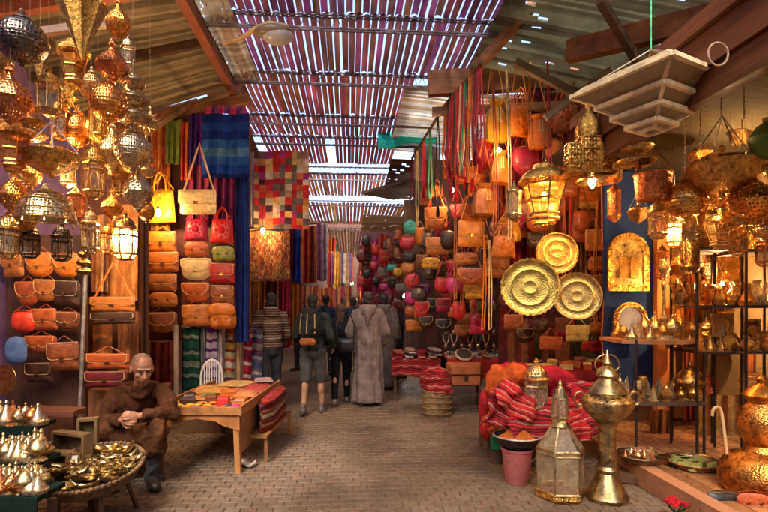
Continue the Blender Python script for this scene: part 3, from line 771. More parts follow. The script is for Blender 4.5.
# ================================================================ PEOPLE
HS = stripes('striped_hooded_weave', [(.1, .06, .04), (.26, .17, .11), (.07, .04, .03), (.2, .11, .07), (.06, .035, .03), (.36, .28, .2)], 9, 2)
standing(271, 412, 'person in a brown and cream striped hooded top walking away on the left', face=.5, h=1.69, topcol=(1, 1, 1), topmat=HS, botcol=(.05, .05, .06), stride=.05, hood=True, arms=((.05, .05), (.1, .03)), top='striped_hooded_top', hair=(.015, .01, .01))
bpk = standing(313, 414, 'person in grey shorts and dark jacket carrying a backpack, seen from behind', face=-.1, h=1.67, topcol=(.04, .045, .04), bottom='shorts', botcol=(.09, .09, .085), stride=.14, skin=(.45, .24, .14), shoe=(.12, .1, .09), hair=(.02, .013, .01), arms=((.1, .03), (.02, .03)), elbow=.35)
standing(341, 404, 'person in black jacket and tight black trousers mid stride in the centre of the alley', face=.05, h=1.54, topcol=(.018, .018, .022), botcol=(.012, .012, .015), stride=.2, longhair=True, hair=(.1, .045, .02), arms=((.15, .02), (.05, .02)), shoe=(.15, .13, .12), skin=SKINP, elbow=.3)
DJ = stripes('djellaba_weave', [(.3, .235, .2), (.26, .2, .17), (.31, .245, .21)], 30, 0, distort=.01)
standing(368, 405, 'person in a long pale grey brown hooded robe seen from behind', face=.05, h=1.72, robe=((.26, .2, .178),), hood=True, stride=.04, hair=(.05, .035, .03), arms=((.06, .04), (.06, .04)), elbow=.2, skin=SKIN)
standing(384, 389, 'person in a darker robe half hidden behind the pale robed one', face=-.25, h=1.72, robe=((.17, .13, .12),), hood=True, stride=.05, hair=(.03, .02, .02), skin=SKIN)
standing(326, 376, 'person in a dark blue jacket just beyond the backpacker', face=.1, h=1.72, topcol=(.03, .045, .09), stride=.1, fine=False, hair=(.02, .015, .01))
standing(353, 372, 'person in a blue top between the central walker and the robed figure', face=.3, h=1.68, topcol=(.03, .045, .08), stride=.12, fine=False, hair=(.03, .02, .015))
standing(301, 371, 'person in brown standing in the shade left of the backpacker', face=2.4, h=1.7, topcol=(.09, .05, .035), stride=.04, fine=False, hair=(.01, .01, .01))
standing(339, 358, 'distant person in a dark red coat far down the alley', face=-.2, h=1.7, topcol=(.16, .03, .04), stride=.1, fine=False, hair=(.02, .015, .01))
standing(363, 356, 'distant person in black far down the alley', face=.2, h=1.72, topcol=(.02, .02, .025), stride=.12, fine=False, hair=(.02, .015, .01))
standing(349, 350, 'farthest person, in a light top, in the middle of the alley', face=2.9, h=1.7, topcol=(.3, .26, .24), stride=.1, fine=False, hair=(.02, .015, .01))
standing(330, 352, 'far person in grey beside the distant red coat', face=.1, h=1.66, topcol=(.1, .1, .11), stride=.1, fine=False, hair=(.02, .015, .01))
standing(398, 378, 'shopkeeper in dark clothes by the string of small bags', face=1.9, h=1.7, topcol=(.04, .03, .035), stride=.05, fine=False, hair=(.015, .01, .01), skin=SKIN)
standing(320, 364, 'far person in a brown coat and pale headscarf at the left of the alley', face=.4, h=1.62, topcol=(.2, .11, .06), stride=.08, fine=False, hat=(.5, .4, .33))
standing(344, 362, 'far person in a green grey jacket between the walkers', face=0, h=1.7, topcol=(.06, .08, .05), stride=.1, fine=False, hair=(.05, .03, .02))
standing(375, 366, 'far person in a mustard top right of the pale robed figure', face=2.7, h=1.66, topcol=(.4, .22, .05), stride=.06, fine=False, hair=(.02, .015, .01))
standing(356, 346, 'tiny far person with a white cap near the end of the alley', face=.1, h=1.7, topcol=(.25, .2, .16), stride=.08, fine=False, hat=(.6, .55, .5))
# backpack worn by the tourist
bk_ = empty('backpack', bpk.location, bpk.rotation_euler.z, 'black and tan striped backpack on the back of the person in shorts', 'backpack')
mb = MB(); mb.ell((0, -.22, 1.27), (.15, .1, .2)); mb.ell((0, -.25, 1.18), (.14, .1, .12)); mb.ell((0, -.2, 1.42), (.11, .07, .07))
remesh(mb, 'body', M['fabric'], bk_, (.03, .03, .03), .01, 3, folds(.01, 12, 12, 4))
mb = MB()
for x in (-.09, 0, .09): mb.tube([(x, -.30 + abs(x)*.3, 1.4), (x*1.1, -.335 + abs(x)*.4, 1.28), (x*1.1, -.345 + abs(x)*.4, 1.14)], .008, 5)
mb.build('trim', M['fabric'], bk_, (.5, .33, .14))
for sx in (-1, 1): mb = MB(); mb.tube([(sx*.1, -.16, 1.46), (sx*.12, -.03, 1.52), (sx*.13, .13, 1.42), (sx*.15, .13, 1.25), (sx*.16, 0, 1.12), (sx*.13, -.15, 1.12)], .018, 6, flat=.5); mb.build('strap', M['fabric'], bk_, (.04, .04, .04))
mb = MB(); mb.pillow(rrect(.22, .1, .04, .98), .04, (0, 1.03), -.3); mb.build('pouch', M['fabric'], bk_, (.4, .14, .04))
hb = empty('shoulder_bag', W(346, 345, 7.4), -YAW, 'black shoulder bag hanging at the hip of the central walker', 'bag')
mb = MB(); mb.pillow(rrect(.26, .2, .05, -.1), .06, (0, 0)); mb.build('body', M['leather_world'], hb, (.02, .02, .022)); mb = MB(); mb.tube([(-.12, 0, .08), (-.14, -.03, .3), (-.08, .05, .5), (.02, .12, .55), (.12, .05, .3), (.12, 0, .08)], .01, 5); mb.build('strap', M['leather_world'], hb, (.02, .02, .022))
# ---- seated old man
def seated():
    V = Vector; body = MB(); d0 = 4.45
    hipL, hipR = W(116, 440, 4.62), W(142, 440, 4.62); knL, knR = W(108, 432, 4.2), W(158, 428, 4.2); anL, anR = W(112, 478, 4.3), W(151, 479, 4.3)
    shL, shR = W(115, 395, 4.5), W(163, 391, 4.5); elL, elR = W(103, 421, 4.36), W(172, 413, 4.36); wrL, wrR = W(122, 420, 4.12), W(140, 416, 4.12)
    chest, belly, neck, hd = W(139, 402, 4.52), W(133, 426, 4.6), W(140, 386, 4.42), W(142, 369, 4.33)
    for a, b, r1, r2 in ((hipL, knL, .075, .05), (hipR, knR, .075, .05), (knL, anL, .055, .038), (knR, anR, .055, .038), (shL, elL, .042, .038), (shR, elR, .042, .038), (elL, wrL, .036, .028), (elR, wrR, .036, .028), (belly, chest, .11, .11), (shL, shR, .045, .045), (chest, neck, .08, .055), (neck, hd, .055, .055)): body.cone(a, b, r1, r2)
    cam_dir = (V((0, 0, 1.3)) - hd); cam_dir.z = 0; cam_dir.normalize(); fw = (cam_dir*1.0 + V((.25, 0, -.42))).normalized()
    P, Q = head(body, hd, fw, s=1.12)
    # clasped hands
    hand(body, wrL + V((.005, -.01, 0)), (W(134, 421, 4.02) - wrL), V((.3, .9, -.2)), 1.05, .9, 1)
    hand(body, wrR + V((-.005, -.01, 0)), (W(126, 415, 4.05) - wrR), V((-.3, .9, -.3)), 1.05, .9, -1)
    for a, t in ((anL, W(112, 485, 4.15)), (anR, W(154, 486, 4.12))): body.cone(a, t, .034, .028)
    root = remesh(body, 'person', M['skin'], None, (.45, .2, .1), .0055, 2)
    tag(root, 'old balding person in a brown robe sitting hunched with clasped hands at the left', 'person')
    for sg in (-1, 1):
        m = MB(); m.ell(P(sg*.03, .076, .012), .0115, seg=10, rings=8); m.build('eye', M['plastic'], root, (.06, .035, .02))
        m = MB(); m.cone(P(sg*.016, .086, .034), P(sg*.046, .07, .034), .005, .004, 6); m.build('eyebrow', M['hair'], root, (.4, .34, .3))
    m = MB(); m.ell(P(0, -.045, .0), (.083*1.1, .075*1.1, .062*1.1), Q); m.ell(P(0, -.02, .035), (.077*1.12, .09*1.1, .082*1.12), Q); remesh(m, 'hair', M['hair'], root, (.3, .17, .11), .008, 1, folds(.005, 60, 60))
    m = MB(); m.ell(P(0, .05, -.086), (.036, .034, .02), Q); 0 and remesh(m, 'beard', M['hair'], root, (.3, .2, .14), .006, 1, folds(.005, 60, 60))
    # robe: torso and sleeves, then a lap cloth stretched over both knees
    m = MB()
    for a, b, r1, r2 in ((shL, elL, .075, .066), (shR, elR, .075, .066), (elL, elL.lerp(wrL, .85), .066, .05), (elR, elR.lerp(wrR, .85), .066, .05), (belly, chest, .16, .155), (shL, shR, .075, .075), (chest, neck - V((0, 0, .03)), .12, .075), (hipL, hipR, .17, .17),
        (hipL, knL, .12, .085), (hipR, knR, .12, .085), (knL, knL.lerp(anL, .36), .085, .095), (knR, knR.lerp(anR, .36), .085, .095)): m.cone(a, b, r1, r2, 16)
    out = V((.05, 0, 0))
    H = [(W(104, 436, 4.62), W(154, 434, 4.62), 0), (W(106, 428, 4.4), W(158, 425, 4.4), .02), (knL + V((-.07, -.02, .06)), knR + V((.07, -.02, .06)), .05), (knL + V((-.08, -.1, -.03)), knR + V((.08, -.1, -.03)), .08), (knL.lerp(anL, .2) + V((-.09, -.09, 0)), knR.lerp(anR, .2) + V((.09, -.09, 0)), .09), (knL.lerp(anL, .44) + V((-.1, -.06, 0)), knR.lerp(anR, .44) + V((.1, -.06, 0)), .09)]
    def lap(u, v):
        t = v*5; k = min(4, int(t)); f = t - k; A = H[k][0].lerp(H[k+1][0], f); B = H[k][1].lerp(H[k+1][1], f); sg = H[k][2]*(1-f) + H[k+1][2]*f
        p = A.lerp(B, u); s_ = math.sin(u*math.pi)**2; return p + V((0, sg*s_*1.3, -sg*s_*.9)) + V((0, .014*math.sin(u*23 + v*2)*v, 0))
    m.sheet(lap, 28, 26, .05)
    remesh(m, 'robe', M['fabric'], root, (.1, .036, .015), .0095, 5, folds(.026, 14, 7, 11))
    m = MB(); m.cone(shL.lerp(neck, .6), W(137, 397, 4.33), .04, .028); m.cone(shR.lerp(neck, .6), W(142, 397, 4.33), .04, .028); m.cone(W(124, 388, 4.56), W(156, 387, 4.56), .06, .06); remesh(m, 'hood', M['fabric'], root, (.09, .032, .014), .01, 5, folds(.014, 14, 14, 5))
    for k, a, n in ((knL, anL, 0), (knR, anR, 1)): 
        m = MB(); m.cone(k.lerp(a, .25), a, .066, .055); remesh(m, 'trouser_leg', M['fabric'], root, (.05, .05, .055), .01, 2, folds(.012, 16, 16, n))
        m = MB(); t = W(113 if n == 0 else 155, 488, 4.1); m.cone(a - V((0, 0, .02)), t, .048, .045); m.cone(a.lerp(t, .3), t, .05, .046); m.ell((a+t)/2 - V((0, 0, .055)), (.05, .13, .02)); m.cone(a, a + V((0, 0, .05)), .055, .05); remesh(m, 'shoe', M['leather_world'], root, (.03, .025, .022), .009, 2)
    lo = min(v.co.z for v in root.data.vertices); return root
old = seated()
stl = empty('low_stool', W(130, 452, 4.7), -YAW, 'low wooden stool under the seated old person', 'stool'); stl.location.z = 0
mb = MB(); mb.box((0, 0, .14), (.42, .3, .04)); mb.build('seat', M['wood'], stl, (.2, .09, .04), smooth=False)
for x in (-.17, .17):
    for y in (-.11, .11): mb = MB(); mb.box((x, y, .06), (.04, .04, .12)); mb.build('leg', M['wood'], stl, (.2, .09, .04), smooth=False)

RS = stripes('red_striped_weave', [(.5, .02, .02), (.42, .02, .02), (.5, .04, .02), (.45, .2, .13), (.45, .02, .02), (.08, .01, .015), (.5, .03, .02), (.4, .01, .02), (.52, .2, .12), (.45, .015, .02)], 8.5, 2, distort=.12)
RS2 = stripes('maroon_striped_weave', [(.35, .015, .02), (.05, .01, .01), (.42, .03, .03), (.3, .01, .02), (.4, .2, .15), (.3, .01, .02), (.42, .02, .02), (.1, .01, .02)], 9, 2, distort=.12)
def heap(pts, mat, color, label, name='draped_textile', cat='textile', vox=.014, seed=0, amp=.02, flatten=None):
    mb = MB()
    for p, r_ in pts: mb.ell(p, r_, seg=12, rings=8)
    o = remesh(mb, name, mat, None, color, vox, 5, folds(amp, 13, 13, seed)); rebase(o, pts[0][0]); return tag(o, label, cat)
d = 4.7
heap([(W(498, 385, d), (.12, .14, .2)), (W(505, 405, d), (.16, .14, .14)), (W(490, 420, d), (.09, .12, .14)), (W(515, 375, d+.1), (.12, .12, .12)), (W(510, 422, d-.1), (.15, .1, .1))], M['fabric'], (.62, .11, .02), 'bright orange cloth heaped on the low stand', seed=1)
heap([(W(486, 425, d), (.05, .09, .16)), (W(484, 405, d), (.04, .09, .13))], M['fabric'], (.4, .02, .02), 'dark red cloth hanging at the left side of the low stand', seed=2)
heap([(W(545, 378, d+.3), (.3, .16, .12)), (W(570, 392, d+.3), (.25, .16, .12)), (W(515, 372, d+.4), (.2, .15, .1))], M['fabric'], (.42, .015, .03), 'crimson cloth heaped behind the pale glass lantern', seed=3)
p0 = G(437, 415)
heap([(p0 + Vector((0, 0, .42)), (.2, .18, .14)), (p0 + Vector((-.03, -.02, .55)), (.2, .16, .12)), (p0 + Vector((.02, -.08, .36)), (.2, .14, .12)), (p0 + Vector((-.1, 0, .48)), (.14, .14, .16))], RS2, None, 'red striped textile bulging over the straw basket', seed=5)
# ---------------------------------------------------------------- world, sun, camera
w = bpy.data.worlds.new("World"); scene.world = w; w.use_nodes = True
nt = w.node_tree; bg = nt.nodes['Background']
sky = nt.nodes.new('ShaderNodeTexSky'); sky.sky_type = 'NISHITA'; sky.sun_disc = False
sky.sun_elevation = R(50); sky.sun_rotation = R(200); sky.air_density = .7; sky.dust_density = 3.5; sky.ozone_density = .5
nt.links.new(sky.outputs[0], bg.inputs[0]); bg.inputs[1].default_value = SKY
sl = bpy.data.lights.new('sun', 'SUN'); sl.energy = SUN; sl.angle = R(22); sl.color = (1, .94, .85)
so = bpy.data.objects.new('sun', sl); COL.objects.link(so)
so.rotation_euler = (R(40), 0, R(-20)); so.location = (0, 0, 12)
cam = bpy.data.cameras.new('camera'); co = bpy.data.objects.new('camera', cam); COL.objects.link(co)
cam.lens = F/768*36; cam.sensor_width = 36; cam.shift_y = (CY-256)/768; cam.clip_end = 500; cam.clip_start = .05
co.location = (0, 0, CAMZ); co.rotation_euler = (R(90), 0, -YAW); scene.camera = co
scene.view_settings.view_transform = 'Standard'; scene.view_settings.look = 'None'; scene.view_settings.exposure = EXPO; scene.view_settings.gamma = 1
scene.view_settings.use_curve_mapping = False
# ---------------------------------------------------------------- ground and pavers
def ground_mat():
    m, nt, b = new_mat('earth_joint'); vec = coords(nt); n = N(nt, 'ShaderNodeTexNoise', Scale=6.0, Detail=6.0); nt.links.new(vec, n.inputs['Vector'])
    nt.links.new(ramp(nt, n.outputs[0], [(.3, (.09, .055, .035)), (.7, (.15, .095, .06))]), b.inputs['Base Color']); b.inputs['Roughness'].default_value = .95
    bump(nt, b, n.outputs[0], .5, .01); return m
def paver_mat():
    m, nt, b = new_mat('brick_paver'); vec = coords(nt)
    at = N(nt, 'ShaderNodeAttribute', attribute_name='Col')
    n1 = N(nt, 'ShaderNodeTexNoise', Scale=.9, Detail=5.0, Roughness=.6); n2 = N(nt, 'ShaderNodeTexNoise', Scale=30.0, Detail=6.0, Roughness=.7)
    for n in (n1, n2): nt.links.new(vec, n.inputs['Vector'])
    c = mixc(nt, 'MULTIPLY', 1.0, at.outputs['Color'], ramp(nt, n1.outputs[0], [(.36, .5), (.66, 1.25)]))
    c = mixc(nt, 'MULTIPLY', 1.0, c, ramp(nt, n2.outputs[0], [(.3, .6), (.65, 1.15)]))
    nt.links.new(c, b.inputs['Base Color'])
    nt.links.new(ramp(nt, n1.outputs[0], [(.3, .42), (.7, .75)]), b.inputs['Roughness'])
    bump(nt, b, n2.outputs[0], .6, .006); return m
mb = MB(); mb.grid([(-150, -150, -.008), (150, -150, -.008), (-150, 150, -.008), (150, 150, -.008)], 2, 2)
struct('ground', mb, ground_mat())
def pavers():
    mb = MB(); bw, bd = .122, .098; y = -3.0; row = 0
    while y < 24:
        x = -3.55 + (bw/2 if row % 2 else 0) + rnd.uniform(-.015, .015)
        yy = y
        while x < 4.5:
            j = lambda a: rnd.uniform(-a, a)
            wv = .012*math.sin(x*1.3 + y*.4) + .01*math.sin(x*3.1)
            x0, x1, y0, y1 = x + .0025 + j(.0015), x + bw - .0025 + j(.0015), yy + wv + .0035 + j(.0015), yy + wv + bd - .0035 + j(.0015)
            z = j(.0015); e = .005; tx, ty = j(.002), j(.002)
            br = rnd.uniform(.82, 1.03); k = rnd.random()
            col = (.215*br, (.13 + .02*k)*br, (.075 + .02*k)*br)
            b = len(mb.v)
            mb.v += [(x0, y0, z-.012), (x1, y0, z-.012), (x1, y1, z-.012), (x0, y1, z-.012),
                     (x0+e, y0+e, z-tx-ty), (x1-e, y0+e, z+tx-ty), (x1-e, y1-e, z+tx+ty), (x0+e, y1-e, z-tx+ty)]
            for q in ((4, 5, 6, 7), (0, 1, 5, 4), (1, 2, 6, 5), (2, 3, 7, 6), (3, 0, 4, 7)): mb.face([b+k2 for k2 in q], col)
            x += bw
        y += bd; row += 1
    return struct('pavement', mb, paver_mat())
pavers()
# raised shop floors
def plinth(name, x0, x1, y0, y1, z1, color, label_mat='plaster'):
    mb = MB(); mb.box(((x0+x1)/2, (y0+y1)/2, z1/2-.02), (x1-x0, y1-y0, z1+.04)); return struct(name, mb, M[label_mat], color)
plinth('floor', 2.5, 4.2, 2.4, 6.4, .13, (.3, .14, .06))
mb = MB()
for i in range(7):
    for j in range(14):
        b = rnd.uniform(.7, 1.15); cc = (.42*b, (.17+.03*rnd.random())*b, .07*b)
        mb.box((2.62+i*.235, 2.55+j*.28, .137), (.225, .27, .012), col=cc)
struct('tiled_floor', mb, M['ceramic'])
# ---------------------------------------------------------------- side buildings
def building(name, x0, x1, y0, y1, z1, color, label):
    r = empty(name, ((x0+x1)/2, (y0+y1)/2, 0), 0, label, 'building')
    inv = Matrix.Translation(-r.location)
    a = MB(); a.box(((x0+x1)/2, (y0+y1)/2, z1/2), (x1-x0, y1-y0, z1)); a.move(inv); a.build('wall', M['plaster'], r, color, smooth=False)
    c = MB(); c.box(((x0+x1)/2, (y0+y1)/2, z1+.06), (x1-x0+.16, y1-y0+.02, .12)); c.move(inv); c.build('coping', M['plaster'], r, tuple(k*.8 for k in color), smooth=False)
    return r
building('shop_building', -7, -3.4, -8, 6.6, 5.3, (.2, .12, .3), 'purple plastered shop wall behind the hanging lanterns on the left')
building('shop_building', -7, -3.45, 6.61, 12.5, 5.0, (.34, .16, .08), 'ochre plastered shop wall behind the bag boards on the left')
building('shop_building', -7, -2.6, 12.52, 30, 4.8, (.2, .09, .05), 'far left shop wall beyond the textile stalls')
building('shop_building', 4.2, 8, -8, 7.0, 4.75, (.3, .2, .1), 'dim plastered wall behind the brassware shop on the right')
building('shop_building', 3.3, 8, 7.02, 13.5, 4.7, (.28, .12, .07), 'red brown shop wall behind the leather bags on the right')
building('shop_building', 2.0, 8, 13.52, 30, 4.6, (.18, .08, .05), 'far right shop wall beyond the bag stalls')
building('shop_building', -8, 9, 31, 34, 6.5, (.14, .07, .05), 'pale wall closing the far end of the covered alley')
# ---------------------------------------------------------------- roof
def slat_mat():
    m, nt, b = new_mat('roof_slat'); vec = coords(nt, (3, .5, 1)); c, nz = basecol(nt, vec, .5, 2.5, dark=.45)
    nt.links.new(c, b.inputs['Base Color']); b.inputs['Roughness'].default_value = .5
    tb = nt.nodes.new('ShaderNodeBsdfTranslucent'); nt.links.new(c, tb.inputs[0]); mx = N(nt, 'ShaderNodeMixShader'); mx.inputs[0].default_value = .47
    nt.links.new(b.outputs[0], mx.inputs[1]); nt.links.new(tb.outputs[0], mx.inputs[2]); nt.links.new(mx.outputs[0], nt.nodes['Material Output'].inputs[0])
    n2 = N(nt, 'ShaderNodeTexNoise', Scale=20.0); nt.links.new(vec, n2.inputs['Vector']); bump(nt, b, n2.outputs[0], .4, .01)
    return m
MS = slat_mat()
def slat_roof(y0, y1, x0, x1, z, pitch, gap, color, label, skip=(), bright=0):
    mb = MB(); n = int((x1-x0)/pitch)
    for i in range(n):
        if i in skip: continue
        x = x0 + (i+.5)*pitch + rnd.uniform(-.007, .007); wd = pitch - gap*rnd.uniform(.6, 1.4)
        b = rnd.uniform(.8, 1.15); cc = (color[0]*b, color[1]*b*rnd.uniform(.8, 1.3), color[2]*b*rnd.uniform(.7, 1.5))
        zz = z + rnd.uniform(-.004, .004)
        pts = []
        for (yy, dz) in ((y0 + rnd.uniform(-.01, .04), rnd.uniform(-.015, .015)), ((y0+y1)/2, rnd.uniform(-.035, .0)), (y1 - rnd.uniform(-.01, .04), rnd.uniform(-.015, .015))):
            for k in range(5):
                t = k/4 - .5; pts.append((x + t*wd, yy, zz + dz + .018*math.cos(t*math.pi)))
        mb.grid(pts, 5, 3, False, cc)
        n0 = len(mb.v); mb.grid([(p[0], p[1], p[2]+.004) for p in pts], 5, 3, False, cc)
    o = mb.build('slatted_roof', MS, None); rebase(o, ((x0+x1)/2, (y0+y1)/2, z))
    return tag(o, label, 'roof')
ZR = 4.62
P1 = (.37, .15, .15); PU = (.31, .16, .2)
slat_roof(-1.0, 5.36, -1.5, 1.75, ZR, .086, .0145, PU, 'purple red slatted roof bay nearest the viewer, letting white light through')
slat_roof(5.30, 6.66, -1.52, 1.62, ZR-.02, .084, .0145, PU, 'purple slatted roof bay between the first and second lattice beams')
slat_roof(6.6, 8.12, -1.9, .95, ZR-.04, .08, .012, P1, 'red slatted roof bay above the blue hanging blanket')
slat_roof(8.06, 9.14, -1.9, .95, ZR-.05, .08, .0125, P1, 'narrow red slatted roof bay behind the third lattice beam')
slat_roof(9.08, 10.9, -1.6, .9, ZR-.06, .078, .014, (.34, .1, .1), 'pinkish slatted roof bay just before the open skylight gap', skip=(15, 16))
slat_roof(11.5, 14.0, -2.2, 1.6, ZR-.1, .09, .017, (.42, .2, .14), 'tan slatted roof bay just beyond the open skylight gap')
slat_roof(14.2, 18.0, -2.4, 1.8, ZR-.25, .11, .017, (.4, .22, .14), 'distant tan slatted roof bay over the crowd')
slat_roof(18.3, 29.0, -2.6, 2.0, ZR-.4, .12, .02, (.36, .22, .16), 'farthest slatted roof bay near the end of the alley')
def lattice_beam(y, x0, x1, z, label):
    mb = MB(); c = (1, 1, 1)
    for dz in (0, -.14):
        mb.tube([(x0, y, z+dz), (x1, y, z+dz)], .013, 6); mb.tube([(x0, y+.05, z+dz), (x1, y+.05, z+dz)], .013, 6)
    n = int((x1-x0)/.11)
    for i in range(n):
        a = x0 + i*(x1-x0)/n; b = a + (x1-x0)/n
        mb.tube([(a, y+.025, z), ((a+b)/2, y+.025, z-.14), (b, y+.025, z)], .006, 5)
    o = mb.build('lattice_beam', M['iron'], None, (.2, .17, .2)); rebase(o, ((x0+x1)/2, y, z)); return tag(o, label, 'roof beam', 'steel lattice beams under the slatted roof')
lattice_beam(5.3, -1.9, 2.3, ZR-.03, 'steel lattice beam nearest the viewer, crossing above the street light')
lattice_beam(6.6, -1.9, 2.3, ZR-.05, 'steel lattice beam where the right half of the slatted roof ends')
lattice_beam(8.05, -1.9, 1.6, ZR-.07, 'third steel lattice beam from the viewer, above the patchwork blanket')
lattice_beam(9.05, -1.9, 1.6, ZR-.08, 'fourth steel lattice beam from the viewer, before the skylight gap')
lattice_beam(10.95, -2.3, 1.8, ZR-.1, 'steel lattice beam on the near edge of the skylight gap')
lattice_beam(11.45, -2.3, 1.8, ZR-.12, 'steel lattice beam on the far edge of the skylight gap')
lattice_beam(14.1, -2.5, 2.0, ZR-.2, 'faint steel lattice beam beyond the skylight gap')
lattice_beam(18.1, -2.6, 2.0, ZR-.35, 'farthest steel lattice beam, over the crowd')
# purlins along the alley
def wood_beam(a, b, w_, h_, color, label, cat='wooden beam', name='wooden_beam', mat='wood_y'):
    mb = MB(); mb.beam(a, b, w_, h_); o = mb.build(name, M[mat], None, color, smooth=False); rebase(o, a); return tag(o, label, cat)
# left awning of boards and its rafters
def corrugated(pA, pB, pC, pD, n, color, label, amp=.018, gapfrac=0, mat=None, name='corrugated_awning', color2=None, holes=0):
    """sheet with corners A,B (near edge) C,D (far edge), ridges run A->B"""
    pA, pB, pC, pD = map(Vector, (pA, pB, pC, pD)); mb = MB()
    def cf(i, j):
        b = rnd.uniform(.65, 1.25); c0 = color2 if (color2 and rnd.random() < .4) else color
        return (c0[0]*b, c0[1]*b, c0[2]*b)
    nv = n*4+1; rows = []; NS = 28 if holes else 9
    nz = (pB-pA).cross(pC-pA).normalized()
    if nz.z < 0: nz = -nz
    for j in range(nv):
        v = j/(nv-1)
        for i in range(NS):
            u = i/(NS-1)
            p = pA.lerp(pB, u).lerp(pC.lerp(pD, u), v) + nz*amp*math.sin(j*math.pi/2) + nz*.01*math.sin(u*7+v*9)
            rows.append(p)
    b = len(mb.v); mb.v += [tuple(p) for p in rows]
    for j in range(nv-1):
        cc = cf(0, j)
        for i in range(NS-1):
            if holes and rnd.random() < holes: continue
            mb.face((b+j*NS+i, b+j*NS+i+1, b+(j+1)*NS+i+1, b+(j+1)*NS+i), cc)
    o = mb.build(name, mat or M['wood_x'], None); rebase(o, pA); return tag(o, label, 'awning')
MT = generic('translucent_sheet', .5, 0, .4, 2.5, .5, 30, .3, .01, 'noise', trans=.5)
corrugated((-3.4, 3.6, 4.2), (-1.5, 3.6, 4.5), (-3.4, 6.9, 3.9), (-1.5, 6.9, 4.5), 34, (.27, .21, .11), 'olive tan corrugated awning sloping over the left lantern stall', amp=.026, color2=(.17, .12, .06))
corrugated((-1.52, 3.6, 4.52), (-1.2, 3.6, 4.56), (-1.52, 6.9, 4.52), (-1.2, 6.9, 4.56), 30, (.5, .4, .25), 'pale narrow slatted edge strip beside the left board awning', amp=.024, holes=.0455, mat=MT, name='awning_edge')
wood_beam((-1.55, 3.4, 4.40), (-1.55, 7.0, 4.40), .1, .12, (.32, .1, .045), 'reddish rafter running along the edge of the left awning')
wood_beam((-3.4, 4.62, 4.05), (-1.5, 4.62, 4.42), .09, .1, (.34, .1, .045), 'reddish rafter crossing under the near half of the left awning', mat='wood_x')
wood_beam((-3.4, 5.6, 3.95), (-1.5, 5.6, 4.42), .06, .08, (.1, .05, .03), 'thin dark rafter crossing under the middle of the left awning', mat='wood_x')
wood_beam((-3.4, 6.85, 3.8), (-1.35, 6.85, 4.3), .1, .12, (.36, .15, .05), 'brown rafter at the far end of the left awning above the scarves', mat='wood_x')
building('shop_building', -7, 8, -9.5, -8.02, 6.2, (.3, .2, .12), 'wall behind the viewer, added to shut out sky fill')  # unseen wall added to stop sky light entering from behind the camera
slat_roof(-8, -1.1, -1.5, 1.75, ZR, .1, .012, PU, 'dark slatted roof bay over the alley behind the viewer, added to cut sky fill')  # unseen roof added behind the camera to reduce the sky fill
wood_beam(W(146, 133, 5.6), W(190, 104, 6.6), .05, .06, (.5, .26, .07), 'pale wooden brace rising to the far rafter of the left awning', mat='wood')
# far left awning stubs
corrugated((-3.4, 6.95, 3.9), (-1.6, 6.95, 4.5), (-3.4, 12.4, 3.4), (-1.7, 12.4, 4.1), 18, (.36, .2, .12), 'tan awning over the textile stalls on the left', holes=.05)
corrugated((-2.6, 13, 3.0), (-.9, 13, 3.5), (-2.6, 17, 2.9), (-.9, 17, 3.4), 14, (.3, .16, .09), 'brown low awning far down the left side', mat=MT, holes=.05)
# right awnings
corrugated((.75, 6.65, 4.45), (2.9, 6.65, 4.3), (.75, 9.4, 4.45), (2.9, 9.4, 4.3), 24, (.62, .6, .52), 'translucent corrugated awning over the leather bag stall', amp=.022, mat=MT, color2=(.42, .3, .16))
corrugated((1.5, 3.0, 4.5), (4.2, 3.0, 4.05), (1.5, 6.5, 4.5), (4.2, 6.5, 4.05), 34, (.15, .13, .06), 'mossy corrugated awning with gaps over the brassware shop', amp=.024, holes=.045, mat=MT, color2=(.09, .065, .03))
corrugated((.8, 9.5, 4.3), (2.9, 9.5, 4.2), (.8, 12, 4.1), (2.9, 12, 4.0), 16, (.2, .12, .07), 'brown awning behind the teal tarpaulin', holes=.05)
corrugated((.35, 12.5, 3.75), (2.4, 12.5, 3.7), (.35, 15, 3.6), (2.4, 15, 3.6), 12, (.12, .08, .06), 'dark board awning jutting over the far bag stalls', holes=.03)
corrugated((.2, 15.3, 3.3), (2.2, 15.3, 3.3), (.2, 17.5, 3.2), (2.2, 17.5, 3.2), 10, (.1, .1, .09), 'grey low awning behind the dark board awning', holes=.03)
for a, b, w_, h_, c_, l_ in (
    (W(395, 120, 8.6), W(480, 105, 8.6), .12, .2, (.3, .13, .05), 'brown cross beam above the teal tarpaulin'),
    (W(428, 84, 6.3), W(600, 74, 6.3), .12, .3, (.24, .085, .03), 'broad brown cross beam over the leather bag stall'),
    (W(432, 112, 6.45), W(560, 106, 6.3), .08, .1, (.3, .15, .06), 'slim brown cross beam below the broad beam'),
    (W(560, -25, 4.9), W(478, 66, 5.6), .08, .1, (.22, .09, .04), 'dark diagonal rafter pointing down to the strap pole'),
    (W(568, 52, 5.1), W(735, 12, 4.1), .12, .2, (.24, .075, .025), 'reddish brown beam crossing high over the brassware shop'),
    (W(640, 66, 4.6), W(600, 0, 4.1), .06, .07, (.12, .06, .03), 'dark short rafter above the huge stepped lantern'),
    (W(515, 62, 5.5), W(620, 118, 5.5), .07, .08, (.2, .13, .07), 'greyish diagonal strut behind the palace shaped lantern'),
    (W(610, 70, 5.4), W(545, 118, 5.4), .06, .07, (.2, .13, .07), 'short crossing strut above the hanging leather bags')):
    wood_beam(a, b, w_, h_, c_, l_, mat='wood_x')
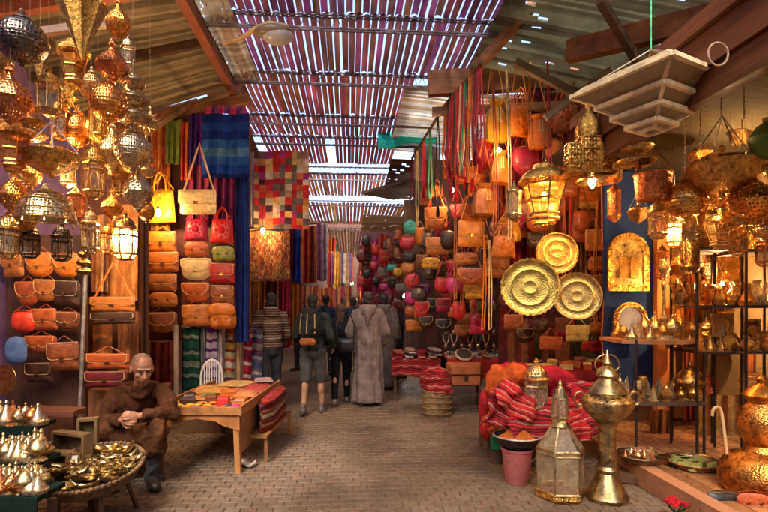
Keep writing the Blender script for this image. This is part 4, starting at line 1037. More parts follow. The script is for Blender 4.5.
# right fascia of the brassware shop
mb = MB(); 
for k, (z0, z1, dx) in enumerate(((2.88, 3.06, 0), (3.07, 3.30, -.03), (3.31, 3.42, -.07))):
    mb.box((2.36+dx, 3.3, (z0+z1)/2), (.09, 3.3, z1-z0))
o = mb.build('shop_fascia', M['wood_y'], None, (.17, .045, .01), smooth=False); rebase(o, (2.36, 3.3, 2.88)); tag(o, 'long reddish wooden fascia above the brassware shop', 'fascia')
# shop ceiling behind the fascia (a sloped plaster soffit)
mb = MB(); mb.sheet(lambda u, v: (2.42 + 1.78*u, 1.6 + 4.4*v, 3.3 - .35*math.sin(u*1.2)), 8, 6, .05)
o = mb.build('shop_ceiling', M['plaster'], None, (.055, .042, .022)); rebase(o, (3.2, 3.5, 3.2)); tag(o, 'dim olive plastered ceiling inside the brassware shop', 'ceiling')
# teal tarpaulin
mb = MB(); mb.sheet(lambda u, v: W(378 + 58*u, 131 + 17*v*(1-.2*u) - 3*u + 1.5*math.sin(u*9), 9.0 - .6*v), 12, 5, .01)
o = mb.build('tarpaulin', M['thin_fabric'], None, (.02, .55, .45)); rebase(o, W(405, 140, 9)); tag(o, 'bright teal tarpaulin strip under the right hand awnings', 'tarpaulin')
mb = MB(); mb.sheet(lambda u, v: W(414 + 26*u, 147 + 32*v + 2*math.sin(u*8), 8.7 + .05*math.sin(u*12)), 10, 6, .01)
o = mb.build('tarpaulin', M['thin_fabric'], None, (.5, .42, .48)); rebase(o, W(427, 160, 8.7)); tag(o, 'pale lilac cloth hanging below the teal tarpaulin', 'cloth')
mb = MB(); mb.beam(W(378, 196, 10.5), W(440, 180, 9.2), .9, .05); 
o = mb.build('wooden_board', M['wood_x'], None, (.16, .1, .06)); rebase(o, W(405, 190, 10)); tag(o, 'dark board canopy under the pale lilac cloth', 'board')
# strap pole
mb = MB(); mb.tube([W(482, 62, 5.3), W(445, 105, 6.6), W(412, 158, 9)], .022, 8)
o = mb.build('wooden_pole', M['wood_y'], None, (.12, .06, .03)); rebase(o, W(482, 62, 5.3)); tag(o, 'dark pole from which the long red straps hang', 'pole')
# ================================================================ LEFT SIDE
def board(px0, py0, px1, py1, d, color, label, mat='wood', name='display_board', cat='board', th=.04):
    """upright backing board facing the viewer"""
    a, b = W(px0, py0, d), W(px1, py1, d); mb = MB(); wd = (px1-px0)*d/F; hh = (py1-py0)*d/F
    mb.box((0, 0, -hh/2), (wd, th, hh)); o = mb.build(name, M[mat], None, color, smooth=False)
    o.location = W((px0+px1)/2, py0, d + th); o.rotation_euler = (0, 0, -YAW); return tag(o, label, cat)
def panel_cord(pts, r, color, label, cat, name, mat='iron'):
    mb = MB(); mb.tube(pts, r, 8); o = mb.build(name, M[mat], None, color); rebase(o, pts[0]); return tag(o, label, cat)
# --- satchel board A
board(-60, 235, 87, 432, 4.95, (.12, .05, .028), 'dark board behind the satchels at the left edge')
panel_cord([W(87, 238, 4.8), W(79, 432, 4.8)], .018, (.45, .42, .38), 'pale leaning metal pole beside the satchels at the left edge', 'pole', 'metal_pole')
g = 'satchels hung on the dark board at the left edge'
rows = [
 ('satchel', 14, 264, 19, 23, 'tan'), ('saddle', 40, 264, 24, 23, 'orange'), ('saddle', 68, 265, 24, 22, 'orange'),
 ('saddle', 28, 293, 20, 23, 'rust'), ('saddle', 46, 290, 21, 21, 'tan'), ('satchel', 67, 293, 24, 24, 'dark'),
 ('pouch', 24, 321, 24, 22, 'red'), ('satchel', 46, 319, 21, 20, 'rust'), ('saddle', 67, 320, 24, 17, 'brown'),
 ('saddle', 41, 344, 30, 17, 'rust'), ('satchel', 65, 356, 26, 27, 'brown'), ('satchel', 40, 372, 24, 19, 'dark'),
]
names = ['top row, leftmost', 'top row, middle', 'top row, beside the pole', 'second row, leftmost', 'second row, middle', 'second row, beside the pole', 'third row, bright one at the left', 'third row, middle',
         'third row, beside the pole', 'fourth row, left', 'lowest beside the pole', 'lowest row, left']
for (k, px, py, w_, h_, c_), n in zip(rows, names):
    cc = (.75, .05, .02) if (k == 'pouch') else C[c_]
    put_bag(k, px, py, w_*1.12, h_*1.1, 4.8, cc, '%s %s on the dark left board, %s' % (cn(c_), KN[k], n), g, strap=.35)
o = MB(); o.pillow(rrect(.2, .27, .09), .05, (0, .13)); o = o.build('felt_hat', M['fabric'], None, (.12, .2, .4), loc=W(16, 365, 4.7)); tag(o, 'dull blue felt cap hanging below the bright red pouch at the left edge', 'hat')
tray(4, 380, 15, 4.5, C['gold'], 'brass plate cut by the left edge of the photo')
wood_beam(W(30, 410, 4.62), W(80, 412, 4.62), .2, .05, (.2, .065, .03), 'reddish wooden shelf plank under the satchels at the left edge', 'shelf', 'shelf_plank', 'wood_x')
board(26, 410, 84, 470, 4.75, (.16, .06, .03), 'dark wooden chest front under the left satchels', name='wooden_chest', cat='chest', th=.3)
# --- bottom left tiered stand
st = empty('tiered_stand', W(18, 500, 3.1), -YAW, 'green covered tiered stand holding small brass pots', 'stand')
st.location.z = 0
tiers = [(3.5, 425, .5), (3.25, 460, .3), (3.0, 492, .3)]
for i, (d, py, dep) in enumerate(tiers):
    p = W(0, py, d); mb = MB(); mb.box((0, 0, 0), (.62, .26, .03)); mb.box((0, -.125, -.07), (.62, .012, .11))
    o = mb.build('step', M['fabric'], st, (.008, .022, .014), smooth=False); q = Matrix.Rotation(YAW, 4, 'Z') @ (p - st.location); o.location = q
for x in (-.4, .18):
    for y in (.05, .5): mb = MB(); mb.box((x, y, .16), (.04, .04, .32)); mb.build('leg', M['wood'], st, (.12, .05, .03), smooth=False)
kk = ['tagine', 'censer', 'tagine', 'teapot', 'tagine', 'censer', 'pyramid']
for i, (d, py, dep) in enumerate(tiers):
    rn = ['top', 'middle', 'bottom'][i]
    for j in range(8):
        for dj in (0, 1):
            if dj == 1 and i == 0: continue
            px = -6 + j*6.3 + dj*3.2; dd = d + (.07 if dj else -.06); kx = kk[(j*2+i+dj) % 7]
            h = rnd.uniform(.12, .175) ; b_ = W(px, py, dd); b_.z = W(px, py, d).z + .018
            sc = 500/dd
            put_pot(kx, b_, h*1.0, rnd.choice(['goldpale', 'silver', 'goldpale', 'copper']), 'small %s, %s tier of the green stand, %s from left, %s line' % (PN[kx], rn, ORD[j], 'rear' if dj else 'front'), 'small pots on the green tiered stand')
# --- basket tray with brassware
bt = empty('round_basket_tray', W(92, 478, 3.55), -YAW, 'wide round wicker tray heaped with brass openers and frames on the floor at the left', 'basket')
q = .33
mb = MB(); mb.lathe([(0, 0), (q*.9, .0), (q, .05), (q*1.05, .09), (q*1.0, .095), (q*.93, .04), (q*.85, .02), (0, .02)], 40); mb.build('tray', M['wicker'], bt, (.2, .1, .04))
mb = MB()
for k in range(60): a = k*math.pi/30; mb.ell((q*1.03*math.cos(a), q*1.03*math.sin(a), .095), (.02, .02, .013), seg=6, rings=4)
mb.build('rim', M['wicker'], bt, (.36, .2, .08))
for k in range(4): a = k*math.pi/2+.7; mb = MB(); mb.cone((q*.6*math.cos(a), q*.6*math.sin(a), 0), (q*.8*math.cos(a), q*.8*math.sin(a), -.36), .02, .016); mb.build('leg', M['wood'], bt, (.1, .05, .03))
bt.rotation_euler = (R(12), 0, -YAW)
def on_tray(x, y, z=.03): return bt.matrix_basis @ Vector((x, y, z))
bpy.context.view_layer.update()
# slipper shaped brass dishes
def slipper():
    r = empty('brass_slipper_dish'); mb = MB(); P = []
    for j in range(9):
        t = j/8; wd = .28*math.sin(math.pi*(t*.9+.05))**.7 * (1 - .35*t); z = .06 + .28*max(0, t-.7)**1.5*4
        for k in range(10): a = math.pi + math.pi*k/9; P.append((t-.5, wd*math.cos(a), z + .16 + wd*.75*math.sin(a)))
    n0 = len(P); mb.grid(P, 10, 9); mb.grid([(x*.95, y*.9, z+.025) for x, y, z in P], 10, 9); mb.build('dish', M['brass_plain'], r)
    mb = MB(); mb.tube([(.42, 0, .25), (.5, 0, .36), (.47, 0, .44), (.42, 0, .42)], .02, 6); mb.build('curl', M['brass_plain'], r); return r
for k in range(70):
    a = rnd.uniform(0, 6.28); rr = q*.85*math.sqrt(rnd.random()); x, y = rr*math.cos(a), rr*math.sin(a)
    if x < -.1 and y > -.02: x, y = abs(x), -abs(y)
    front = 'at the front' if y < -.1 else 'in the middle' if y < .1 else 'at the back'
    inst('slipper', slipper, on_tray(x, y, .05 + rnd.uniform(0, .035)), rnd.uniform(-.9, .9) + (3.14 if rnd.random() < .3 else 0), (.15, .15, .15),
         'pale gold slipper shaped dish lying in the round wicker tray %s' % front, 'brass slipper dishes in the wicker tray, ' + front, 'dish', {'*': (.88, .66, .32)}, rx=rnd.uniform(-.15, .3), ry=rnd.uniform(-.25, .25))
for k, (x, y, w_, h_) in enumerate(((.1, .12, .12, .1), (-.02, .02, .09, .12), (-.14, .0, .08, .15), (.2, .05, .1, .09))):
    r = empty('picture_frame', on_tray(x, y, .03), .2*k - .3, ['brass photo frame standing at the back of the wicker tray', 'brass photo frame in the middle of the wicker tray', 'tall brass photo frame at the left of the wicker tray', 'wide brass photo frame at the right of the wicker tray'][k], 'frame')
    mb = MB()
    for sx in (-1, 1): mb.box((sx*w_/2, 0, h_/2), (.018, .014, h_)); mb.box((0, 0, h_/2 + sx*(h_/2-.009)), (w_-.02, .014, .018))
    mb.build('frame', M['brass_plain'], r, C['gold'], smooth=False); mb = MB(); mb.box((0, .004, h_/2), (w_-.02, .006, h_-.02)); mb.build('pane', M['glass_frost'], r, (.8, .75, .6), smooth=False); r.rotation_euler = (R(-14), 0, .2*k-.3)
# open wooden boxes behind the tray
for k, (px, py, w_, h_, d, an, lab) in enumerate(((72, 452, 44, 40, 3.75, -.35, 'open olive wooden box leaning behind the wicker tray'), (88, 436, 18, 36, 3.95, .3, 'narrow olive wooden panel standing behind the wicker tray'), (60, 468, 30, 34, 3.6, -.2, 'small dark wooden frame beside the wicker tray'))):
    s = d/F; r = empty('wooden_box', W(px, py+h_/2, d), -YAW + an, lab, 'box'); a, b = w_*s, h_*s; mb = MB()
    for sx in (-1, 1): mb.box((sx*(a/2-.01), 0, b/2), (.02, .08, b)); mb.box((0, 0, b/2 + sx*(b/2-.01)), (a-.04, .08, .02))
    mb.build('frame', M['wood'], r, (.22, .13, .045), smooth=False); mb = MB(); mb.box((0, .035, b/2), (a-.04, .01, b-.04)); mb.build('back_panel', M['wood'], r, (.16, .11, .04), smooth=False)
# --- board B : orange hides and briefcases behind the old man
board(89, 180, 142, 445, 5.4, (.16, .05, .02), 'brown board carrying the orange hides behind the seated man')
cloth(108, 205, 138, 300, 5.25, [(.62, .22, .05)], 's', 'upper orange suede hide hanging behind the lit lantern', 'hide', 'leather_hide', 2, .03, mat='leather_world', bot=(100, 137))
cloth(92, 215, 108, 292, 5.2, [(.5, .2, .07), (.6, .3, .1), (.25, .1, .04)], 'v', 'tan leather hide with dark streaks left of the orange hide', 'hide', 'leather_hide', 3, .02, mat='leather_world')
cloth(93, 318, 112, 368, 5.25, [(.6, .2, .04)], 's', 'lower orange hide between the two wide briefcases, left one', 'hide', 'leather_hide', 1, .02, mat='leather_world')
cloth(118, 312, 138, 372, 5.25, [(.5, .17, .04), (.3, .1, .03)], 'v', 'lower rust hide between the two wide briefcases, right one', 'hide', 'leather_hide', 2, .02, mat='leather_world')
g = 'wide briefcases behind the seated man'
put_bag('brief', 113, 304, 46, 15, 4.95, 'tan', 'tan briefcase on top of the pair above the seated man', g, strap=2.5)
put_bag('brief', 113, 318, 46, 12, 4.95, 'dark', 'dark briefcase directly beneath the tan one above the seated man', g, strap=.2)
put_bag('brief', 108, 361, 42, 16, 4.85, 'rust', 'rust briefcase at the shoulder of the seated man', g, strap=.6)
put_bag('brief', 106, 379, 42, 17, 4.85, 'maroon', 'maroon briefcase beneath the rust one beside the seated man', g, strap=.2)
board(92, 388, 120, 450, 4.9, (.4, .15, .05), 'orange brown wooden box front beside the seated man', name='wooden_box', cat='box', th=.25)
# tall board posts
panel_cord([W(146, 165, 5.9), W(146, 440, 5.9)], .03, (.12, .05, .02), 'dark wooden post between the orange hides and the bag columns', 'post', 'wooden_post', 'wood')
# --- board C : columns of bags
board(148, 118, 250, 342, 6.75, (.18, .045, .03), 'dark red board behind the three columns of bags')
rows = [  # column x, entries
 (163, [('tote', 203, 27, 36, 'yellow', 'lit by the bulb'), ('satchel', 242, 27, 20, 'orange', ''), ('satchel', 262, 28, 19, 'orange', ''), ('satchel', 282, 27, 16, 'tan', ''), ('purse', 298, 27, 17, 'tan', ''), ('saddle', 322, 28, 20, 'brown', '')]),
 (197, [('tote', 228, 23, 24, 'crimson', ''), ('purse', 248, 23, 17, 'rust', ''), ('saddle', 269, 28, 21, 'cream', ''), ('saddle', 292, 28, 19, 'rust', ''), ('satchel', 315, 26, 20, 'tan', '')]),
 (223, [('tote', 229, 22, 26, 'red', ''), ('purse', 252, 22, 17, 'olive', ''), ('satchel', 273, 23, 19, 'red', ''), ('satchel', 295, 21, 19, 'brown', ''), ('backpack', 316, 25, 24, 'orange', '')]),
]
for ci, (px, L) in enumerate(rows):
    g = 'bags hung in columns on the dark red board'; cl = ['left', 'middle', 'right'][ci]
    for ri, (k, py, w_, h_, c_, ex) in enumerate(L):
        put_bag(k, px + rnd.uniform(-1, 1), py, w_*1.05, h_*1.08, 6.45, c_, '%s %s, %s from top, %s column left of the patchwork blanket' % (cn(c_), KN[k], ORD[ri], cl), g, strap=.4)
put_bag('satchel', 198, 202, 38, 25, 6.2, (.85, .58, .22), 'large cream yellow satchel hanging by a long thin strap above the bag columns', None, strap=2.0, colors={'strap': (.7, .42, .2)})
# scarves at the top
cloth(153, 118, 166, 200, 6.6, [(.55, .12, .03), (.7, .25, .04), (.3, .05, .03)], 'v', 'orange striped scarf at the left end of the scarf row', 'scarf', 'scarf', 2, .03, group=None)
cloth(166, 120, 182, 164, 6.5, [(.16, .22, .03), (.22, .28, .05)], 'v', 'olive green scarf between the orange and red scarves', 'scarf', 'scarf', 3, .03)
cloth(181, 122, 190, 180, 6.5, [(.5, .05, .03), (.6, .16, .04)], 'v', 'narrow red orange scarf beside the olive green one', 'scarf', 'scarf', 2, .03)
cloth(151, 130, 170, 230, 6.62, [(.75, .3, .05), (.6, .2, .04)], 'v', 'yellow orange scarf falling behind the lit yellow tote', 'scarf', 'scarf', 2, .03)
cloth(189, 114, 204, 165, 6.5, [(.06, .02, .2), (.12, .03, .28)], 'v', 'violet scarf left of the blue tie dyed blanket', 'scarf', 'scarf', 3, .03)
cloth(187, 160, 210, 222, 6.55, [(.2, .02, .06), (.32, .04, .1), (.1, .02, .05)], 'vr', 'wine red patterned scarf behind the cream yellow satchel', 'scarf', 'scarf', 3, .03)
dye = [(.012, .03, .2), (.016, .06, .3), (.01, .02, .12), (.03, .12, .36), (.08, .2, .34), (.03, .08, .35), (.015, .025, .12)]
cloth(202, 114, 249, 178, 6.35, [dye[0], dye[1], dye[0], dye[3], dye[4], dye[3], dye[1], dye[2]], 'h', 'blue tie dyed blanket folded over the top of the bag board', 'blanket', 'blanket', 3, .035)
cloth(214, 176, 236, 232, 6.5, [(.12, .01, .06), (.2, .02, .1), (.08, .01, .04)], 'vr', 'dark plum scarf hanging under the tie dyed blanket', 'scarf', 'scarf', 3, .03)
cloth(236, 176, 249, 342, 6.5, [dye[6], dye[2], dye[5], dye[6]], 'v', 'long navy cloth hanging down beside the right column of bags', 'cloth', 'hanging_cloth', 2, .03)
cloth(206, 106, 246, 114, 6.5, [(.75, .08, .25), (.3, .1, .4)], 'vr', 'pink scarf bunched over the rail above the tie dyed blanket', 'scarf', 'scarf', 5, .04)
# --- folded cloth rack D
panel_cord([W(182, 327, 6.6), W(264, 331, 7.0)], .018, (.3, .2, .1), 'rail carrying the folded cloths behind the plastic chair', 'rail', 'rail')
for k, (x0, x1, cols, lab) in enumerate((
    (183, 199, [(.012, .06, .045), (.015, .09, .07), (.012, .05, .05), (.2, .25, .2)], 'dark green folded cloth at the left end of the cloth rail'),
    (199, 206, [(.08, .1, .12), (.3, .3, .28), (.05, .05, .06)], 'grey folded cloth beside the green one on the rail'),
    (204, 216, [(.2, .05, .3), (.45, .4, .5), (.12, .03, .2), (.6, .5, .6)], 'purple and white checked cloth on the rail'),
    (216, 224, [(.55, .5, .45), (.15, .05, .1), (.1, .2, .3)], 'white and plum banded cloth on the rail'),
    (224, 234, [(.4, .06, .05), (.55, .35, .1), (.25, .03, .04), (.5, .45, .35)], 'red and cream zigzag cloth on the rail'),
    (234, 242, [(.5, .3, .15), (.3, .12, .06), (.1, .15, .25)], 'tan banded cloth on the rail'),
    (242, 251, [(.35, .02, .05), (.6, .5, .45), (.2, .02, .08)], 'crimson and white banded cloth on the rail'),
    (251, 262, [(.12, .12, .18), (.4, .35, .3), (.3, .05, .08), (.08, .1, .2)], 'slate banded cloth at the right end of the rail'))):
    n = 22; cc = [cols[(i*i//3 + i) % len(cols)] for i in range(n)]
    cloth(x0, 327 + k*.4, x1, 398, 6.62 + k*.045, cc, 'h' if k in (0, 2, 4, 6, 7) else 'v', lab, 'cloth', 'folded_cloth', 1, .03, nv=45, th=.04)
board(182, 342, 262, 400, 7.1, (.05, .025, .02), 'dark board behind the folded cloths', th=.03)
panel_cord([W(176, 325, 6.3), W(176, 408, 6.3)], .03, (.45, .36, .28), 'pale wooden post left of the folded cloths', 'post', 'wooden_post', 'wood')
cloth(150, 342, 176, 405, 6.6, [(.2, .02, .02), (.14, .015, .02), (.26, .04, .03)], 'vr', 'dark red cloth hanging between the seated man and the pale post', 'cloth', 'hanging_cloth', 4, .03)
# --- patchwork blanket and neighbours
PW = [(.3, .03, .16), (.55, .4, .36), (.45, .02, .02), (.28, .01, .03), (.55, .32, .1), (.5, .18, .05), (.14, .09, .1), (.45, .1, .03), (.5, .3, .14), (.06, .02, .03), (.4, .02, .03), (.1, .06, .04), (.45, .36, .26), (.16, .15, .1), (.35, .18, .12)]
cloth(254, 151, 309, 229, 8.3, PW, 'p', 'patchwork blanket of small red, cream and orange squares', 'blanket', 'patchwork_blanket', 2, .02, nu=56, nv=73, th=.02, pw=6)
cloth(248, 152, 254, 226, 8.4, [(.7, .62, .6), (.6, .45, .5)], 'v', 'narrow pale cloth at the left edge of the patchwork blanket', 'cloth', 'hanging_cloth', 2, .03)
cloth(249, 231, 290, 279, 8.2, [(.36, .14, .04), (.4, .2, .07), (.22, .05, .025), (.42, .24, .1), (.16, .05, .03), (.1, .05, .04), (.4, .08, .03)], 'p', 'brown and orange embroidered rug below the patchwork blanket', 'rug', 'rug', 2, .02, th=.03, nu=70, nv=46, pw=2)
for x0, x1, y0, y1, d, cols, lab in (
    (290, 304, 229, 282, 8.9, [(.1, .02, .05), (.02, .05, .35), (.02, .08, .5), (.6, .2, .05)], 'blue striped scarf right of the brown rug'),
    (304, 317, 226, 283, 9.3, [(.4, .02, .03), (.6, .1, .05), (.15, .02, .02), (.65, .25, .1)], 'red striped scarf beside the blue striped one'),
    (317, 328, 224, 281, 9.6, [(.45, .12, .3), (.35, .2, .35), (.65, .5, .5), (.2, .15, .25), (.75, .7, .7)], 'mauve and white striped scarf beside the red striped one'),
    (327, 334, 253, 285, 12.0, [(.6, .06, .04), (.5, .15, .3)], 'small red scarf in the distance left of the yellow ones'),
    (333, 341, 252, 288, 12.8, [(.75, .5, .06), (.6, .3, .05), (.4, .2, .04)], 'yellow scarf in the distance'),
    (341, 353, 253, 283, 13.6, [(.2, .15, .35), (.7, .7, .7), (.6, .3, .1), (.15, .2, .5), (.6, .1, .1)], 'multicoloured striped scarf furthest down the left side')):
    cloth(x0, y0, x1, y1, d, cols, 'v', lab, 'scarf', 'scarf', 3, .03, nu=28)
panel_cord([W(248, 230, 8.1), W(330, 222, 9.8)], .015, (.3, .2, .1), 'thin rail over the rug and the striped scarves', 'rail', 'rail')
for x0, x1, y0, y1, d, cols, lab in (
    (250, 262, 281, 345, 8.7, [(.5, .2, .05), (.6, .3, .08), (.3, .1, .04)], 'ochre cloth under the brown rug behind the striped hooded man'),
    (262, 280, 281, 350, 8.8, [(.12, .03, .02), (.3, .12, .05), (.08, .02, .02)], 'dark brown cloth behind the head of the striped hooded man'),
    (279, 290, 281, 348, 8.9, [(.5, .03, .08), (.6, .05, .15)], 'raspberry cloth between the striped hooded man and the backpacker'),
    (289, 301, 281, 345, 9.0, [(.5, .15, .03), (.6, .25, .05), (.35, .08, .02)], 'orange yellow cloth left of the backpacker'),
    (301, 318, 286, 340, 11.0, [(.45, .1, .08), (.6, .3, .12), (.25, .05, .05)], 'red orange cloth behind the backpacker in the distance'),
    (318, 334, 288, 332, 12.5, [(.45, .15, .04), (.4, .2, .06), (.25, .05, .02)], 'distant amber cloth right of the backpacker'),
    (334, 352, 286, 325, 14, [(.4, .06, .12), (.4, .2, .08), (.2, .04, .04)], 'farthest pinkish cloth at the end of the left stalls')):
    cloth(x0, y0, x1, y1, d, cols, 'vr', lab, 'cloth', 'hanging_cloth', 3, .04, nu=30)
# distant stalls
hues = [('scarlet', (.5, .03, .03)), ('pink', (.55, .08, .2)), ('amber', (.55, .24, .04)), ('crimson', (.36, .015, .05)), ('violet', (.22, .05, .28)), ('ochre', (.45, .2, .06)), ('teal', (.03, .25, .22)), ('cream', (.5, .4, .28))]
for k in range(20):
    left = k % 2 == 0; d_ = 14.6 + (k//2)*1.25; nm, hc = hues[(k*3) % 8]; nm2, hc2 = hues[(k*5 + 2) % 8]
    px = 336 + 1.0*(k//2) if left else 362 - .55*(k//2); y0 = 303 - (1.9 - .02*k)*500/d_; y1 = 303 - rnd.uniform(-.3, .3)*500/d_
    w_ = 8 if left else 10
    cloth(px - (w_ if left else 0), y0, px + (0 if left else w_), y1, d_, [hc, hc2, tuple(v*.4 for v in hc)], 'vr', '%s and %s cloth in the distance, %s stall back on the far %s' % (nm, nm2, ORD[k//2], 'left' if left else 'right'), 'cloth', 'hanging_cloth', 3, .05, nu=20)
# bulbs
def bulb(px, py, d, r, e, label, white=False, cordl=.5):
    o = empty('hanging_bulb', W(px, py, d), 0, label, 'light bulb')
    mb = MB(); mb.lathe([(0, -r*1.1), (r*.6, -r*.9), (r, -r*.1), (r*.8, r*.6), (r*.4, r*1.3), (0, r*1.3)], 14); mb.build('glass', M['bulb_white' if white else 'bulb'], o)
    mb = MB(); mb.lathe([(r*.42, r*1.25), (r*.45, r*2.2), (r*.15, r*2.5)], 10); mb.tube([(0, 0, r*2.4), (0, 0, cordl)], .004, 5); mb.build('socket', M['plastic'], o, (.05, .04, .03))
    l = bulb_light(W(px, py, d), e, (1, .93, .82) if white else (1, .58, .24), r*1.15); l.parent = o; l.location = (0, 0, 0); return o
bulb(158, 213, 6.15, .035, 26*LM, 'glowing bulb in front of the yellow tote')
bulb(263, 231, 8.0, .035, 15*LM, 'glowing bulb at the top of the brown rug')
bulb(405, 296, 12, .05, 30*LM, 'white glowing bulb far down the alley on the right', True)
bulb(338, 262, 14.5, .05, 26*LM, 'small distant bulb added as fill light among the yellow scarves')  # added bulb that brightens the distant left stalls
bulb(352, 283, 18, .05, 34*LM, 'tiny bulb added to brighten the end of the alley')  # added to lift the light at the far end
bulb(372, 268, 12.2, .03, 30*LM, 'added warm fill bulb among the distant red bags')  # extra bulb added to light the far bag cluster
# --- left lantern cluster
G1 = 'lanterns massed over the left edge'
LL = [
 ('globe', 22, 38, 47, 58, 3.1, (.2, .16, .13), 'large dark pierced metal ball lantern at the upper left corner'),
 ('onion', 10, 95, 42, 62, 3.0, 'copper', 'big coppery onion lantern under the dark ball lantern'),
 ('cone', 82, 30, 44, 62, 3.3, 'gold', 'large fluted golden cone hanging point down at the top left'),
 ('onion', 112, 62, 30, 46, 3.6, 'copper', 'pinkish copper lantern between the golden cone and the board awning'),
 ('hex', 49, 92, 30, 50, 3.3, 'gold', 'dim hexagonal lantern between the ball lantern and the silver chain of lanterns'),
 ('tiered', 133, 98, 34, 62, 3.7, 'silver', 'silvery tiered lantern at the top of the bright lantern column'),
 ('globe', 132, 148, 34, 50, 3.65, 'silver', 'silvery pierced ball in the middle of the bright lantern column'),
 ('globe', 108, 100, 34, 52, 3.5, 'goldred', 'golden pierced ball left of the bright lantern column'),
 ('onion', 138, 188, 28, 50, 3.75, 'silver', 'small silvery onion lantern at the foot of the bright lantern column'),
 ('onion', 112, 148, 26, 54, 3.8, 'goldpale', 'pale gold onion lantern beside the bright lantern column'),
 ('planter', 74, 60, 30, 52, 3.6, 'gold', 'tapered golden lantern behind the fluted cone'),
 ('planter', 13, 142, 34, 56, 3.2, 'goldred', 'tapered golden lantern at the left edge above the lampshade'),
 ('bowl', 52, 150, 52, 58, 3.35, 'gold', 'wide golden bowl hanging over the beaded lampshade'),
 ('dome', 46, 208, 54, 48, 3.3, 'goldpale', 'broad pale pierced lampshade fringed with beads'),
 ('hex', 94, 170, 26, 60, 3.7, 'gold', 'hexagonal lantern with ornate panes between the lampshade and the silver lanterns'),
 ('hex', 90, 230, 23, 50, 3.8, 'goldpale', 'small unlit hexagonal lantern left of the lit white one'),
 ('globe', 78, 128, 26, 46, 3.9, 'goldred', 'reddish pierced ball behind the hexagonal lantern'),
 ('onion', 14, 192, 28, 50, 3.3, 'goldred', 'onion lantern at the left edge beside the lampshade'),
 ('hex', 8, 235, 26, 50, 3.3, 'gold', 'hexagonal lantern cut by the left edge below the onion lantern'),
 ('hex', 30, 240, 24, 38, 3.6, (.1, .07, .05), 'small black hexagonal lantern below the left of the lampshade'),
 ('hex', 62, 242, 25, 40, 3.7, (.1, .07, .05), 'small black hexagonal lantern below the right of the lampshade'),
 ('cyl', 98, 122, 20, 46, 3.8, 'gold', 'slim golden cylinder lantern behind the pinkish lantern'),
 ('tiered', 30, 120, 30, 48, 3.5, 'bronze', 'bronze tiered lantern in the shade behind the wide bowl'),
 ('star', 66, 96, 26, 32, 3.9, 'gold', 'spiky golden star lantern deep in the left cluster'),
 ('star', 150, 120, 20, 26, 4.0, 'goldpale', 'small spiky star lantern right of the bright lantern column'),
 ('cyl', 76, 205, 18, 42, 3.8, 'copper', 'copper cylinder lantern right of the beaded lampshade'),
 ('onion', 112, 205, 20, 34, 4.0, 'goldred', 'small reddish onion lantern above the lit white lantern'),
 ('globe', -4, 60, 30, 52, 3.4, 'bronze', 'bronze ball lantern cut by the left edge behind the dark ball'),
 ('hex', 60, 118, 24, 44, 3.8, 'goldred', 'reddish hexagonal lantern above the wide golden bowl'),
 ('globe', 92, 85, 24, 36, 3.9, 'goldpale', 'pale pierced ball behind the pinkish lantern'),
 ('planter', 120, 178, 22, 34, 3.9, 'gold', 'little tapered lantern left of the small silvery onion'),
 ('tiered', 146, 158, 18, 44, 4.0, 'goldpale', 'narrow tiered lantern at the right edge of the left cluster'),
 ('onion', 30, 172, 22, 38, 3.6, 'gold', 'golden onion lantern left of the wide golden bowl'),
 ('star', 16, 168, 24, 28, 3.5, 'goldpale', 'spiky star lantern near the left edge'),
 ('cyl', 68, 170, 16, 40, 3.9, 'goldpale', 'pale cylinder lantern right of the wide golden bowl'),
 ('hex', 108, 238, 18, 34, 4.1, 'goldred', 'reddish hexagonal lantern touching the lit white one'),
 ('globe', 146, 210, 16, 26, 4.1, 'goldred', 'small reddish ball beside the wooden post'),
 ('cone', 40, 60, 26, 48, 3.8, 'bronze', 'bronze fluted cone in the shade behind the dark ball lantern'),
 ('onion', 118, 20, 24, 44, 3.6, 'goldred', 'onion lantern high up right of the fluted cone'),
 ('hex', 128, 52, 18, 36, 3.9, 'silver', 'silvery hexagonal lantern above the tiered one'),
 ('bowl', 20, 215, 30, 40, 3.5, 'gold', 'small golden bowl at the left of the beaded lampshade'),
 ('globe', 4, 118, 24, 40, 3.5, 'gold', 'golden ball cut by the left edge above the tapered lantern'),
 ('tiered', 84, 262, 16, 30, 4.1, 'bronze', 'little bronze tiered lantern below the small unlit hexagonal one'),
]
for t in LL: put_lantern(t[0], *t[1:7], t[7], G1, cord=max(.15, (t[2]-t[4]/2+60)*t[5]/F) if t[2] < 150 else (t[2]-t[4]/2-60)*t[5]/F, cat='lantern')
# filler small lanterns, each its own
o = put_lantern('hex', 125, 236, 32, 50, 4.2, 'bronze', 'lit lantern glowing white in front of the orange hides', G1, cord=.9, colors={'glass': (1, .85, .6)})
o2 = MB(); o2.lathe([(0, -.03), (.05, -.025), (.06, .03), (.03, .07), (0, .08)], 12)
p = W(125, 238, 4.2); o2 = o2.build('candle_bulb', M['bulb_white'], o); o2.matrix_basis = Matrix.Diagonal((1/o.scale[0]*.8, 1/o.scale[1]*.8, 1/o.scale[2]*.8)).to_4x4(); o2.location = (0, 0, -.62)
l = bulb_light(p, 22*LM, (1, .8, .55), .06)
bulb(77, 193, 3.95, .02, 14*LM, 'tiny glowing bulb between the lampshade and the hexagonal lantern')
bulb(40, 166, 3.75, .028, 26*LM, 'added fill bulb buried among the golden lanterns at the left edge')  # added bulb giving the left lanterns a warm glow
bulb(120, 118, 4.05, .028, 24*LM, 'added fill bulb hidden behind the silvery lantern column')  # extra bulb, added to light the lantern column from behind
wood_beam((-3.3, 3.1, 3.55), (-1.2, 3.1, 3.55), .05, .05, (.2, .1, .05), 'dark rail from which the left lanterns hang', mat='wood_x')
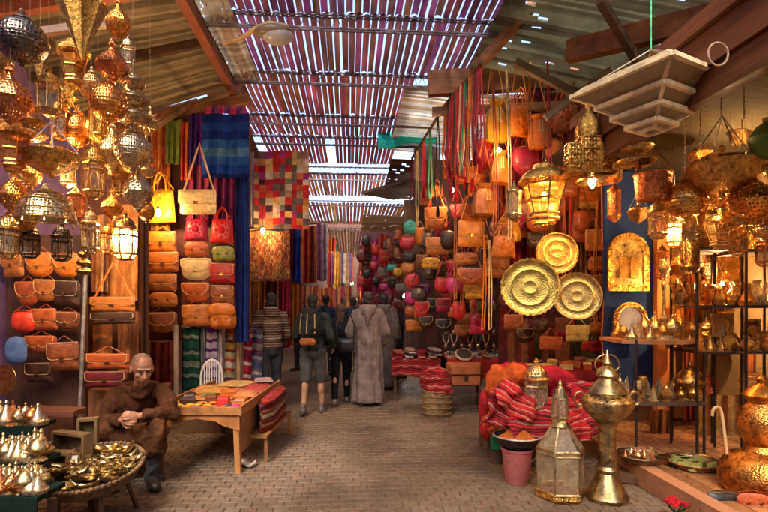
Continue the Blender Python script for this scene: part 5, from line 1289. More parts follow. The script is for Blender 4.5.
wood_beam((-3.3, 3.75, 3.3), (-1.6, 3.75, 3.6), .05, .05, (.2, .1, .05), 'second rail behind the left lantern rail', mat='wood_x')
# --- plastic chair
pc = empty('plastic_chair', G(212, 437), -YAW + 3.3, 'white plastic garden chair behind the trinket table', 'chair')
WH = (.75, .72, .68)
mb = MB(); mb.sheet(lambda u, v: (-.21+.42*u, -.2+.42*v, .42+.015*math.sin(u*math.pi)), 8, 8, .02); mb.build('seat', M['plastic'], pc, WH)
mb = MB(); bk = [(.22*math.cos(a), -.2 - .04*math.sin(a), .55 + .3*math.sin(a)) for a in [math.pi*k/10 for k in range(11)]]
mb.tube([(.22, -.2, .42)] + bk + [(-.22, -.2, .42)], .022, 6)
for k in range(7):
    x = -.15+.05*k; top = .55+.3*math.sqrt(max(0, 1-(x/.22)**2)); mb.tube([(x, -.2, .44), (x*1.0, -.23, top)], .011, 5)
mb.build('backrest', M['plastic'], pc, WH)
for x in (-.19, .19):
    for y in (-.18, .19): mb = MB(); mb.tube([(x, y, .42), (x*1.15, y*1.2, 0)], .02, 6); mb.build('leg', M['plastic'], pc, WH)
pc.scale = (.6, .6, .74); pc.location = W(210, 430, 6.2); pc.location.z = .2
mb = MB(); mb.box((0, 0, .1), (.5, .5, .2)); o = mb.build('low_platform', M['wood'], None, (.15, .07, .03), smooth=False); o.location = (pc.location.x, pc.location.y, 0); tag(o, 'low wooden platform under the white plastic chair', 'platform')
# --- trinket table
tb = empty('trinket_table', G(198, 474), -YAW, 'orange wooden market table with a scalloped apron covered in trinkets', 'table')
TW, TD, TH = .76, 1.5, .565; TC = (.42, .15, .035)
fl = Vector(G(158, 478)); fl = G(157, 475)
# table skewed slightly: local x along front, y away
mb = MB(); mb.box((0, TD/2, TH), (TW, TD, .03)); mb.build('table_top', M['wood_y'], tb, TC, smooth=False)
mb = MB(); 
for sx in (-1, 1): mb.box((sx*(TW/2+.012), TD/2, TH+.01), (.024, TD+.04, .09))
mb.box((0, -.012, TH+.01), (TW+.05, .024, .07)); mb.build('edge_rim', M['wood_y'], tb, (.42, .17, .045), smooth=False)
out = [(-TW/2, TH-.02), (-TW/2, TH-.17)] + [(-TW/2 + TW*t, TH - .06 - .1*abs(math.cos(t*math.pi))**3 - .012*abs(math.cos(t*math.pi*5))) for t in [k/24 for k in range(1, 24)]] + [(TW/2, TH-.17), (TW/2, TH-.02)]
mb = MB(); mb.prism(out, -.005, .02); mb.build('apron', M['wood'], tb, TC, smooth=False)
mb = MB(); mb.box((TW/2-.01, TD/2, TH-.2), (.02, TD-.1, .38)); mb.build('side_panel', M['wood_y'], tb, (.3, .13, .035), smooth=False)
for x in (-1, 1):
    for y in (.03, TD-.05): mb = MB(); mb.beam((x*(TW/2-.04), y, TH-.03), (x*(TW/2-.02 if y < .1 else TW/2-.05), y, 0), .05, .05, up=Vector((0, 1, 0))); mb.build('leg', M['wood'], tb, (.36, .15, .04), smooth=False)
mb = MB(); mb.box((TW/2+.09, .85, .262), (.17, 1.15, .02)); mb.build('side_shelf', M['wood_y'], tb, (.3, .12, .035), smooth=False)
for y in (.32, 1.38): mb = MB(); mb.box((TW/2+.16, y, .125), (.03, .03, .25)); mb.build('side_shelf_leg', M['wood'], tb, (.3, .12, .035), smooth=False)
mb = MB(); mb.box((0, TD-.05, .2), (TW-.1, .03, .05)); mb.build('stretcher', M['wood'], tb, (.3, .14, .05), smooth=False)
tb.rotation_euler = (0, 0, -YAW - .02)
Mt = Matrix.Translation(tb.location) @ tb.rotation_euler.to_matrix().to_4x4()
def ontab(x, y, z=0): return Mt @ Vector((x, y, TH + .016 + z))
def slab(x, y, w_, l_, h_, col, an, label, cat, name, mat='leather_world', z=0, group=None):
    mb = MB(); mb.pillow(rrect(w_, l_, min(w_, l_)*.12, -l_/2, 2), h_/2, (0, 0), rings=3, power=4); o = mb.build(name, M[mat], None, col)
    o.location = ontab(x, y, z + h_/2); o.rotation_euler = (R(90), 0, an - YAW); return tag(o, label, cat, group)
slab(-.2, .95, .4, .5, .05, (.62, .3, .08), .2, 'broad yellow ochre leather sheet at the back left of the trinket table', 'leather sheet', 'leather_sheet')
slab(-.02, 1.15, .35, .4, .03, (.6, .36, .12), -.2, 'yellowish leather sheet overlapping the ochre one on the trinket table', 'leather sheet', 'leather_sheet', z=.04)
slab(.24, 1.1, .3, .7, .05, (.5, .08, .06), .05, 'long red folded cloth at the back right of the trinket table', 'cloth', 'folded_cloth', 'fabric')
slab(.26, 1.3, .2, .3, .04, (.45, .3, .3), .3, 'pinkish folded cloth on top of the long red one', 'cloth', 'folded_cloth', 'fabric', z=.05)
slab(-.2, .5, .2, .26, .03, (.5, .2, .06), .3, 'tan leather sheet near the left middle of the trinket table', 'leather sheet', 'leather_sheet')
slab(.1, .85, .26, .24, .05, (.4, .1, .04), -.3, 'rust leather pouch pile in the middle of the trinket table', 'leather sheet', 'leather_sheet')
slab(.25, .62, .22, .28, .06, (.6, .2, .07), .1, 'salmon leather wallet at the right edge of the trinket table', 'wallet', 'wallet')
tl = [('red', .14, .28, .1, .09, .07, 'bright red trinket box near the front of the table'), ('dark', -.22, .3, .14, .12, .06, 'dark trinket box near the front left of the table'), ('brown', -.02, .36, .1, .1, .07, 'brown trinket box in the middle of the table'), ('orange', .06, .62, .14, .1, .08, 'orange trinket box behind the middle of the table'), ('tan', .3, .3, .1, .12, .05, 'tan trinket box at the right front of the table'), ('black', -.3, .55, .1, .16, .05, 'black trinket box at the left rim of the table'), ('olive', -.1, .55, .13, .12, .05, 'olive trinket box left of the orange one')]
for c_, x, y, a, b, h_, lab in tl:
    r = empty('trinket_box', ontab(x, y), rnd.uniform(-.4, .4), lab, 'box'); cc = (.75, .03, .03) if c_ == 'red' else C[c_]
    mb = MB(); mb.box((0, 0, h_*.35), (a, b, h_*.7)); mb.build('body', M['leather_world'], r, cc, smooth=False); mb = MB(); mb.box((0, 0, h_*.85), (a*1.05, b*1.05, h_*.28), taper=.9); mb.build('lid', M['leather_world'], r, cc, smooth=False)
kcols = ['orange', 'tan', 'red', 'yellow', 'brown', 'gold', 'cream', 'pink', 'dark', 'rust']
k2 = 0
for iy in range(5):
    for ix in range(8):
        x = -.32 + ix*.088 + rnd.uniform(-.015, .015); y = .06 + iy*.1 + rnd.uniform(-.02, .02)
        if any(abs(x-t[1]) < t[3]/2+.03 and abs(y-t[2]) < t[4]/2+.03 for t in tl): continue
        c_ = rnd.choice(kcols); 
        inst('keyfob', lambda: (lambda r: (MB().pillow(rrect(.06, .08, .02, -.04, 3), .012, (0, 0)).build('body', M['leather_world'], r), MB().tube([(.014*math.cos(a), 0, .052+.014*math.sin(a)) for a in [k*math.pi/4 for k in range(8)]], .003, 4, closed=True).build('ring', M['brass_plain'], r, C['gold']), r)[-1])(empty('key_fob')),
             ontab(x, y, .014), rnd.uniform(0, 6), (1, 1, 1), '%s leather key fob, %s row back, %s from left on the trinket table' % (cn(c_), ORD[iy], ORD[ix]), 'key fobs spread on the trinket table', 'key fob', {'body': C[c_]}, rx=R(90))
        k2 += 1
# cloth stack along the right side of table
for k in range(7):
    cols = [(.2, .02, .02), (.3, .14, .06), (.18, .02, .03), (.36, .26, .18), (.26, .07, .03), (.14, .03, .06), (.35, .04, .03)]
    mb = MB(); wv = rnd.uniform(-.02, .02)
    mb.pillow(rrect(1.02, .042, .018, -.021, 3), .072, (0, 0), rings=3, power=4); o = mb.build('folded_cloth', M['fabric'], None, cols[k])
    o.location = Mt @ Vector((TW/2+.105+wv*.5, .85, .3 + k*.044)); o.rotation_euler = (0, 0, R(90) - YAW + rnd.uniform(-.03, .03)); tag(o, 'folded %s cloth, %s from the bottom of the stack beside the trinket table' % (['red', 'sand', 'dark red', 'pale', 'orange brown', 'plum', 'bright red'][k], ORD[k]), 'cloth', 'folded cloths stacked beside the trinket table')
mb = MB(); mb.sheet(lambda u, v: (.16*(u-.5), .12*(v-.5), .03 + .02*math.sin(u*7)+.015*math.cos(v*9)), 10, 8, .01)
o = mb.build('crumpled_paper', M['fabric'], None, (.6, .5, .4)); o.location = G(247, 467); tag(o, 'crumpled pale paper on the paving beside the table leg', 'paper')
# ================================================================ RIGHT SIDE
G2 = 'leather bags hanging in the right hand stall'
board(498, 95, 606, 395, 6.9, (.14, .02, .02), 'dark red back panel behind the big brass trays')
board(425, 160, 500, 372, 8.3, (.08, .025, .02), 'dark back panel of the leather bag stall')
cloth(512, 98, 600, 200, 6.6, [(.3, .02, .02), (.4, .04, .03), (.2, .015, .02)], 'vr', 'red cloth draped behind the upper hanging bags', 'cloth', 'hanging_cloth', 6, .05)
RB = [ # kind, px, py, w, h, d, colour
 ('long', 497, 122, 26, 42, 6.2, 'yellow'), ('tote', 520, 118, 24, 38, 6.1, 'orange'), ('long', 540, 132, 24, 34, 6.0, 'orange'), ('tote', 566, 116, 26, 36, 6.2, 'rust'), ('long', 588, 118, 22, 38, 6.3, 'red'), ('pouch', 553, 150, 22, 26, 6.3, 'orange'),
 ('backpack', 485, 155, 24, 30, 6.4, 'red'), ('satchel', 470, 176, 34, 17, 6.5, 'orange'), ('long', 500, 168, 22, 34, 6.2, 'orange'), ('long', 485, 200, 28, 32, 6.2, 'tan'), ('pouch', 524, 160, 24, 30, 6.2, 'crimson'), ('tote', 458, 150, 20, 26, 6.9, 'rust'),
 ('satchel', 436, 218, 22, 22, 7.4, 'orange'), ('satchel', 437, 246, 22, 18, 7.4, 'tan'), ('purse', 431, 262, 18, 14, 7.4, 'yellow'), ('saddle', 474, 213, 30, 18, 6.4, 'orange'), ('satchel', 470, 234, 26, 26, 6.3, (.75, .24, .02)), ('purse', 466, 257, 22, 15, 6.4, 'tan'), ('saddle', 470, 276, 26, 18, 6.4, 'rust'),
 ('saddle', 500, 232, 24, 20, 6.2, 'brown'), ('tote', 503, 245, 24, 26, 6.0, (.6, .17, .02)), ('satchel', 497, 268, 22, 20, 6.3, 'tan'), ('pouch', 448, 240, 16, 20, 7.0, 'dark'), ('pouch', 455, 285, 18, 18, 6.8, 'pink'), ('pouch', 443, 285, 18, 18, 6.9, 'red'), ('pouch', 459, 310, 14, 20, 6.8, 'red'), ('satchel', 474, 291, 18, 16, 6.6, 'yellow'),
 ('tote', 572, 160, 22, 30, 6.3, 'orange'), ('satchel', 566, 186, 26, 22, 6.2, 'rust'), ('saddle', 538, 222, 24, 20, 6.3, 'rust'), ('satchel', 590, 190, 22, 24, 6.4, 'orange'), ('pouch', 582, 220, 18, 22, 6.3, 'rust'), ('satchel', 594, 240, 18, 22, 6.3, 'tan'), ('saddle', 516, 222, 20, 18, 6.4, 'crimson'), ('purse', 596, 262, 16, 18, 6.4, 'orange'),
 ('long', 600, 150, 18, 30, 6.5, 'maroon'), ('satchel', 577, 333, 22, 17, 6.0, (.55, .4, .1)), ('satchel', 550, 343, 22, 14, 6.0, 'rust'), ('saddle', 524, 335, 22, 16, 6.2, 'dark'), ('purse', 598, 345, 18, 16, 6.2, 'red'), ('backpack', 486, 300, 22, 28, 6.7, 'dark'), ('satchel', 488, 260, 16, 26, 6.9, 'black'), ('tote', 478, 322, 18, 24, 6.9, 'crimson'),
]
seen = {}
rowof = lambda y: 'topmost row' if y < 140 else 'second row' if y < 190 else 'third row' if y < 238 else 'fourth row' if y < 275 else 'lower row' if y < 325 else 'bottom row'
from collections import Counter
idx = Counter(); RB2 = sorted(RB, key=lambda t: t[1])
for t in RB2:
    idx[rowof(t[2])] += 1
    cname = t[6] if isinstance(t[6], str) else {(.75, .24, .02): 'bright orange', (.6, .17, .02): 'glossy orange', (.55, .4, .1): 'mustard yellow'}[t[6]]
    put_bag(t[0], t[1], t[2], t[3], t[4], t[5], t[6], '%s %s, %s from left, %s, right hand bag stall' % (cn(cname), KN[t[0]], ORD[idx[rowof(t[2])]-1], rowof(t[2])), G2, strap=rnd.uniform(.6, 1.6), rz=rnd.uniform(-.3, .3))
# crowd of small bags deep in the stall
cand = []
for rk, (ya, yb) in enumerate(((188, 232), (236, 282), (286, 334))):
    xs = sorted(rnd.uniform(417, 503) for _ in range(14))
    for i, px in enumerate(xs):
        k = rnd.choice(['satchel', 'saddle', 'pouch', 'purse', 'tote', 'long']); c_ = rnd.choice(['rust', 'brown', 'dark', 'orange', 'crimson', 'tan', 'black', 'red', 'maroon', 'rust'])
        put_bag(k, px, rnd.uniform(ya, yb), rnd.uniform(12, 18), rnd.uniform(12, 18), rnd.uniform(7.5, 8.1), c_, '%s %s, back of the right stall, %s rank, %s from left' % (cn(c_), KN[k].replace('round cornered ', '').replace(' with embroidered rosette', ' bag'), ['upper', 'middle', 'lower'][rk], ORD[i]), 'small bags crowding the back of the right stall', strap=rnd.uniform(.5, 2.2))
import itertools
for rk, (ya, yb, n_) in enumerate(((98, 135, 14), (140, 180, 15), (184, 232, 15))):
    xs = sorted(rnd.uniform(500, 604) for _ in range(n_))
    for i, px in enumerate(xs):
        k = rnd.choice(['satchel', 'saddle', 'tote', 'tote', 'long', 'pouch']); c_ = rnd.choice(['orange', 'rust', 'red', 'tan', 'orange', 'crimson', 'brown', 'yellow'])
        put_bag(k, px, rnd.uniform(ya, yb), rnd.uniform(16, 24), rnd.uniform(18, 28), rnd.uniform(6.35, 6.7), c_, '%s %s, packed behind the hanging lanterns, %s rank, %s from left' % (cn(c_), KN[k].replace('round cornered ', '').replace(' with embroidered rosette', ' bag'), ['upper', 'middle', 'lower'][rk], ORD[i]), 'bags packed behind the right hand lanterns', strap=rnd.uniform(.5, 1.6), roll=rnd.uniform(-.15, .15))
# stacked bags hanging in a string (px ~410)
for i, (k, px, py, w_, h_, c_) in enumerate((('round', 410, 227, 13, 13, 'turquoise'), ('pouch', 407, 243, 15, 14, (.6, .03, .04)), ('pouch', 409, 257, 13, 11, 'black'), ('pouch', 408, 268, 14, 12, 'tan'), ('round', 412, 281, 14, 16, (.55, .04, .04)), ('pouch', 411, 298, 14, 14, 'pink'), ('pouch', 411, 311, 12, 12, 'rust'), ('satchel', 414, 325, 16, 11, 'orange'))):
    put_bag(k, px, py, w_, h_, 7.8, c_, '%s %s, %s from the top of the bag string at the alley corner' % (cn(c_) if isinstance(c_, str) else 'bright red', {'round': 'round bag'}.get(k, KN[k]), ORD[i]), 'string of small bags at the corner of the right hand stall', strap=.3)
panel_cord([W(410, 190, 7.9), W(412, 345, 7.9)], .008, (.1, .05, .03), 'cord holding the string of small bags', 'cord', 'rope')
xs = sorted(rnd.uniform(359, 403) for _ in range(20))
for i, px in enumerate(xs):
    k = rnd.choice(['satchel', 'pouch', 'purse', 'round']); c_ = rnd.choice(['red', 'crimson', 'maroon', 'black', 'pink', 'brown', 'red'])
    put_bag(k, px, rnd.uniform(238, 316), rnd.uniform(8, 12), rnd.uniform(9, 13), rnd.uniform(10.6, 11.6), c_, 'little %s %s in the dense far cluster, %s from left' % (cn(c_), KN[k], ORD[i]), 'little bags in the dense far cluster', strap=.6)
# far right red bags
n = 0
for (px, py, w_, h_, d, c_, k) in ((368, 248, 9, 10, 11, 'crimson', 'pouch'), (376, 250, 9, 12, 10.8, 'red', 'pouch'), (384, 256, 10, 13, 10.6, 'red', 'satchel'), (366, 262, 8, 9, 11.2, 'maroon', 'satchel'), (374, 266, 9, 10, 11, 'crimson', 'pouch'), (383, 272, 9, 10, 10.8, 'grey', 'satchel'), (392, 268, 10, 9, 10.2, 'turquoise', 'pouch'), (398, 272, 10, 10, 9.8, 'yellow', 'pouch'), (392, 282, 9, 10, 10.2, 'black', 'satchel'),
    (367, 277, 8, 10, 11.4, 'red', 'satchel'), (376, 281, 8, 9, 11, 'black', 'pouch'), (384, 287, 9, 8, 10.6, 'pink', 'pouch'), (400, 288, 9, 9, 9.6, 'grey', 'saddle'), (361, 286, 6, 9, 12.5, 'crimson', 'satchel'), (397, 252, 8, 12, 9.8, 'brown', 'long'), (389, 243, 8, 12, 10.2, 'brown', 'long'), (398, 234, 9, 12, 9.6, 'rust', 'long'), (425, 196, 12, 20, 8.3, 'rust', 'long'), (420, 236, 10, 18, 8.0, 'orange', 'saddle'), (421, 262, 12, 16, 8.0, 'tan', 'saddle'), (424, 290, 12, 14, 7.9, 'purple', 'pouch'), (429, 305, 14, 14, 7.6, 'black', 'satchel'), (398, 306, 9, 12, 9.4, 'maroon', 'satchel'), (389, 300, 8, 12, 10, 'dark', 'pouch'), (426, 322, 14, 14, 7.6, 'dark', 'saddle'), (443, 305, 14, 14, 7.2, 'crimson', 'satchel'), (443, 325, 16, 14, 7.2, 'black', 'saddle'), (462, 330, 16, 12, 7.0, 'brown', 'saddle')):
    n += 1
    put_bag(k, px, py, w_, h_, d, c_, '%s %s %s the bag string, %s' % (cn(c_), KN[k].replace('round cornered ', ''), 'left of' if px < 405 else 'right of', 'level with its ' + ['turquoise bag', 'bright red pouch', 'black pouch', 'tan pouch', 'red round bag', 'pink pouch', 'rust pouch', 'orange satchel'][min(7, max(0, int((py-222)/13.5)))] + (', close by' if abs(px-410) < 14 else ', far off' if abs(px-410) > 32 else '')),
            'small bags around the alley corner on the right', strap=.5)
board(404, 200, 428, 372, 8.6, (.09, .04, .03), 'dark narrow panel behind the string of small bags')
for i, (x0, x1, y0, y1, cols, nm) in enumerate(((362, 371, 236, 300, [(.4, .02, .04), (.2, .01, .03)], 'crimson'), (371, 379, 240, 320, [(.3, .02, .1), (.45, .05, .15)], 'magenta'), (379, 388, 234, 310, [(.45, .04, .02), (.3, .03, .02)], 'scarlet'), (388, 396, 238, 322, [(.12, .02, .03), (.3, .05, .04)], 'dark wine'), (396, 403, 236, 326, [(.4, .12, .04), (.25, .05, .03)], 'rust'))):
    cloth(x0, y0, x1, y1, 11.7, cols, 'vr', nm + ' scarf hanging behind the distant red bags on the right', 'scarf', 'scarf', 2, .03, nu=20)
board(362, 232, 402, 330, 11.8, (.12, .03, .04), 'dark red panel behind the distant bags on the right')
# straps / belts hanging from the pole
SC = ['red', 'crimson', 'maroon', 'rust', 'orange', 'black', 'green', 'red', 'cream', 'crimson', 'red', 'dark']
for i in range(22):
    t = i/21; p = W(480, 64, 5.35).lerp(W(445, 105, 6.55), t*1.3) if t < .77 else W(445, 105, 6.6).lerp(W(412, 158, 9), (t-.77)/.23)
    L = rnd.uniform(.75, 1.25); c_ = SC[i % len(SC)]; w_ = rnd.uniform(.018, .032); o_ = Vector((rnd.uniform(-.02, .02), 0, 0)); e = rnd.uniform(.02, .06)
    mb = MB(); mb.tube([p + Vector((-.004, 0, .02)), p + Vector((-e*.5, -.02, -L*.4)), p + Vector((-e, 0, -L*.8)), p + Vector((-e*.3, 0, -L)), p + Vector((e*.3, 0, -L)), p + Vector((e, 0, -L*.8)), p + Vector((e*.5, -.02, -L*.4)), p + Vector((.004, 0, .02))], w_*.5, 6, flat=.5)
    o = mb.build('leather_strap', M['leather_world'], None, C[c_]); rebase(o, p)
    mb = MB(); mb.lathe([(0, 0), (.02, -.02), (.028, -.12), (.02, -.16), (0, -.16)], 8, (0, 0, -L)); mb.build('tassel', M['fabric'], o, C[c_] if i % 3 else C['red'])
    tag(o, '%s looped strap with tassel, %s along the dark pole' % (cn(c_), ORD[i] if i < 20 else ['second last', 'last'][i-20]), 'strap', 'looped straps hanging from the dark pole')
# long vertical straps in the stall
for i, (px, y0, y1, d, c_) in enumerate(((492, 72, 225, 5.9, 'rust'), (506, 70, 240, 5.9, 'cream'), (530, 62, 150, 5.8, 'tan'), (547, 60, 175, 5.7, 'crimson'), (455, 200, 300, 6.6, 'tan'), (461, 200, 310, 6.6, 'rust'), (489, 240, 330, 6.1, 'cream'), (484, 235, 330, 6.1, 'orange'), (563, 190, 300, 6.2, 'rust'), (602, 60, 250, 5.8, 'rust'), (597, 200, 330, 6.0, 'tan'), (570, 190, 330, 6.3, 'red'), (510, 200, 250, 6.2, 'red'), (604, 300, 370, 5.8, 'orange'), (609, 300, 372, 5.8, 'tan'), (613, 296, 370, 5.8, 'crimson'))):
    mb = MB(); p, q = W(px, y0, d), W(px + rnd.uniform(-3, 3), y1, d); b = (p+q)/2 + Vector((rnd.uniform(-.03, .03), .02, 0))
    mb.tube([p, b, q, q + Vector((.03, 0, .02)), b + Vector((.035, .01, 0)), p + Vector((.008, 0, 0))], .008, 6, flat=.5); o = mb.build('leather_strap', M['leather_world'], None, C[c_]); rebase(o, p)
    tag(o, 'long %s bag strap hanging loose, right hand stall, %s from left' % (cn(c_), ORD[sorted([492, 506, 530, 547, 455, 461, 489, 484, 563, 602, 597, 570, 510, 604, 609, 613]).index(px)]), 'strap', 'long loose straps in the right hand stall')
# cloths filling the back of the stall
for i, (x0, x1, y0, y1, d, cols, lab) in enumerate((
    (500, 520, 180, 330, 6.75, [(.3, .02, .02), (.4, .05, .02)], 'dark red scarf behind the scalloped tray, left'),
    (520, 545, 175, 345, 6.8, [(.16, .015, .015), (.25, .03, .02)], 'wine scarf behind the middle of the scalloped tray'),
    (575, 590, 170, 340, 6.75, [(.4, .12, .03), (.5, .2, .05)], 'rust scarf behind the plain rimmed tray'),
    (590, 603, 200, 350, 6.7, [(.35, .03, .02), (.45, .1, .03)], 'red scarf beside the blue wall panel'),
    (545, 575, 200, 240, 6.7, [(.4, .16, .04), (.3, .06, .03)], 'orange cloth behind the smallest tray'),
    (500, 600, 318, 368, 6.6, [(.12, .03, .02), (.2, .03, .03), (.1, .08, .03), (.3, .1, .04)], 'mottled dark cloth below the brass trays'))):
    cloth(x0, y0, x1, y1, d, cols, 'vr', lab, 'cloth', 'hanging_cloth', 3, .035, nu=30)
for i, (px, py, w_, h_, d, c_, k) in enumerate(((508, 300, 18, 20, 6.3, 'maroon', 'pouch'), (513, 322, 18, 16, 6.2, 'rust', 'satchel'), (540, 325, 16, 16, 6.1, 'dark', 'purse'), (560, 335, 14, 14, 6.2, 'crimson', 'purse'), (596, 282, 14, 16, 6.3, 'rust', 'saddle'), (598, 304, 14, 16, 6.3, 'brown', 'satchel'), (596, 326, 14, 14, 6.3, 'tan', 'purse'), (588, 345, 14, 12, 6.2, 'red', 'purse'), (535, 240, 16, 18, 6.4, 'dark', 'saddle'), (590, 160, 16, 22, 6.2, 'brown', 'tote'), (606, 185, 14, 22, 6.3, 'tan', 'long'), (548, 175, 16, 20, 6.5, 'red', 'satchel'))):
    put_bag(k, px, py, w_, h_, d, c_, '%s %s tucked behind the brass trays, %s counting downwards' % (cn(c_), KN[k], ORD[sorted([300, 322, 325, 335, 282, 304, 326, 345, 240, 160, 185, 175]).index(py)]), 'small bags tucked behind the brass trays', strap=.6)
# --- brass trays
tray(530, 287, 29, 5.2, (.86, .58, .13), 'largest brass tray, with a scalloped rim', scallop=30)
tray(577, 296, 24, 5.3, (.85, .55, .16), 'plain rimmed brass tray right of the scalloped one')
tray(557, 253, 21, 5.5, (.84, .56, .15), 'smallest brass tray, above and between the other two')
# --- hanging brass on the right
G3 = 'lanterns and brass hung over the right hand shop'
RL = [
 ('palace', 588, 139, 48, 72, 4.6, 'gold', 'palace shaped golden lantern with a dome and two side towers'),
 ('planter', 544, 190, 50, 68, 4.9, 'gold', 'wide mouthed tapering golden lantern above the trays'),
 ('cyl', 514, 202, 18, 42, 5.0, 'goldpale', 'slim golden lantern left of the tapering one'),
 ('cyl', 614, 202, 15, 44, 4.8, 'copper', 'slim copper lantern below the palace lantern'),
 ('tiered', 636, 146, 36, 50, 4.3, 'goldpale', 'pale pierced tiered lantern between the palace lantern and the copper bucket'),
 ('bucket', 653, 176, 36, 48, 4.2, 'copper', 'shiny copper bucket hanging by its handle'),
 ('bowl', 722, 158, 66, 84, 3.9, 'gold', 'wide golden bowl hanging on chains above the shelves'),
 ('globe', 686, 198, 38, 50, 4.1, 'gold', 'golden pierced ball right of the copper bucket'),
 ('onion', 752, 196, 46, 56, 3.8, 'goldred', 'reddish gold onion lantern at the right edge'),
 ('hex', 658, 218, 26, 44, 4.4, 'goldpale', 'pale hexagonal lantern under the copper bucket'),
 ('bowl', 638, 208, 20, 34, 4.6, 'bronze', 'tiny bronze bowl on chains beside the blue wall'),
 ('hex', 674, 228, 22, 40, 4.5, 'goldpale', 'bright small hexagonal lantern right of the pale one'),
 ('cyl', 690, 252, 20, 50, 4.6, 'bronze', 'bronze cylinder lantern in front of the yellow wall'),
 ('onion', 682, 262, 22, 44, 4.7, 'goldred', 'coppery onion lantern low beside the iron shelf'),
 ('cone', 700, 205, 26, 48, 4.2, 'goldred', 'fluted cone under the wide golden bowl'),
 ('dome', 745, 215, 44, 34, 4.0, 'gold', 'golden lampshade under the onion lantern at the right edge'),
 ('planter', 722, 228, 34, 40, 4.3, 'goldpale', 'short tapering lantern above the top iron shelf'),
 ('star', 768, 160, 36, 40, 3.9, 'goldpale', 'spiky star lantern cut by the right edge'),
 ('globe', 770, 225, 30, 40, 4.0, 'goldpale', 'pierced ball cut by the right edge above the shelf'),
 ('hex', 616, 168, 16, 30, 5.0, 'gold', 'little hexagonal lantern behind the copper cylinder'),
 ('tiered', 703, 178, 24, 40, 4.3, 'gold', 'tiered lantern between the golden ball and the wide bowl'),
 ('hex', 738, 238, 22, 38, 4.3, 'gold', 'hexagonal lantern over the gap between the two iron shelves'),
 ('globe', 716, 200, 26, 34, 4.5, 'bronze', 'bronze ball behind the fluted cone'),
 ('onion', 730, 205, 22, 40, 4.1, 'goldpale', 'pale onion lantern right of the fluted cone'),
 ('cyl', 662, 262, 14, 40, 5.2, 'copper', 'copper cylinder lantern against the orange post'),
 ('star', 690, 232, 22, 26, 4.2, 'goldpale', 'spiky star lantern under the golden ball'),
 ('onion', 668, 190, 18, 32, 4.8, 'goldred', 'small onion lantern peeping behind the copper bucket'),
 ('hex', 764, 250, 22, 34, 4.2, 'copper', 'copper hexagonal lantern cut by the right edge'),
 ('bucket', 740, 130, 20, 26, 4.4, 'bronze', 'small bronze bucket hanging above the wide bowl'),
 ('bowl', 700, 150, 22, 40, 4.6, 'goldred', 'small reddish bowl left of the wide golden bowl'),
]
for t in RL:
    put_lantern(t[0], *t[1:7], t[7], G3, cord=max(.12, (t[2]-t[4]/2 - 45)*t[5]/F), cat='bucket' if t[0] == 'bucket' else 'bowl' if t[0] == 'bowl' else 'lantern', rz=(-YAW if t[0] in ('palace', 'bucket') else None))
# ring under palace lantern
mb = MB(); mb.lathe([(.12, .0), (.19, .0), (.2, .015), (.12, .02)], 24); o = mb.build('brass_ring', M['brass_plain'], None, C['gold'], loc=W(598, 182, 4.7)); tag(o, 'flat brass ring plate under the palace lantern', 'plate')
mb = MB(); mb.tube([(.062*math.cos(a), 0, .068*math.sin(a)) for a in [k*math.pi/10 for k in range(20)]], .006, 6, closed=True); o = mb.build('wire_ring', M['iron'], None, (.6, .42, .25), loc=W(718, 54, 2.95)); tag(o, 'pale wire ring hanging against the wooden fascia', 'ring')
# green glass lamp
o = MB(); o.lathe([(0, -.14), (.06, -.13), (.13, -.06), (.15, .02), (.1, .1), (.04, .14), (0, .15)], 20); o = o.build('green_glass_lamp', M['glass_frost'], None, (.12, .26, .05), loc=W(772, 140, 3.6)); tag(o, 'green glass lamp at the right edge', 'lamp')
m = MB(); m.tube([(0, 0, .14), (0, 0, .7)], .008, 6); m.lathe([(.05, .13), (.06, .16), (0, .18)], 10); m.build('hanger', M['iron'], o, (.3, .2, .1))
for i, (px, y0, y1) in enumerate(((685, 62, 172), (700, 110, 150), (742, 120, 148), (721, 78, 118), (744, 60, 120))):
    mb = MB()
    nn = int((y1-y0)*3.7/F/.018)
    for k in range(nn):
        p = W(px, y0 + (y1-y0)*k/nn, 3.7); mb.ell(p, (.004 if k % 2 else .007, .007 if k % 2 else .004, .011), seg=6, rings=4)
    o = mb.build('hanging_chain', M['brass_plain'], None, (.8, .62, .4)); rebase(o, W(px, y0, 3.7)); tag(o, ['reddish chain running down to the golden ball', 'short chain at the left of the wide bowl', 'short chain at the right of the wide bowl', 'chain above the middle of the wide bowl', 'thin chain in front of the ceiling near the right edge'][i], 'chain')
# --- big coffered lantern of wood and frosted glass
bl = empty('stepped_ceiling_lantern', W(651, 84, 3.56), -YAW + R(29), 'huge stepped ceiling lantern with wooden frame and frosted panes', 'lantern')
WC = (1, .8, .44)
lv = [(.37, 0.02), (.44, -.05), (.285, -.16), (.30, -.19), (.2, -.285), (.215, -.315), (.125, -.39), (.135, -.42), (.07, -.47)]
def sqring(z, h_, th): 
    mb = MB()
    for k in range(4):
        a = R(45 + 90*k); b = R(45 + 90*(k+1)); q = h_*math.sqrt(2)
        mb.beam((q*math.cos(a), q*math.sin(a), z), (q*math.cos(b), q*math.sin(b), z), th, th*.9)
    return mb
mb = MB(); mb.box((0, 0, .03), (.74, .74, .02)); mb.build('top_board', M['wood'], bl, (.5, .36, .2), smooth=False)
for i in range(0, 7, 2):
    (h0, z0), (h1, z1) = (lv[i], lv[i+1]) if i == 0 else (lv[i], lv[i+1])
    sqring(z1, h1, .042).build('frame', M['wood'], bl, WC, smooth=False)
sqring(-.47, .07, .03).build('frame', M['wood'], bl, WC, smooth=False); sqring(.02, .37, .03).build('frame', M['wood'], bl, WC, smooth=False)
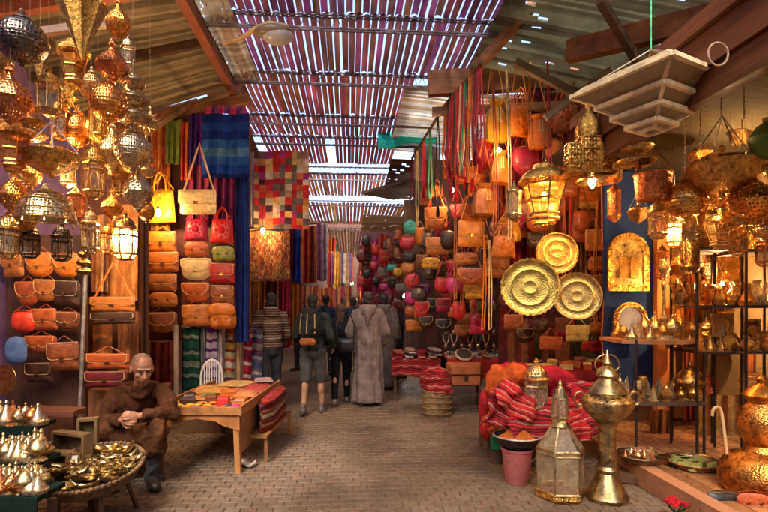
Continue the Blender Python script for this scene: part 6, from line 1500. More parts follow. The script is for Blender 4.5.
for (h0, z0), (h1, z1) in ((lv[0], lv[1]), (lv[1], lv[2]), (lv[3], lv[4]), (lv[5], lv[6]), (lv[7], lv[8])):
    q = math.sqrt(2); mb = MB()
    for k in range(4):
        a = R(45 + 90*k); b = R(45 + 90*(k+1)); 
        P_ = [Vector((h*q*math.cos(t)*.985, h*q*math.sin(t)*.985, z)) for h, z, t in ((h0, z0, a), (h0, z0, b), (h1, z1, b), (h1, z1, a))]
        n0 = len(mb.v); mb.v += [tuple(p) for p in P_]; mb.face((n0, n0+1, n0+2, n0+3))
    mb.build('pane', M['glass_frost'], bl, (.5, .4, .24), smooth=False)
    for k in range(4):
        mb = MB(); a = R(45 + 90*k); mb.beam((h0*q*math.cos(a), h0*q*math.sin(a), z0), (h1*q*math.cos(a), h1*q*math.sin(a), z1), .026, .026); mb.build('corner_rib', M['wood'], bl, WC, smooth=False)
mb = MB()
for k in range(4): a = R(45+90*k); mb.tube([(.5*math.cos(a), .5*math.sin(a), .03), (0, 0, .34)], .007, 5)
mb.tube([(0, 0, .34), (0, 0, 1.1)], .006, 5, col=(.1, .8, .5)); mb.build('chain', M['iron'], bl, (.5, .4, .3))
bl.scale = (.86, .86, .72)
# --- street light hanging under the roof
sl_ = empty('street_light', W(262, 36, 4.7), -YAW, 'old street light on a yellowish curved arm under the slatted roof', 'street light')
s = 4.7/F
mb = MB(); mb.tube([(-40*s, 0, -8*s), (-22*s, 0, -3*s), (-8*s, 0, 6*s), (8*s, 0, 11*s), (26*s, 0, 9*s)], [.016, .02, .03, .045, .03], 10, flat=.7); mb.build('arm', M['plastic'], sl_, (.6, .36, .12))
mb = MB(); mb.ell((12*s, 0, 4*s), (20*s, .1, 7*s), seg=18, rings=9); mb.build('housing', M['plastic'], sl_, (.22, .16, .1))
mb = MB(); mb.ell((16*s, 0, 0), (16*s, .09, 9*s), seg=18, rings=9); mb.build('lens', M['glass_frost'], sl_, (.62, .6, .58))
# --- blue wall niche with mirrors
board(603, 172, 655, 392, 5.75, (.02, .045, .16), 'deep blue painted wall panel behind the arched mirrors', 'plaster', 'blue_wall_panel', 'wall panel', .06)
board(655, 215, 668, 440, 5.6, (.6, .2, .05), 'orange post right of the blue wall panel', 'plaster', 'orange_post', 'post', .1)
board(668, 200, 760, 420, 5.9, (.5, .24, .06), 'yellow ochre wall at the back of the brassware shop', 'plaster', 'ochre_wall', 'wall', .06)
board(604, 392, 770, 470, 5.95, (.3, .12, .05), 'brown lower wall behind the bottom shelves', 'plaster', 'low_wall', 'wall', .06)
def arch(w_, h_, n=12): return [(-w_/2, 0), (w_/2, 0)] + [(w_/2*math.cos(a), h_ - w_/2 + w_/2*math.sin(a)) for a in [math.pi*k/n for k in range(n+1)]]
def arch_mirror(px, py, wp, hp, d, label, inner, lean=0):
    s = d/F; r = empty('arched_mirror', W(px, py+hp/2, d), -YAW, label, 'mirror'); w_, h_ = wp*s, hp*s
    o = arch(w_, h_); i = [(x*.72, (z-h_*.5)*.78 + h_*.5) for x, z in arch(w_, h_)]
    n = len(o); mb = MB(); b = 0
    for y in (-.02, .02):
        mb.v += [(x, y, z) for x, z in o]; mb.v += [(x, y, z) for x, z in i]
    for k in range(n):
        k2 = (k+1) % n; mb.face((k, k2, n+k2, n+k)); mb.face((2*n+k2, 2*n+k, 3*n+k, 3*n+k2)); mb.face((k2, k, 2*n+k, 2*n+k2)); mb.face((n+k, n+k2, 3*n+k2, 3*n+k))
    for k in range(n):
        x, z = (o[k][0]+i[k][0])/2, (o[k][1]+i[k][1])/2; mb.ell((x, -.025, z), (w_*.045, .012, w_*.045), seg=8, rings=4)
        k2 = (k+1) % n; x2, z2 = (o[k2][0]+i[k2][0])/2, (o[k2][1]+i[k2][1])/2; mb.ell(((x+x2)/2, -.025, (z+z2)/2), (w_*.03, .01, w_*.03), seg=6, rings=4)
    mb.build('frame', M['brass'], r, C['gold'])
    mb = MB(); mb.prism(i, -.004, .01); mb.build('panel', M['brass_plain' if not inner else 'glass_frost'], r, inner or (.85, .6, .2), smooth=False)
    mb = MB(); hw = w_*.22
    for sx in (-1, 1):
        if not inner: mb.prism([(x + sx*hw*.6, z) for x, z in [(a*.5, b*.6 + h_*.22) for a, b in arch(hw*2*.9, h_*.62)]], -.03, -.005)
    if not inner: mb.build('door_leaf', M['engraved'], r, C['gold'])
    r.rotation_euler = (lean, 0, -YAW); return r
arch_mirror(628, 262, 41, 58, 5.6, 'upper arched brass mirror with little closed doors on the blue wall', None)
arch_mirror(630, 322, 34, 40, 5.6, 'lower arched brass mirror showing its glass on the blue wall', (.3, .3, .36))
# added bulbs for warm fill light
bulb(674, 230, 4.5, .02, 34*LM, 'added fill bulb inside the bright small hexagonal lantern')
bulb(742, 170, 4.3, .03, 34*LM, 'added fill bulb behind the wide golden bowl')
bulb(544, 196, 4.9, .028, 30*LM, 'added fill bulb inside the tapering lantern above the trays')
bulb(499, 150, 5.9, .022, 9*LM, 'added fill bulb high among the orange bags')
bulb(722, 284, 5.0, .018, 44*LM, 'added fill bulb behind the middle iron shelf')
bulb(452, 190, 7.2, .028, 24*LM, 'added fill bulb among the bags at the alley corner')
bulb(592, 186, 4.85, .022, 30*LM, 'added fill bulb right under the palace shaped lantern')
bulb(664, 330, 5.1, .018, 24*LM, 'added fill bulb behind the tall candlesticks')
# --- iron shelving
def iron_shelf(px0, px1, pys, d, label, top, bottom, depth=.42, curved=False):
    r = empty('iron_shelf', W((px0+px1)/2, bottom, d), -YAW, label, 'shelf'); s = d/F; w_ = (px1-px0)*s; zb = r.location.z
    H = (bottom-top)*s
    for x in (-w_/2, w_/2):
        for y in (0, depth): mb = MB(); mb.box((x, y, H/2), (.018, .018, H)); mb.build('post', M['iron'], r, (.06, .035, .025), smooth=False)
    zs = []
    for py in pys:
        z = W(0, py, d).z; zs.append(z); mb = MB(); mb.box((0, depth/2, z - zb - .012), (w_, depth, .015)); mb.build('shelf_board', M['wood_x'], r, (.1, .045, .03), smooth=False)
        mb = MB(); mb.box((0, -.012, z - zb - .004), (w_+.02, .01, .022)); mb.build('rail', M['iron'], r, (.07, .04, .03), smooth=False)
    return r, zs
def fill_shelf(px0, px1, z, d, kinds, h, label, cols=('gold', 'goldpale', 'goldred'), rows_=2, depth=.42, step=.1, grp=None):
    """rows of brassware standing on a shelf"""
    s = d/F; n = max(2, int((px1-px0)*s/step))
    for j in range(rows_):
        for i in range(n):
            px = px0 + (px1-px0)*(i+.5 + rnd.uniform(-.15, .15))/n; dd = d + .06 + j*(depth-.1)/max(1, rows_-1 or 1)
            p = W(px0 + (px-px0), CY, dd); l = (px-CX)/F*d; p = Vector((sa*dd + ca*l, ca*dd - sa*l, z)); k = rnd.choice(kinds); hh = h*rnd.uniform(.75, 1.15)*(1.1 if j else 1)
            put_pot(k, p, hh, rnd.choice(cols), '%s, %s from left, %s line, %s' % (PN[k], ORD[i], ['front', 'middle', 'rear'][j], label), grp or 'brassware on the ' + label, w=hh*.68 if k not in ('goblet', 'candlestick') else hh*.5)
ALLK = ['teapot', 'goblet', 'candlestick', 'censer', 'vase', 'pyramid', 'tagine']
sh, zs = iron_shelf(697, 742, [248, 306, 352], 4.6, 'black iron shelf unit packed with brass, left one of two', 190, 485)
fill_shelf(699, 740, zs[0], 4.6, ALLK, .2, 'top board, left iron shelf', rows_=3, step=.09)
fill_shelf(699, 740, zs[1], 4.6, ['censer', 'teapot', 'goblet', 'vase', 'tagine'], .2, 'middle board, left iron shelf', rows_=3, step=.088)
fill_shelf(699, 740, zs[2], 4.6, ALLK, .19, 'low board, left iron shelf', rows_=3, step=.09)
sh, zs = iron_shelf(746, 800, [250, 306, 352], 4.45, 'black iron shelf unit packed with brass, cut by the right edge', 190, 485)
for z, t, h in zip(zs, ('top', 'middle', 'low'), (.22, .21, .19)): fill_shelf(748, 798, z, 4.45, ALLK, h, '%s board, iron shelf at the right edge' % t, step=.088, rows_=3)
# framed items standing behind pots
for k, (px, py, w_, h_, d, c_, lab) in enumerate(((716, 228, 22, 26, 4.95, (.06, .12, .04), 'dark green framed plate on the top board of the left iron shelf'), (722, 325, 22, 24, 4.8, (.5, .2, .06), 'square brass framed mirror on the lower part of the left iron shelf'), (752, 330, 16, 22, 4.8, (.2, .05, .04), 'dark red framed plaque on the iron shelf at the right edge'), (731, 268, 20, 26, 5.0, (.7, .4, .12), 'amber framed plaque behind the pots of the left iron shelf'))):
    s = d/F; r = empty('framed_plaque', W(px, py+h_/2, d), -YAW, lab, 'plaque'); a, b = w_*s, h_*s; mb = MB()
    for sx in (-1, 1): mb.box((sx*(a/2-.012), 0, b/2), (.024, .02, b)); mb.box((0, 0, b/2+sx*(b/2-.012)), (a-.048, .02, .024))
    mb.build('frame', M['brass'], r, C['gold'], smooth=False); mb = MB(); mb.box((0, .004, b/2), (a-.04, .008, b-.04)); mb.build('panel', M['ceramic'], r, c_, smooth=False)
    mb = MB(); mb.lathe([(0, -.01), (a*.28, -.006), (a*.32, .004)], 12, M=Matrix.Rotation(R(90), 3, 'X').to_3x3(), c=(0, -.006, b/2)); mb.build('rosette', M['engraved'], r, C['gold'])
tray(703, 300, 11, 4.9, (.8, .3, .08), 'coppery plate hanging left of the iron shelf')
tray(688, 330, 9, 5.0, (.8, .4, .12), 'small brass plate hanging over the curved shelf')
tray(752, 385, 13, 4.7, (.8, .34, .1), 'copper plate leaning behind the huge engraved vessel')
tray(708, 385, 9, 4.9, (.55, .12, .05), 'reddish plate on the wall below the left iron shelf')
for i, (x0, x1, y0, y1, d, cols, lab) in enumerate(((668, 682, 215, 340, 5.7, [(.7, .35, .06), (.6, .2, .03)], 'amber cloth hanging beside the orange post'), (683, 697, 260, 420, 5.75, [(.5, .12, .03), (.4, .07, .03)], 'rust cloth hanging on the ochre wall'), (650, 672, 410, 455, 5.4, [(.4, .14, .04), (.25, .08, .03)], 'brown cloth hanging under the dark lower shelf'),
    (700, 740, 395, 455, 5.3, [(.45, .2, .06), (.3, .1, .03), (.5, .3, .1)], 'tan cloth hanging behind the walking stick'), (745, 790, 350, 440, 5.2, [(.3, .06, .03), (.4, .12, .04)], 'dark orange cloth behind the huge engraved vessel'))):
    cloth(x0, y0, x1, y1, d, cols, 'vr', lab, 'cloth', 'hanging_cloth', 3, .03, nu=24)
for rk, (ya, yb) in enumerate(((236, 268), (275, 318), (322, 372))):
    xs = sorted(rnd.uniform(668, 775) for _ in range(13))
    for i, px in enumerate(xs):
        k = rnd.choice(['hex', 'onion', 'globe', 'cyl', 'tiered', 'bucket']); c_ = rnd.choice(['gold', 'goldpale', 'goldred', 'copper', 'bronze'])
        kn = {'hex': 'hexagonal lantern', 'onion': 'onion lantern', 'globe': 'ball lantern', 'cyl': 'cylinder lantern', 'tiered': 'tiered lantern', 'bucket': 'tiny bucket'}[k]
        put_lantern(k, px, rnd.uniform(ya, yb), rnd.uniform(12, 18), rnd.uniform(20, 30), rnd.uniform(5.25, 5.7), c_, '%s %s hanging behind the iron shelves, %s rank, %s from left' % ({'goldred': 'reddish gold', 'goldpale': 'pale gold', 'gold': 'golden'}.get(c_, c_), kn, ['upper', 'middle', 'lower'][rk], ORD[i]), 'small brass pieces hanging behind the iron shelves', cord=.3, cat='bucket' if k == 'bucket' else 'lantern')
# wooden round-front shelf
def plank(px0, px1, py, d, depth, color, label, curve=.1):
    s = d/F; w_ = (px1-px0)*s; out = [(-w_/2, depth), (w_/2, depth)] + [(w_/2 - w_*t, -curve*math.sin(t*math.pi)) for t in [k/12 for k in range(13)]]
    mb = MB(); mb.prism(out, 0, .035, Matrix.Rotation(R(0), 4, 'X')); 
    mb.v = [(x, z, -y) for x, y, z in mb.v]
    o = mb.build('wooden_shelf', M['wood_x'], None, color, smooth=False); o.location = W((px0+px1)/2, py, d); o.rotation_euler = (0, 0, -YAW); return tag(o, label, 'shelf'), o.location.z
o, z = plank(622, 704, 340, 4.75, .5, (.62, .26, .08), 'orange wooden shelf with a curved front edge in front of the blue wall')
fill_shelf(626, 660, z, 4.7, ['censer', 'teapot', 'pyramid', 'tagine'], .17, 'left half, curved orange shelf', ('bronze', 'gold', 'silver'), step=.11, rows_=3)
fill_shelf(662, 702, z, 4.75, ['censer', 'goblet', 'candlestick', 'pyramid', 'teapot'], .22, 'right half, curved orange shelf', ('goldpale', 'gold'), step=.088, rows_=3)
p = W(664, 340, 4.85); put_pot('candlestick', Vector((p.x, p.y, z)), .78, 'goldpale', 'tall pale candlestick rising from the curved orange shelf', w=.3)
p = W(674, 340, 4.95); put_pot('candlestick', Vector((p.x, p.y, z)), .62, 'gold', 'second tall candlestick just right of the tallest one', w=.28)
o, z = plank(632, 706, 402, 4.6, .4, (.1, .05, .03), 'dark shelf below the curved orange shelf', .02)
fill_shelf(634, 704, z, 4.6, ['pyramid', 'teapot', 'goblet', 'censer', 'pyramid'], .17, 'dark lower shelf', ('goldpale', 'gold', 'silver'), step=.11, rows_=3)
p = W(690, 402, 4.75); put_pot('censer', Vector((p.x, p.y, z)), .36, 'gold', 'large lidded burner standing on the dark lower shelf', w=.3)
for i, (px, y0, y1, d) in enumerate(((636, 340, 470, 4.65), (672, 340, 470, 5.1), (704, 342, 475, 4.65))):
    panel_cord([W(px, y0, d), W(px, y1, d)], .012, (.06, .035, .025), ['black shelf leg at the left end of the curved shelf', 'black shelf leg under the middle of the curved shelf', 'black shelf leg at the right end of the curved shelf'][i], 'post', 'iron_post')
# floor platters
def platter(px, py, wpx, d, color, label, fill, n, lab2, cat2, name2, cols, hh):
    r = empty('round_platter', W(px, py, d), -YAW, label, 'platter'); q = wpx*d/F/2; mb = MB(); mb.lathe([(0, -.02), (q*.8, -.02), (q, .03), (q*1.02, .035), (q*.97, .02), (q*.78, -.008), (0, -.008)], 32); mb.build('plate', M['brass'], r, color)
    mb = MB(); mb.lathe([(q*.4, -.06), (q*.3, -.02)], 24, cap=False); ringp(mb, 24, q*1.0, .034, .008); mb.build('foot', M['brass_plain'], r, color)
    for k in range(n):
        a = rnd.uniform(0, 6.28); rr = q*.75*math.sqrt(rnd.random()); p = r.location + Vector((rr*math.cos(a), rr*math.sin(a), -.008))
        fill(k, p)
    return r
cc2 = ['goldpale', 'gold', 'silver', 'copper']
platter(640, 458, 44, 4.35, (.35, .25, .15), 'dark round platter of small brass pieces at the left of the shop floor', lambda k, p: put_pot(rnd.choice(['tagine', 'censer', 'pyramid']), p, rnd.uniform(.06, .11), rnd.choice(cc2), 'tiny brass pot heaped in the dark round platter', 'tiny pots heaped in the dark round platter'), 12, '', '', '', cc2, .1)
def tile_box(k, p):
    r = empty('soap_block', p + Vector((0, 0, .02)), rnd.uniform(-.4, .4), 'pale green block in the round platter on the shop floor', 'block', 'green blocks in the round platter'); MB().box((0, 0, 0), (.1, .05, .04), taper=.9).build('block', M['ceramic'], r, (.3+.1*rnd.random(), .36, .1), smooth=False)
platter(692, 464, 50, 4.3, (.5, .3, .15), 'round platter holding pale green blocks on the shop floor', lambda k, p: tile_box(k, p), 14, '', '', '', cc2, .1)
# low stand under platters
wood_beam(W(617, 470, 4.5), W(725, 482, 4.2), .45, .07, (.14, .06, .03), 'low dark bench carrying the two round platters', 'bench', 'low_bench', 'wood_x')
# stone step
mb = MB(); mb.beam(Vector((2.5, 4.75, .09)), Vector((2.5, 2.6, .09)), .12, .17); o = mb.build('stone_step', M['plaster'], None, (.45, .2, .09), smooth=False); rebase(o, (2.5, 3.7, 0)); tag(o, 'orange stone step edging the brassware shop', 'step')
# --- foreground right objects
def big_glass_lantern(px, py_bot, wpx, hpx, d, label):
    s = d/F; r = empty('glass_floor_lantern', W(px, py_bot, d), -YAW + .25, label, 'lantern'); r.location.z = 0; w_, h = wpx*s, hpx*s; q = w_/2; 
    T = Matrix.Rotation(R(45), 4, 'Z')
    def sq(prof, name, mat, col, smooth=False, n=6): mb = MB(); mb.lathe(prof, n, cap=False, rot0=R(45)); return mb.build(name, mat, r, col, smooth=smooth)
    k = 1.35
    body = [(q*.95*k*.75, .04), (q*1.0*k*.8, .06), (q*.98*k*.8, h*.42), (q*.28*k, h*.6)]
    sq(body, 'glass', M['glass_pale'], (.85, .66, .38))
    mb = MB(); bars(mb, 6, body, .009, R(45))
    for q_, z in body: ringp(mb, 6, q_, z, .01, R(45))
    ringp(mb, 6, q*.8*k, h*.38, .007, R(45)); mb.build('frame', M['brass_plain'], r, C['goldpale'])
    mb = MB(); mb.lathe([(0, .0), (q*.8*k, 0), (q*.85*k, .02), (q*.8*k, .05), (0, .05)], 6, rot0=R(45)); mb.build('base', M['brass'], r, C['gold'], smooth=False)
    mb = MB(); mb.lathe([(q*.28*k, h*.6), (q*.36*k, h*.61), (q*.3*k, h*.63), (q*.24*k, h*.645)], 16); mb.build('collar', M['brass_plain'], r, C['goldpale'])
    neck = [(q*.22*k, h*.645), (q*.27*k, h*.68), (q*.25*k, h*.84), (q*.1*k, h*.93)]
    sq(neck, 'neck_glass', M['glass_pale'], (.85, .68, .42), n=6); mb = MB(); bars(mb, 6, neck, .009, R(45))
    for q_, z in neck: ringp(mb, 6, q_, z, .009, R(45))
    mb.lathe([(q*.12*k, h*.925), (q*.08*k, h*.95), (q*.1*k, h*.965), (.004, h)], 10); mb.build('neck_frame', M['brass_plain'], r, C['goldpale'])
    return r
big_glass_lantern(560, 499, 44, 116, 4.02, 'tall square brass and glass lantern standing on the paving at the right')
def small_glass_lantern(px, py, wpx, hpx, d, color, label, rz):
    s = d/F; h = hpx*s; o = inst('lan_hex2', lantern('hex'), W(px, py-hpx/2, d), rz, (wpx*s*1.4, wpx*s*1.4, h), label, None, 'lantern', {'*': C[color]}, lambda r, k: setattr(k['cord'], 'scale', (1, 1, .03)) if 'cord' in k else None); return o
small_glass_lantern(536, 386, 24, 56, 4.5, 'goldpale', 'pale glass lantern propped on the red textiles left of the tall floor lantern', .3)
# tall brass urn on a pedestal
ur = empty('brass_urn', G(607, 499), -YAW, 'big lidded brass urn with scrolled handles on a tall pedestal', 'urn'); sc = 4.05/F
def ul(prof, name, mat='brass_plain', col='urn', seg=24, **k): mb = MB(); mb.lathe([(a*sc, b*sc) for a, b in prof], seg, **k); return mb.build(name, M[mat], ur, C[col])
ul([(0, 0), (19, 0), (20, 4), (17, 9), (13, 18), (9, 26), (11, 30), (9, 33)], 'foot')
ul([(8.5, 32), (8, 70), (9, 74), (13, 78)], 'column', 'brass')
ul([(11, 76), (14, 79), (21, 86), (25, 93), (24.5, 97), (19, 102), (14, 103)], 'bowl', 'brass')
ul([(17, 102), (19, 105), (15, 110), (10, 115), (8, 118), (11, 121), (9, 126), (4, 130)], 'lid', 'brass_plain')
ul([(3, 129), (5, 133), (3, 137), (1.5, 143), (0, 146)], 'finial')
for sx in (-1, 1):
    mb = MB(); mb.tube(sm([Vector((sx*a*sc, 0, b*sc)) for a, b in ((23, 92), (30, 93), (32, 101), (26, 105), (22, 101))]), .009, 8); mb.build('handle', M['brass_plain'], ur, C['urn'])
    mb = MB(); mb.tube(sm([Vector((sx*a*sc, 0, b*sc)) for a, b in ((7, 124), (12, 130), (9, 138), (3, 141))]), .006, 8); mb.build('scroll', M['brass_plain'], ur, C['urn'])
ur.location.z = 0
# big pot at right edge
bp = empty('large_brass_pot', W(762, 492, 3.75), -YAW, 'huge engraved brass vessel cut by the right edge', 'pot'); sc = 3.75/F
for prof, nm, mt in (([(0, 0), (34, 0), (38, 6), (38, 22), (30, 34), (16, 40), (13, 46)], 'body', 'brass'), ([(12, 45), (18, 52), (22, 66), (20, 80), (12, 88), (14, 92)], 'upper_body', 'brass'), ([(14, 92), (17, 96), (10, 104), (4, 108), (5, 112), (0, 118)], 'lid', 'brass_plain')):
    mb = MB(); mb.lathe([(a*sc, b*sc) for a, b in prof], 28); mb.build(nm, M[mt], bp, C['goldred'])
bp.location.z = .14
mb = MB(); mb.box((0, 0, 0), (.7, .5, .1)); 
# walking stick
mb = MB(); mb.tube(sm([W(712, 416, 3.9), W(713, 410, 3.9), W(717, 407, 3.9), W(721, 411, 3.9), W(724, 430, 3.87), W(728, 462, 3.83), W(734, 492, 3.8)]), .0115, 8); o = mb.build('walking_stick', M['wood'], None, (.7, .42, .18)); rebase(o, W(735, 492, 3.8)); tag(o, 'pale crook handled stick leaning by the brass vessel', 'walking stick')
# red flowers bottom, black pouch
fl = empty('flower_bunch', W(676, 510, 3.55), 0, 'red artificial flowers at the bottom edge on the stone step', 'flowers'); 
for k in range(7):
    a = rnd.uniform(0, 6.28); c = Vector((.08*math.cos(a)*rnd.random()*1.5, .05*math.sin(a), .03+rnd.uniform(0, .04))); mb = MB()
    for j in range(9): b = j*.7; mb.ell(c + Vector((.018*math.cos(b), .018*math.sin(b), .008*(j % 3))), (.014, .014, .008), seg=7, rings=4)
    mb.build('bloom', M['fabric'], fl, (.6, .02, .03))
mb = MB()
for k in range(8): mb.tube([(0, 0, -.03), (rnd.uniform(-.1, .1), rnd.uniform(-.08, .05), .05)], .004, 5)
mb.build('stems', M['fabric'], fl, (.04, .1, .02))
for (px, py, w_, h_, d, c_, k, lab) in ((722, 502, 36, 26, 3.6, 'black', 'pouch', 'black pouch lying at the bottom edge near the stick'), (752, 500, 30, 22, 3.5, (.5, .1, .03), 'purse', 'red beaded purse lying at the lower right corner')):
    put_bag(k, px, py, w_, h_, d, c_, lab, None, strap=.1)
# --- red textiles on a stool, basin, bucket
tx = empty('low_stand', G(505, 455), -YAW, 'dark low stand buried under the red textiles', 'stand')
mb = MB(); mb.box((.05, .12, .62), (.5, .45, .03)); mb.build('top', M['wood'], tx, (.1, .04, .02), smooth=False)
for x in (-.18, .28):
    for y in (-.08, .32): mb = MB(); mb.box((x, y, .31), (.04, .04, .62)); mb.build('leg', M['wood'], tx, (.1, .04, .02), smooth=False)
OR = generic('orange_cloth', .9, 0, .3, 6, .6, 60, .6, .01)
d = 4.7
def drape(px, py, wpx, hpx, d, mat, label, an=0, tilt=.5, seed=0):
    s = d/F; w_, h_ = wpx*s, hpx*s; mb = MB()
    mb.sheet(lambda u, v: (w_*(u-.5) + .02*math.sin(v*7+seed), -.12*v + .03*math.sin(u*9+seed+v*3) + .05*noise.noise(Vector((u*3.5+seed, v*3.5, 1))), h_*(.5-v) - .035*math.sin(u*3+seed) + .05*noise.noise(Vector((u*2.5, v*2.5+seed, 4)))), 36, 24, .02)
    o = mb.build('striped_textile', mat); o.location = W(px, py, d); o.rotation_euler = (tilt, an, -YAW + .1); return tag(o, label, 'textile')
drape(513, 398, 40, 30, 4.45, RS, 'small red striped textile lying askew on the orange heap', .55, -.2, 1)
drape(530, 422, 50, 30, 4.4, RS2, 'red striped textile hanging below the pale glass lantern', .05, -.1, 2)
drape(500, 412, 34, 34, 4.45, RS2, 'red striped textile at the left of the orange heap', .5, -.1, 3)
drape(560, 420, 50, 40, 4.8, RS, 'red striped textile behind the tall floor lantern', -.1, -.1, 4)
drape(588, 405, 40, 50, 4.9, RS2, 'dark red striped textile behind the urn pedestal', -.1, -.1, 5)
# basin with spice on pink bucket
bu = empty('pink_bucket', G(517, 482), 0, 'dusty pink plastic bucket standing under the spice basin', 'bucket'); sc = 4.4/F
bu.location.z = 0
mb = MB(); mb.lathe([(0, 0), (.095, 0), (.1, .01), (.13, .28), (.14, .285), (.14, .3), (.125, .3), (.095, .02), (0, .02)], 24); mb.build('body', M['plastic'], bu, (.5, .14, .13))
mb = MB(); mb.tube([(.14*math.cos(a), .14*math.sin(a)*.3 - .1, .27 - .1*math.sin(a)) for a in [math.pi*k/8 for k in range(9)]], .005, 6); mb.build('handle', M['iron'], bu, (.5, .4, .4))
ba = empty('metal_basin', bu.location + Vector((0, 0, .305)), 0, 'wide dark metal basin balanced on the pink bucket', 'basin')
mb = MB(); mb.lathe([(0, 0), (.1, 0), (.17, .04), (.2, .1), (.205, .105), (.195, .1), (.16, .05), (0, .02)], 30); mb.build('bowl', M['iron'], ba, (.08, .06, .06))
mb = MB(); ringp(mb, 30, .203, .105, .007); mb.build('rim', M['iron'], ba, (.6, .55, .5))
mb = MB(); mb.lathe([(.18, .07), (.12, .1), (.05, .18), (.01, .24), (0, .25)], 24, cap=False); o = mb.build('spice_heap', M['fabric'], None, (.62, .17, .03), loc=ba.location); tag(o, 'cone of orange spice filling the dark basin', 'spice')
o = MB(); o.lathe([(0, 0), (.05, 0), (.06, .12), (.05, .13), (0, .13)], 16); o = o.build('green_tub', M['plastic'], None, (.02, .3, .15), loc=G(496, 462)); tag(o, 'small green tub tucked beside the pink bucket', 'tub'); o.location.z = .13
mb = MB(); mb.lathe([(0, 0), (.07, 0), (.07, .12), (0, .12)], 12); o = mb.build('wooden_block', M['wood'], None, (.1, .05, .03)); o.location = G(496, 462); o.location.z = 0; tag(o, 'short wooden block beneath the small green tub', 'block')
# --- basket, stool, jewellery tables
bk = empty('woven_basket', G(437, 415), 0, 'round straw basket under a red striped textile', 'basket'); sc = 7.0/F
mb = MB(); mb.lathe([(0, 0), (.17, 0), (.185, .06), (.2, .2), (.21, .34), (.22, .36), (.19, .36), (.17, .06), (0, .04)], 28); mb.build('body', M['wicker'], bk, (.5, .3, .12))
mb = MB()
for z in (.04, .12, .2, .28, .35): ringp(mb, 28, .19 + z*.07, z, .009)
mb.build('woven_band', M['wicker'], bk, (.58, .36, .15))
p0 = bk.location
ls = empty('leather_box_stool', G(466, 414), -YAW, 'brown leather covered box on a dark wooden frame', 'stool')
mb = MB(); mb.pillow(rrect(.52, .34, .03, 0), .19, (0, .17), rings=4, power=6); mb.move(Matrix.Translation((0, .2, .36))); mb.build('box', M['leather_world'], ls, (.42, .12, .035))
mb = MB(); mb.box((0, -.0, .55), (.54, .02, .012)); mb.box((0, .0, .5), (.05, .03, .06)); mb.build('buckle', M['brass_plain'], ls, C['bronze'], smooth=False)
for x in (-.22, .22):
    for y in (.05, .36): mb = MB(); mb.box((x, y, .18), (.035, .035, .36)); mb.build('leg', M['wood'], ls, (.08, .035, .02), smooth=False)
mb = MB(); mb.box((0, .05, .1), (.44, .02, .03)); mb.box((0, .05, .26), (.44, .02, .03)); mb.build('stretcher', M['wood'], ls, (.08, .035, .02), smooth=False)
def market_table(px0, px1, pyt, d, depth, h, color, label, clothcol, labc, mat=None):
    s = d/F; w_ = (px1-px0)*s; r = empty('market_table', W((px0+px1)/2, CY, d), -YAW, label, 'table'); r.location.z = 0
    mb = MB(); mb.box((0, depth/2, h-.02), (w_, depth, .03)); mb.build('table_top', M['wood_x'], r, color, smooth=False)
    for x in (-w_/2+.05, w_/2-.05):
        for y in (.04, depth-.04): mb = MB(); mb.box((x, y, (h-.04)/2), (.04, .04, h-.04)); mb.build('leg', M['wood'], r, color, smooth=False)
    def fn(u, v):
        x = (u-.5)*w_*1.02
        if v < .55: return (x, depth*(1-v/.55) - .01, h + .012 + .006*math.sin(u*20))
        t = (v-.55)/.45; return (x, -.02 - .02*math.sin(u*26)*t, h + .01 - .28*t + .02*math.sin(u*7)*t)
    mb = MB(); mb.sheet(fn, 40, 14, .012); o = mb.build('table_cloth', mat or M['fabric'], None, clothcol); o.location = r.location; o.rotation_euler = r.rotation_euler; tag(o, labc, 'tablecloth'); return r
market_table(392, 440, 358, 7.9, .9, .66, (.12, .05, .03), 'dark table of folded weaves behind the straw basket', (.4, .03, .03), 'red cloth over the table behind the straw basket', RS2)
market_table(448, 520, 362, 7.45, 1.0, .7, (.12, .05, .03), 'dark jewellery table behind the brown leather stool', (.45, .03, .03), 'plain red cloth over the jewellery table')
market_table(520, 610, 360, 6.0, .7, .72, (.12, .05, .03), 'dark table of boxes under the brass trays', (.25, .02, .03), 'wine red cloth over the table under the brass trays')
# folded weaves & jewellery
fc = [(.45, .04, .04), (.6, .3, .2), (.35, .02, .04), (.6, .5, .4), (.5, .12, .05), (.12, .05, .08), (.65, .2, .1), (.5, .4, .35)]
def flatcloth(px, d, z, w_, l_, h_, col, label, group):
    mb = MB(); mb.pillow(rrect(w_, h_, h_*.4, 0, 3), l_/2, (0, h_/2), rings=3, power=6); o = mb.build('folded_cloth', M['fabric'], None, col); o.location = W(px, CY, d); o.location.z = z; o.rotation_euler = (0, 0, -YAW + rnd.uniform(-.2, .2)); return tag(o, label, 'cloth', group)
for i in range(4):
    for k in range(3 + i % 2):
        flatcloth(398 + i*12, 8.1, .68 + k*.035, .17, .5, .034, fc[(i*3+k*2) % 8], 'folded weave, %s layer up in the %s pile from the left behind the straw basket' % (ORD[k], ORD[i]), 'folded weaves piled behind the straw basket')
n = 0
def bead_heap(px, d, z, r_, cols, label, group=None):
    """tangle of bead strings"""
    rt = empty('necklace', W(px, CY, d), 0, label, 'necklace', group); rt.location.z = z
    for k in range(3):
        mb = MB(); ph = rnd.uniform(0, 6); cx, cy = rnd.uniform(-.3, .3)*r_, rnd.uniform(-.3, .3)*r_
        for j in range(22):
            a = 2*math.pi*j/22; rr = r_*(.7 + .25*math.sin(a*3+ph)); mb.ell((cx + rr*math.cos(a), cy + rr*math.sin(a)*.8, .012 + .012*k + .012*math.sin(a*2+ph)), .011, seg=6, rings=4)
        mb.build('bead_string', M['ceramic'], rt, cols[k % len(cols)])
    return rt
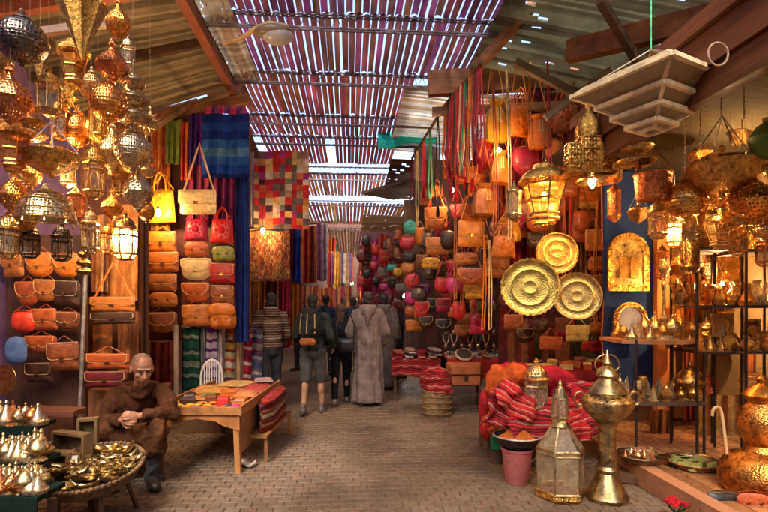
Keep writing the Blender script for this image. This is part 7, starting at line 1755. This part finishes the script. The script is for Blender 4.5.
bc = [(.65, .6, .5), (.35, .02, .03), (.5, .25, .08), (.05, .2, .2), (.7, .5, .2), (.03, .03, .04), (.1, .12, .35), (.6, .56, .5)]
for i in range(10):
    for j in range(4):
        px = 452 + i*7; d = 7.55 + j*.24
        bead_heap(px + rnd.uniform(-2, 2), d, .72, rnd.uniform(.06, .1), [bc[(i+j) % 8], bc[(i*2+j) % 8], bc[(i+3*j+2) % 8]], 'bead necklaces on the red jewellery table, %s line back, %s from left' % (ORD[j], ORD[i]), 'bead necklaces on the jewellery table')
hooped = empty('tambourine', W(464, 362, 7.5), -YAW, 'dark tambourine with a pale rim lying at the front of the jewellery table', 'tambourine')
mb = MB(); ringp(mb, 24, .12, 0, .022); mb.build('rim', M['leather_world'], hooped, (.6, .42, .25)); mb = MB(); mb.lathe([(0, .0), (.115, .0), (.115, .015), (0, .02)], 24); mb.build('skin', M['leather_world'], hooped, (.03, .02, .02)); hooped.rotation_euler = (R(35), 0, 0); hooped.location.z = .78
# display rack of silver jewellery behind table
for i in range(14):
    px = 446 + (i % 7)*8; py = 326 + (i//7)*14; rt = empty('pendant_necklace', W(px, py, 7.9), -YAW, 'silvery pendant necklace above the jewellery table, %s from left, %s row' % (ORD[i % 7], ['upper', 'lower'][i//7]), 'necklace', 'pendant necklaces above the jewellery table')
    mb = MB(); mb.tube([(-.05, 0, .1), (-.04, 0, 0), (0, -.01, -.08), (.04, 0, 0), (.05, 0, .1)], .008, 5); mb.build('string', M['ceramic'], rt, bc[i % 8]); mb = MB(); mb.ell((0, -.01, -.1), (.035, .012, .04), seg=10, rings=6); mb.build('pendant', M['brass_plain'], rt, C['silver'])
cloth(440, 316, 502, 318, 7.95, [(.1, .04, .03)], 's', 'thin dark rail cloth above the jewellery table', 'rail', 'rail', 1, .005, nv=4, th=.02)
# goods on the table under trays: framed trinkets, small boxes
for i in range(12):
    px = 524 + i*7; c_ = rnd.choice(['cream', 'rust', 'gold', 'red', 'black', 'olive', 'tan']); z = .74; an = rnd.uniform(-.5, .5)
    r = empty('trinket_box', W(px, CY, 6.1 + (i % 3)*.18), an, '%s trinket box on the table under the brass trays, %s from the left' % (cn(c_), ORD[i]), 'box', 'trinket boxes under the brass trays'); r.location.z = z
    a, b, h_ = rnd.uniform(.08, .16), rnd.uniform(.08, .12), rnd.uniform(.05, .12)
    mb = MB(); mb.box((0, 0, h_*.36), (a, b, h_*.72)); mb.build('body', M['leather_world'], r, C[c_], smooth=False); mb = MB(); mb.box((0, 0, h_*.86), (a*1.06, b*1.06, h_*.26), taper=.88); mb.build('lid', M['leather_world'], r, C[rnd.choice(['cream', 'gold', 'rust'])], smooth=False)
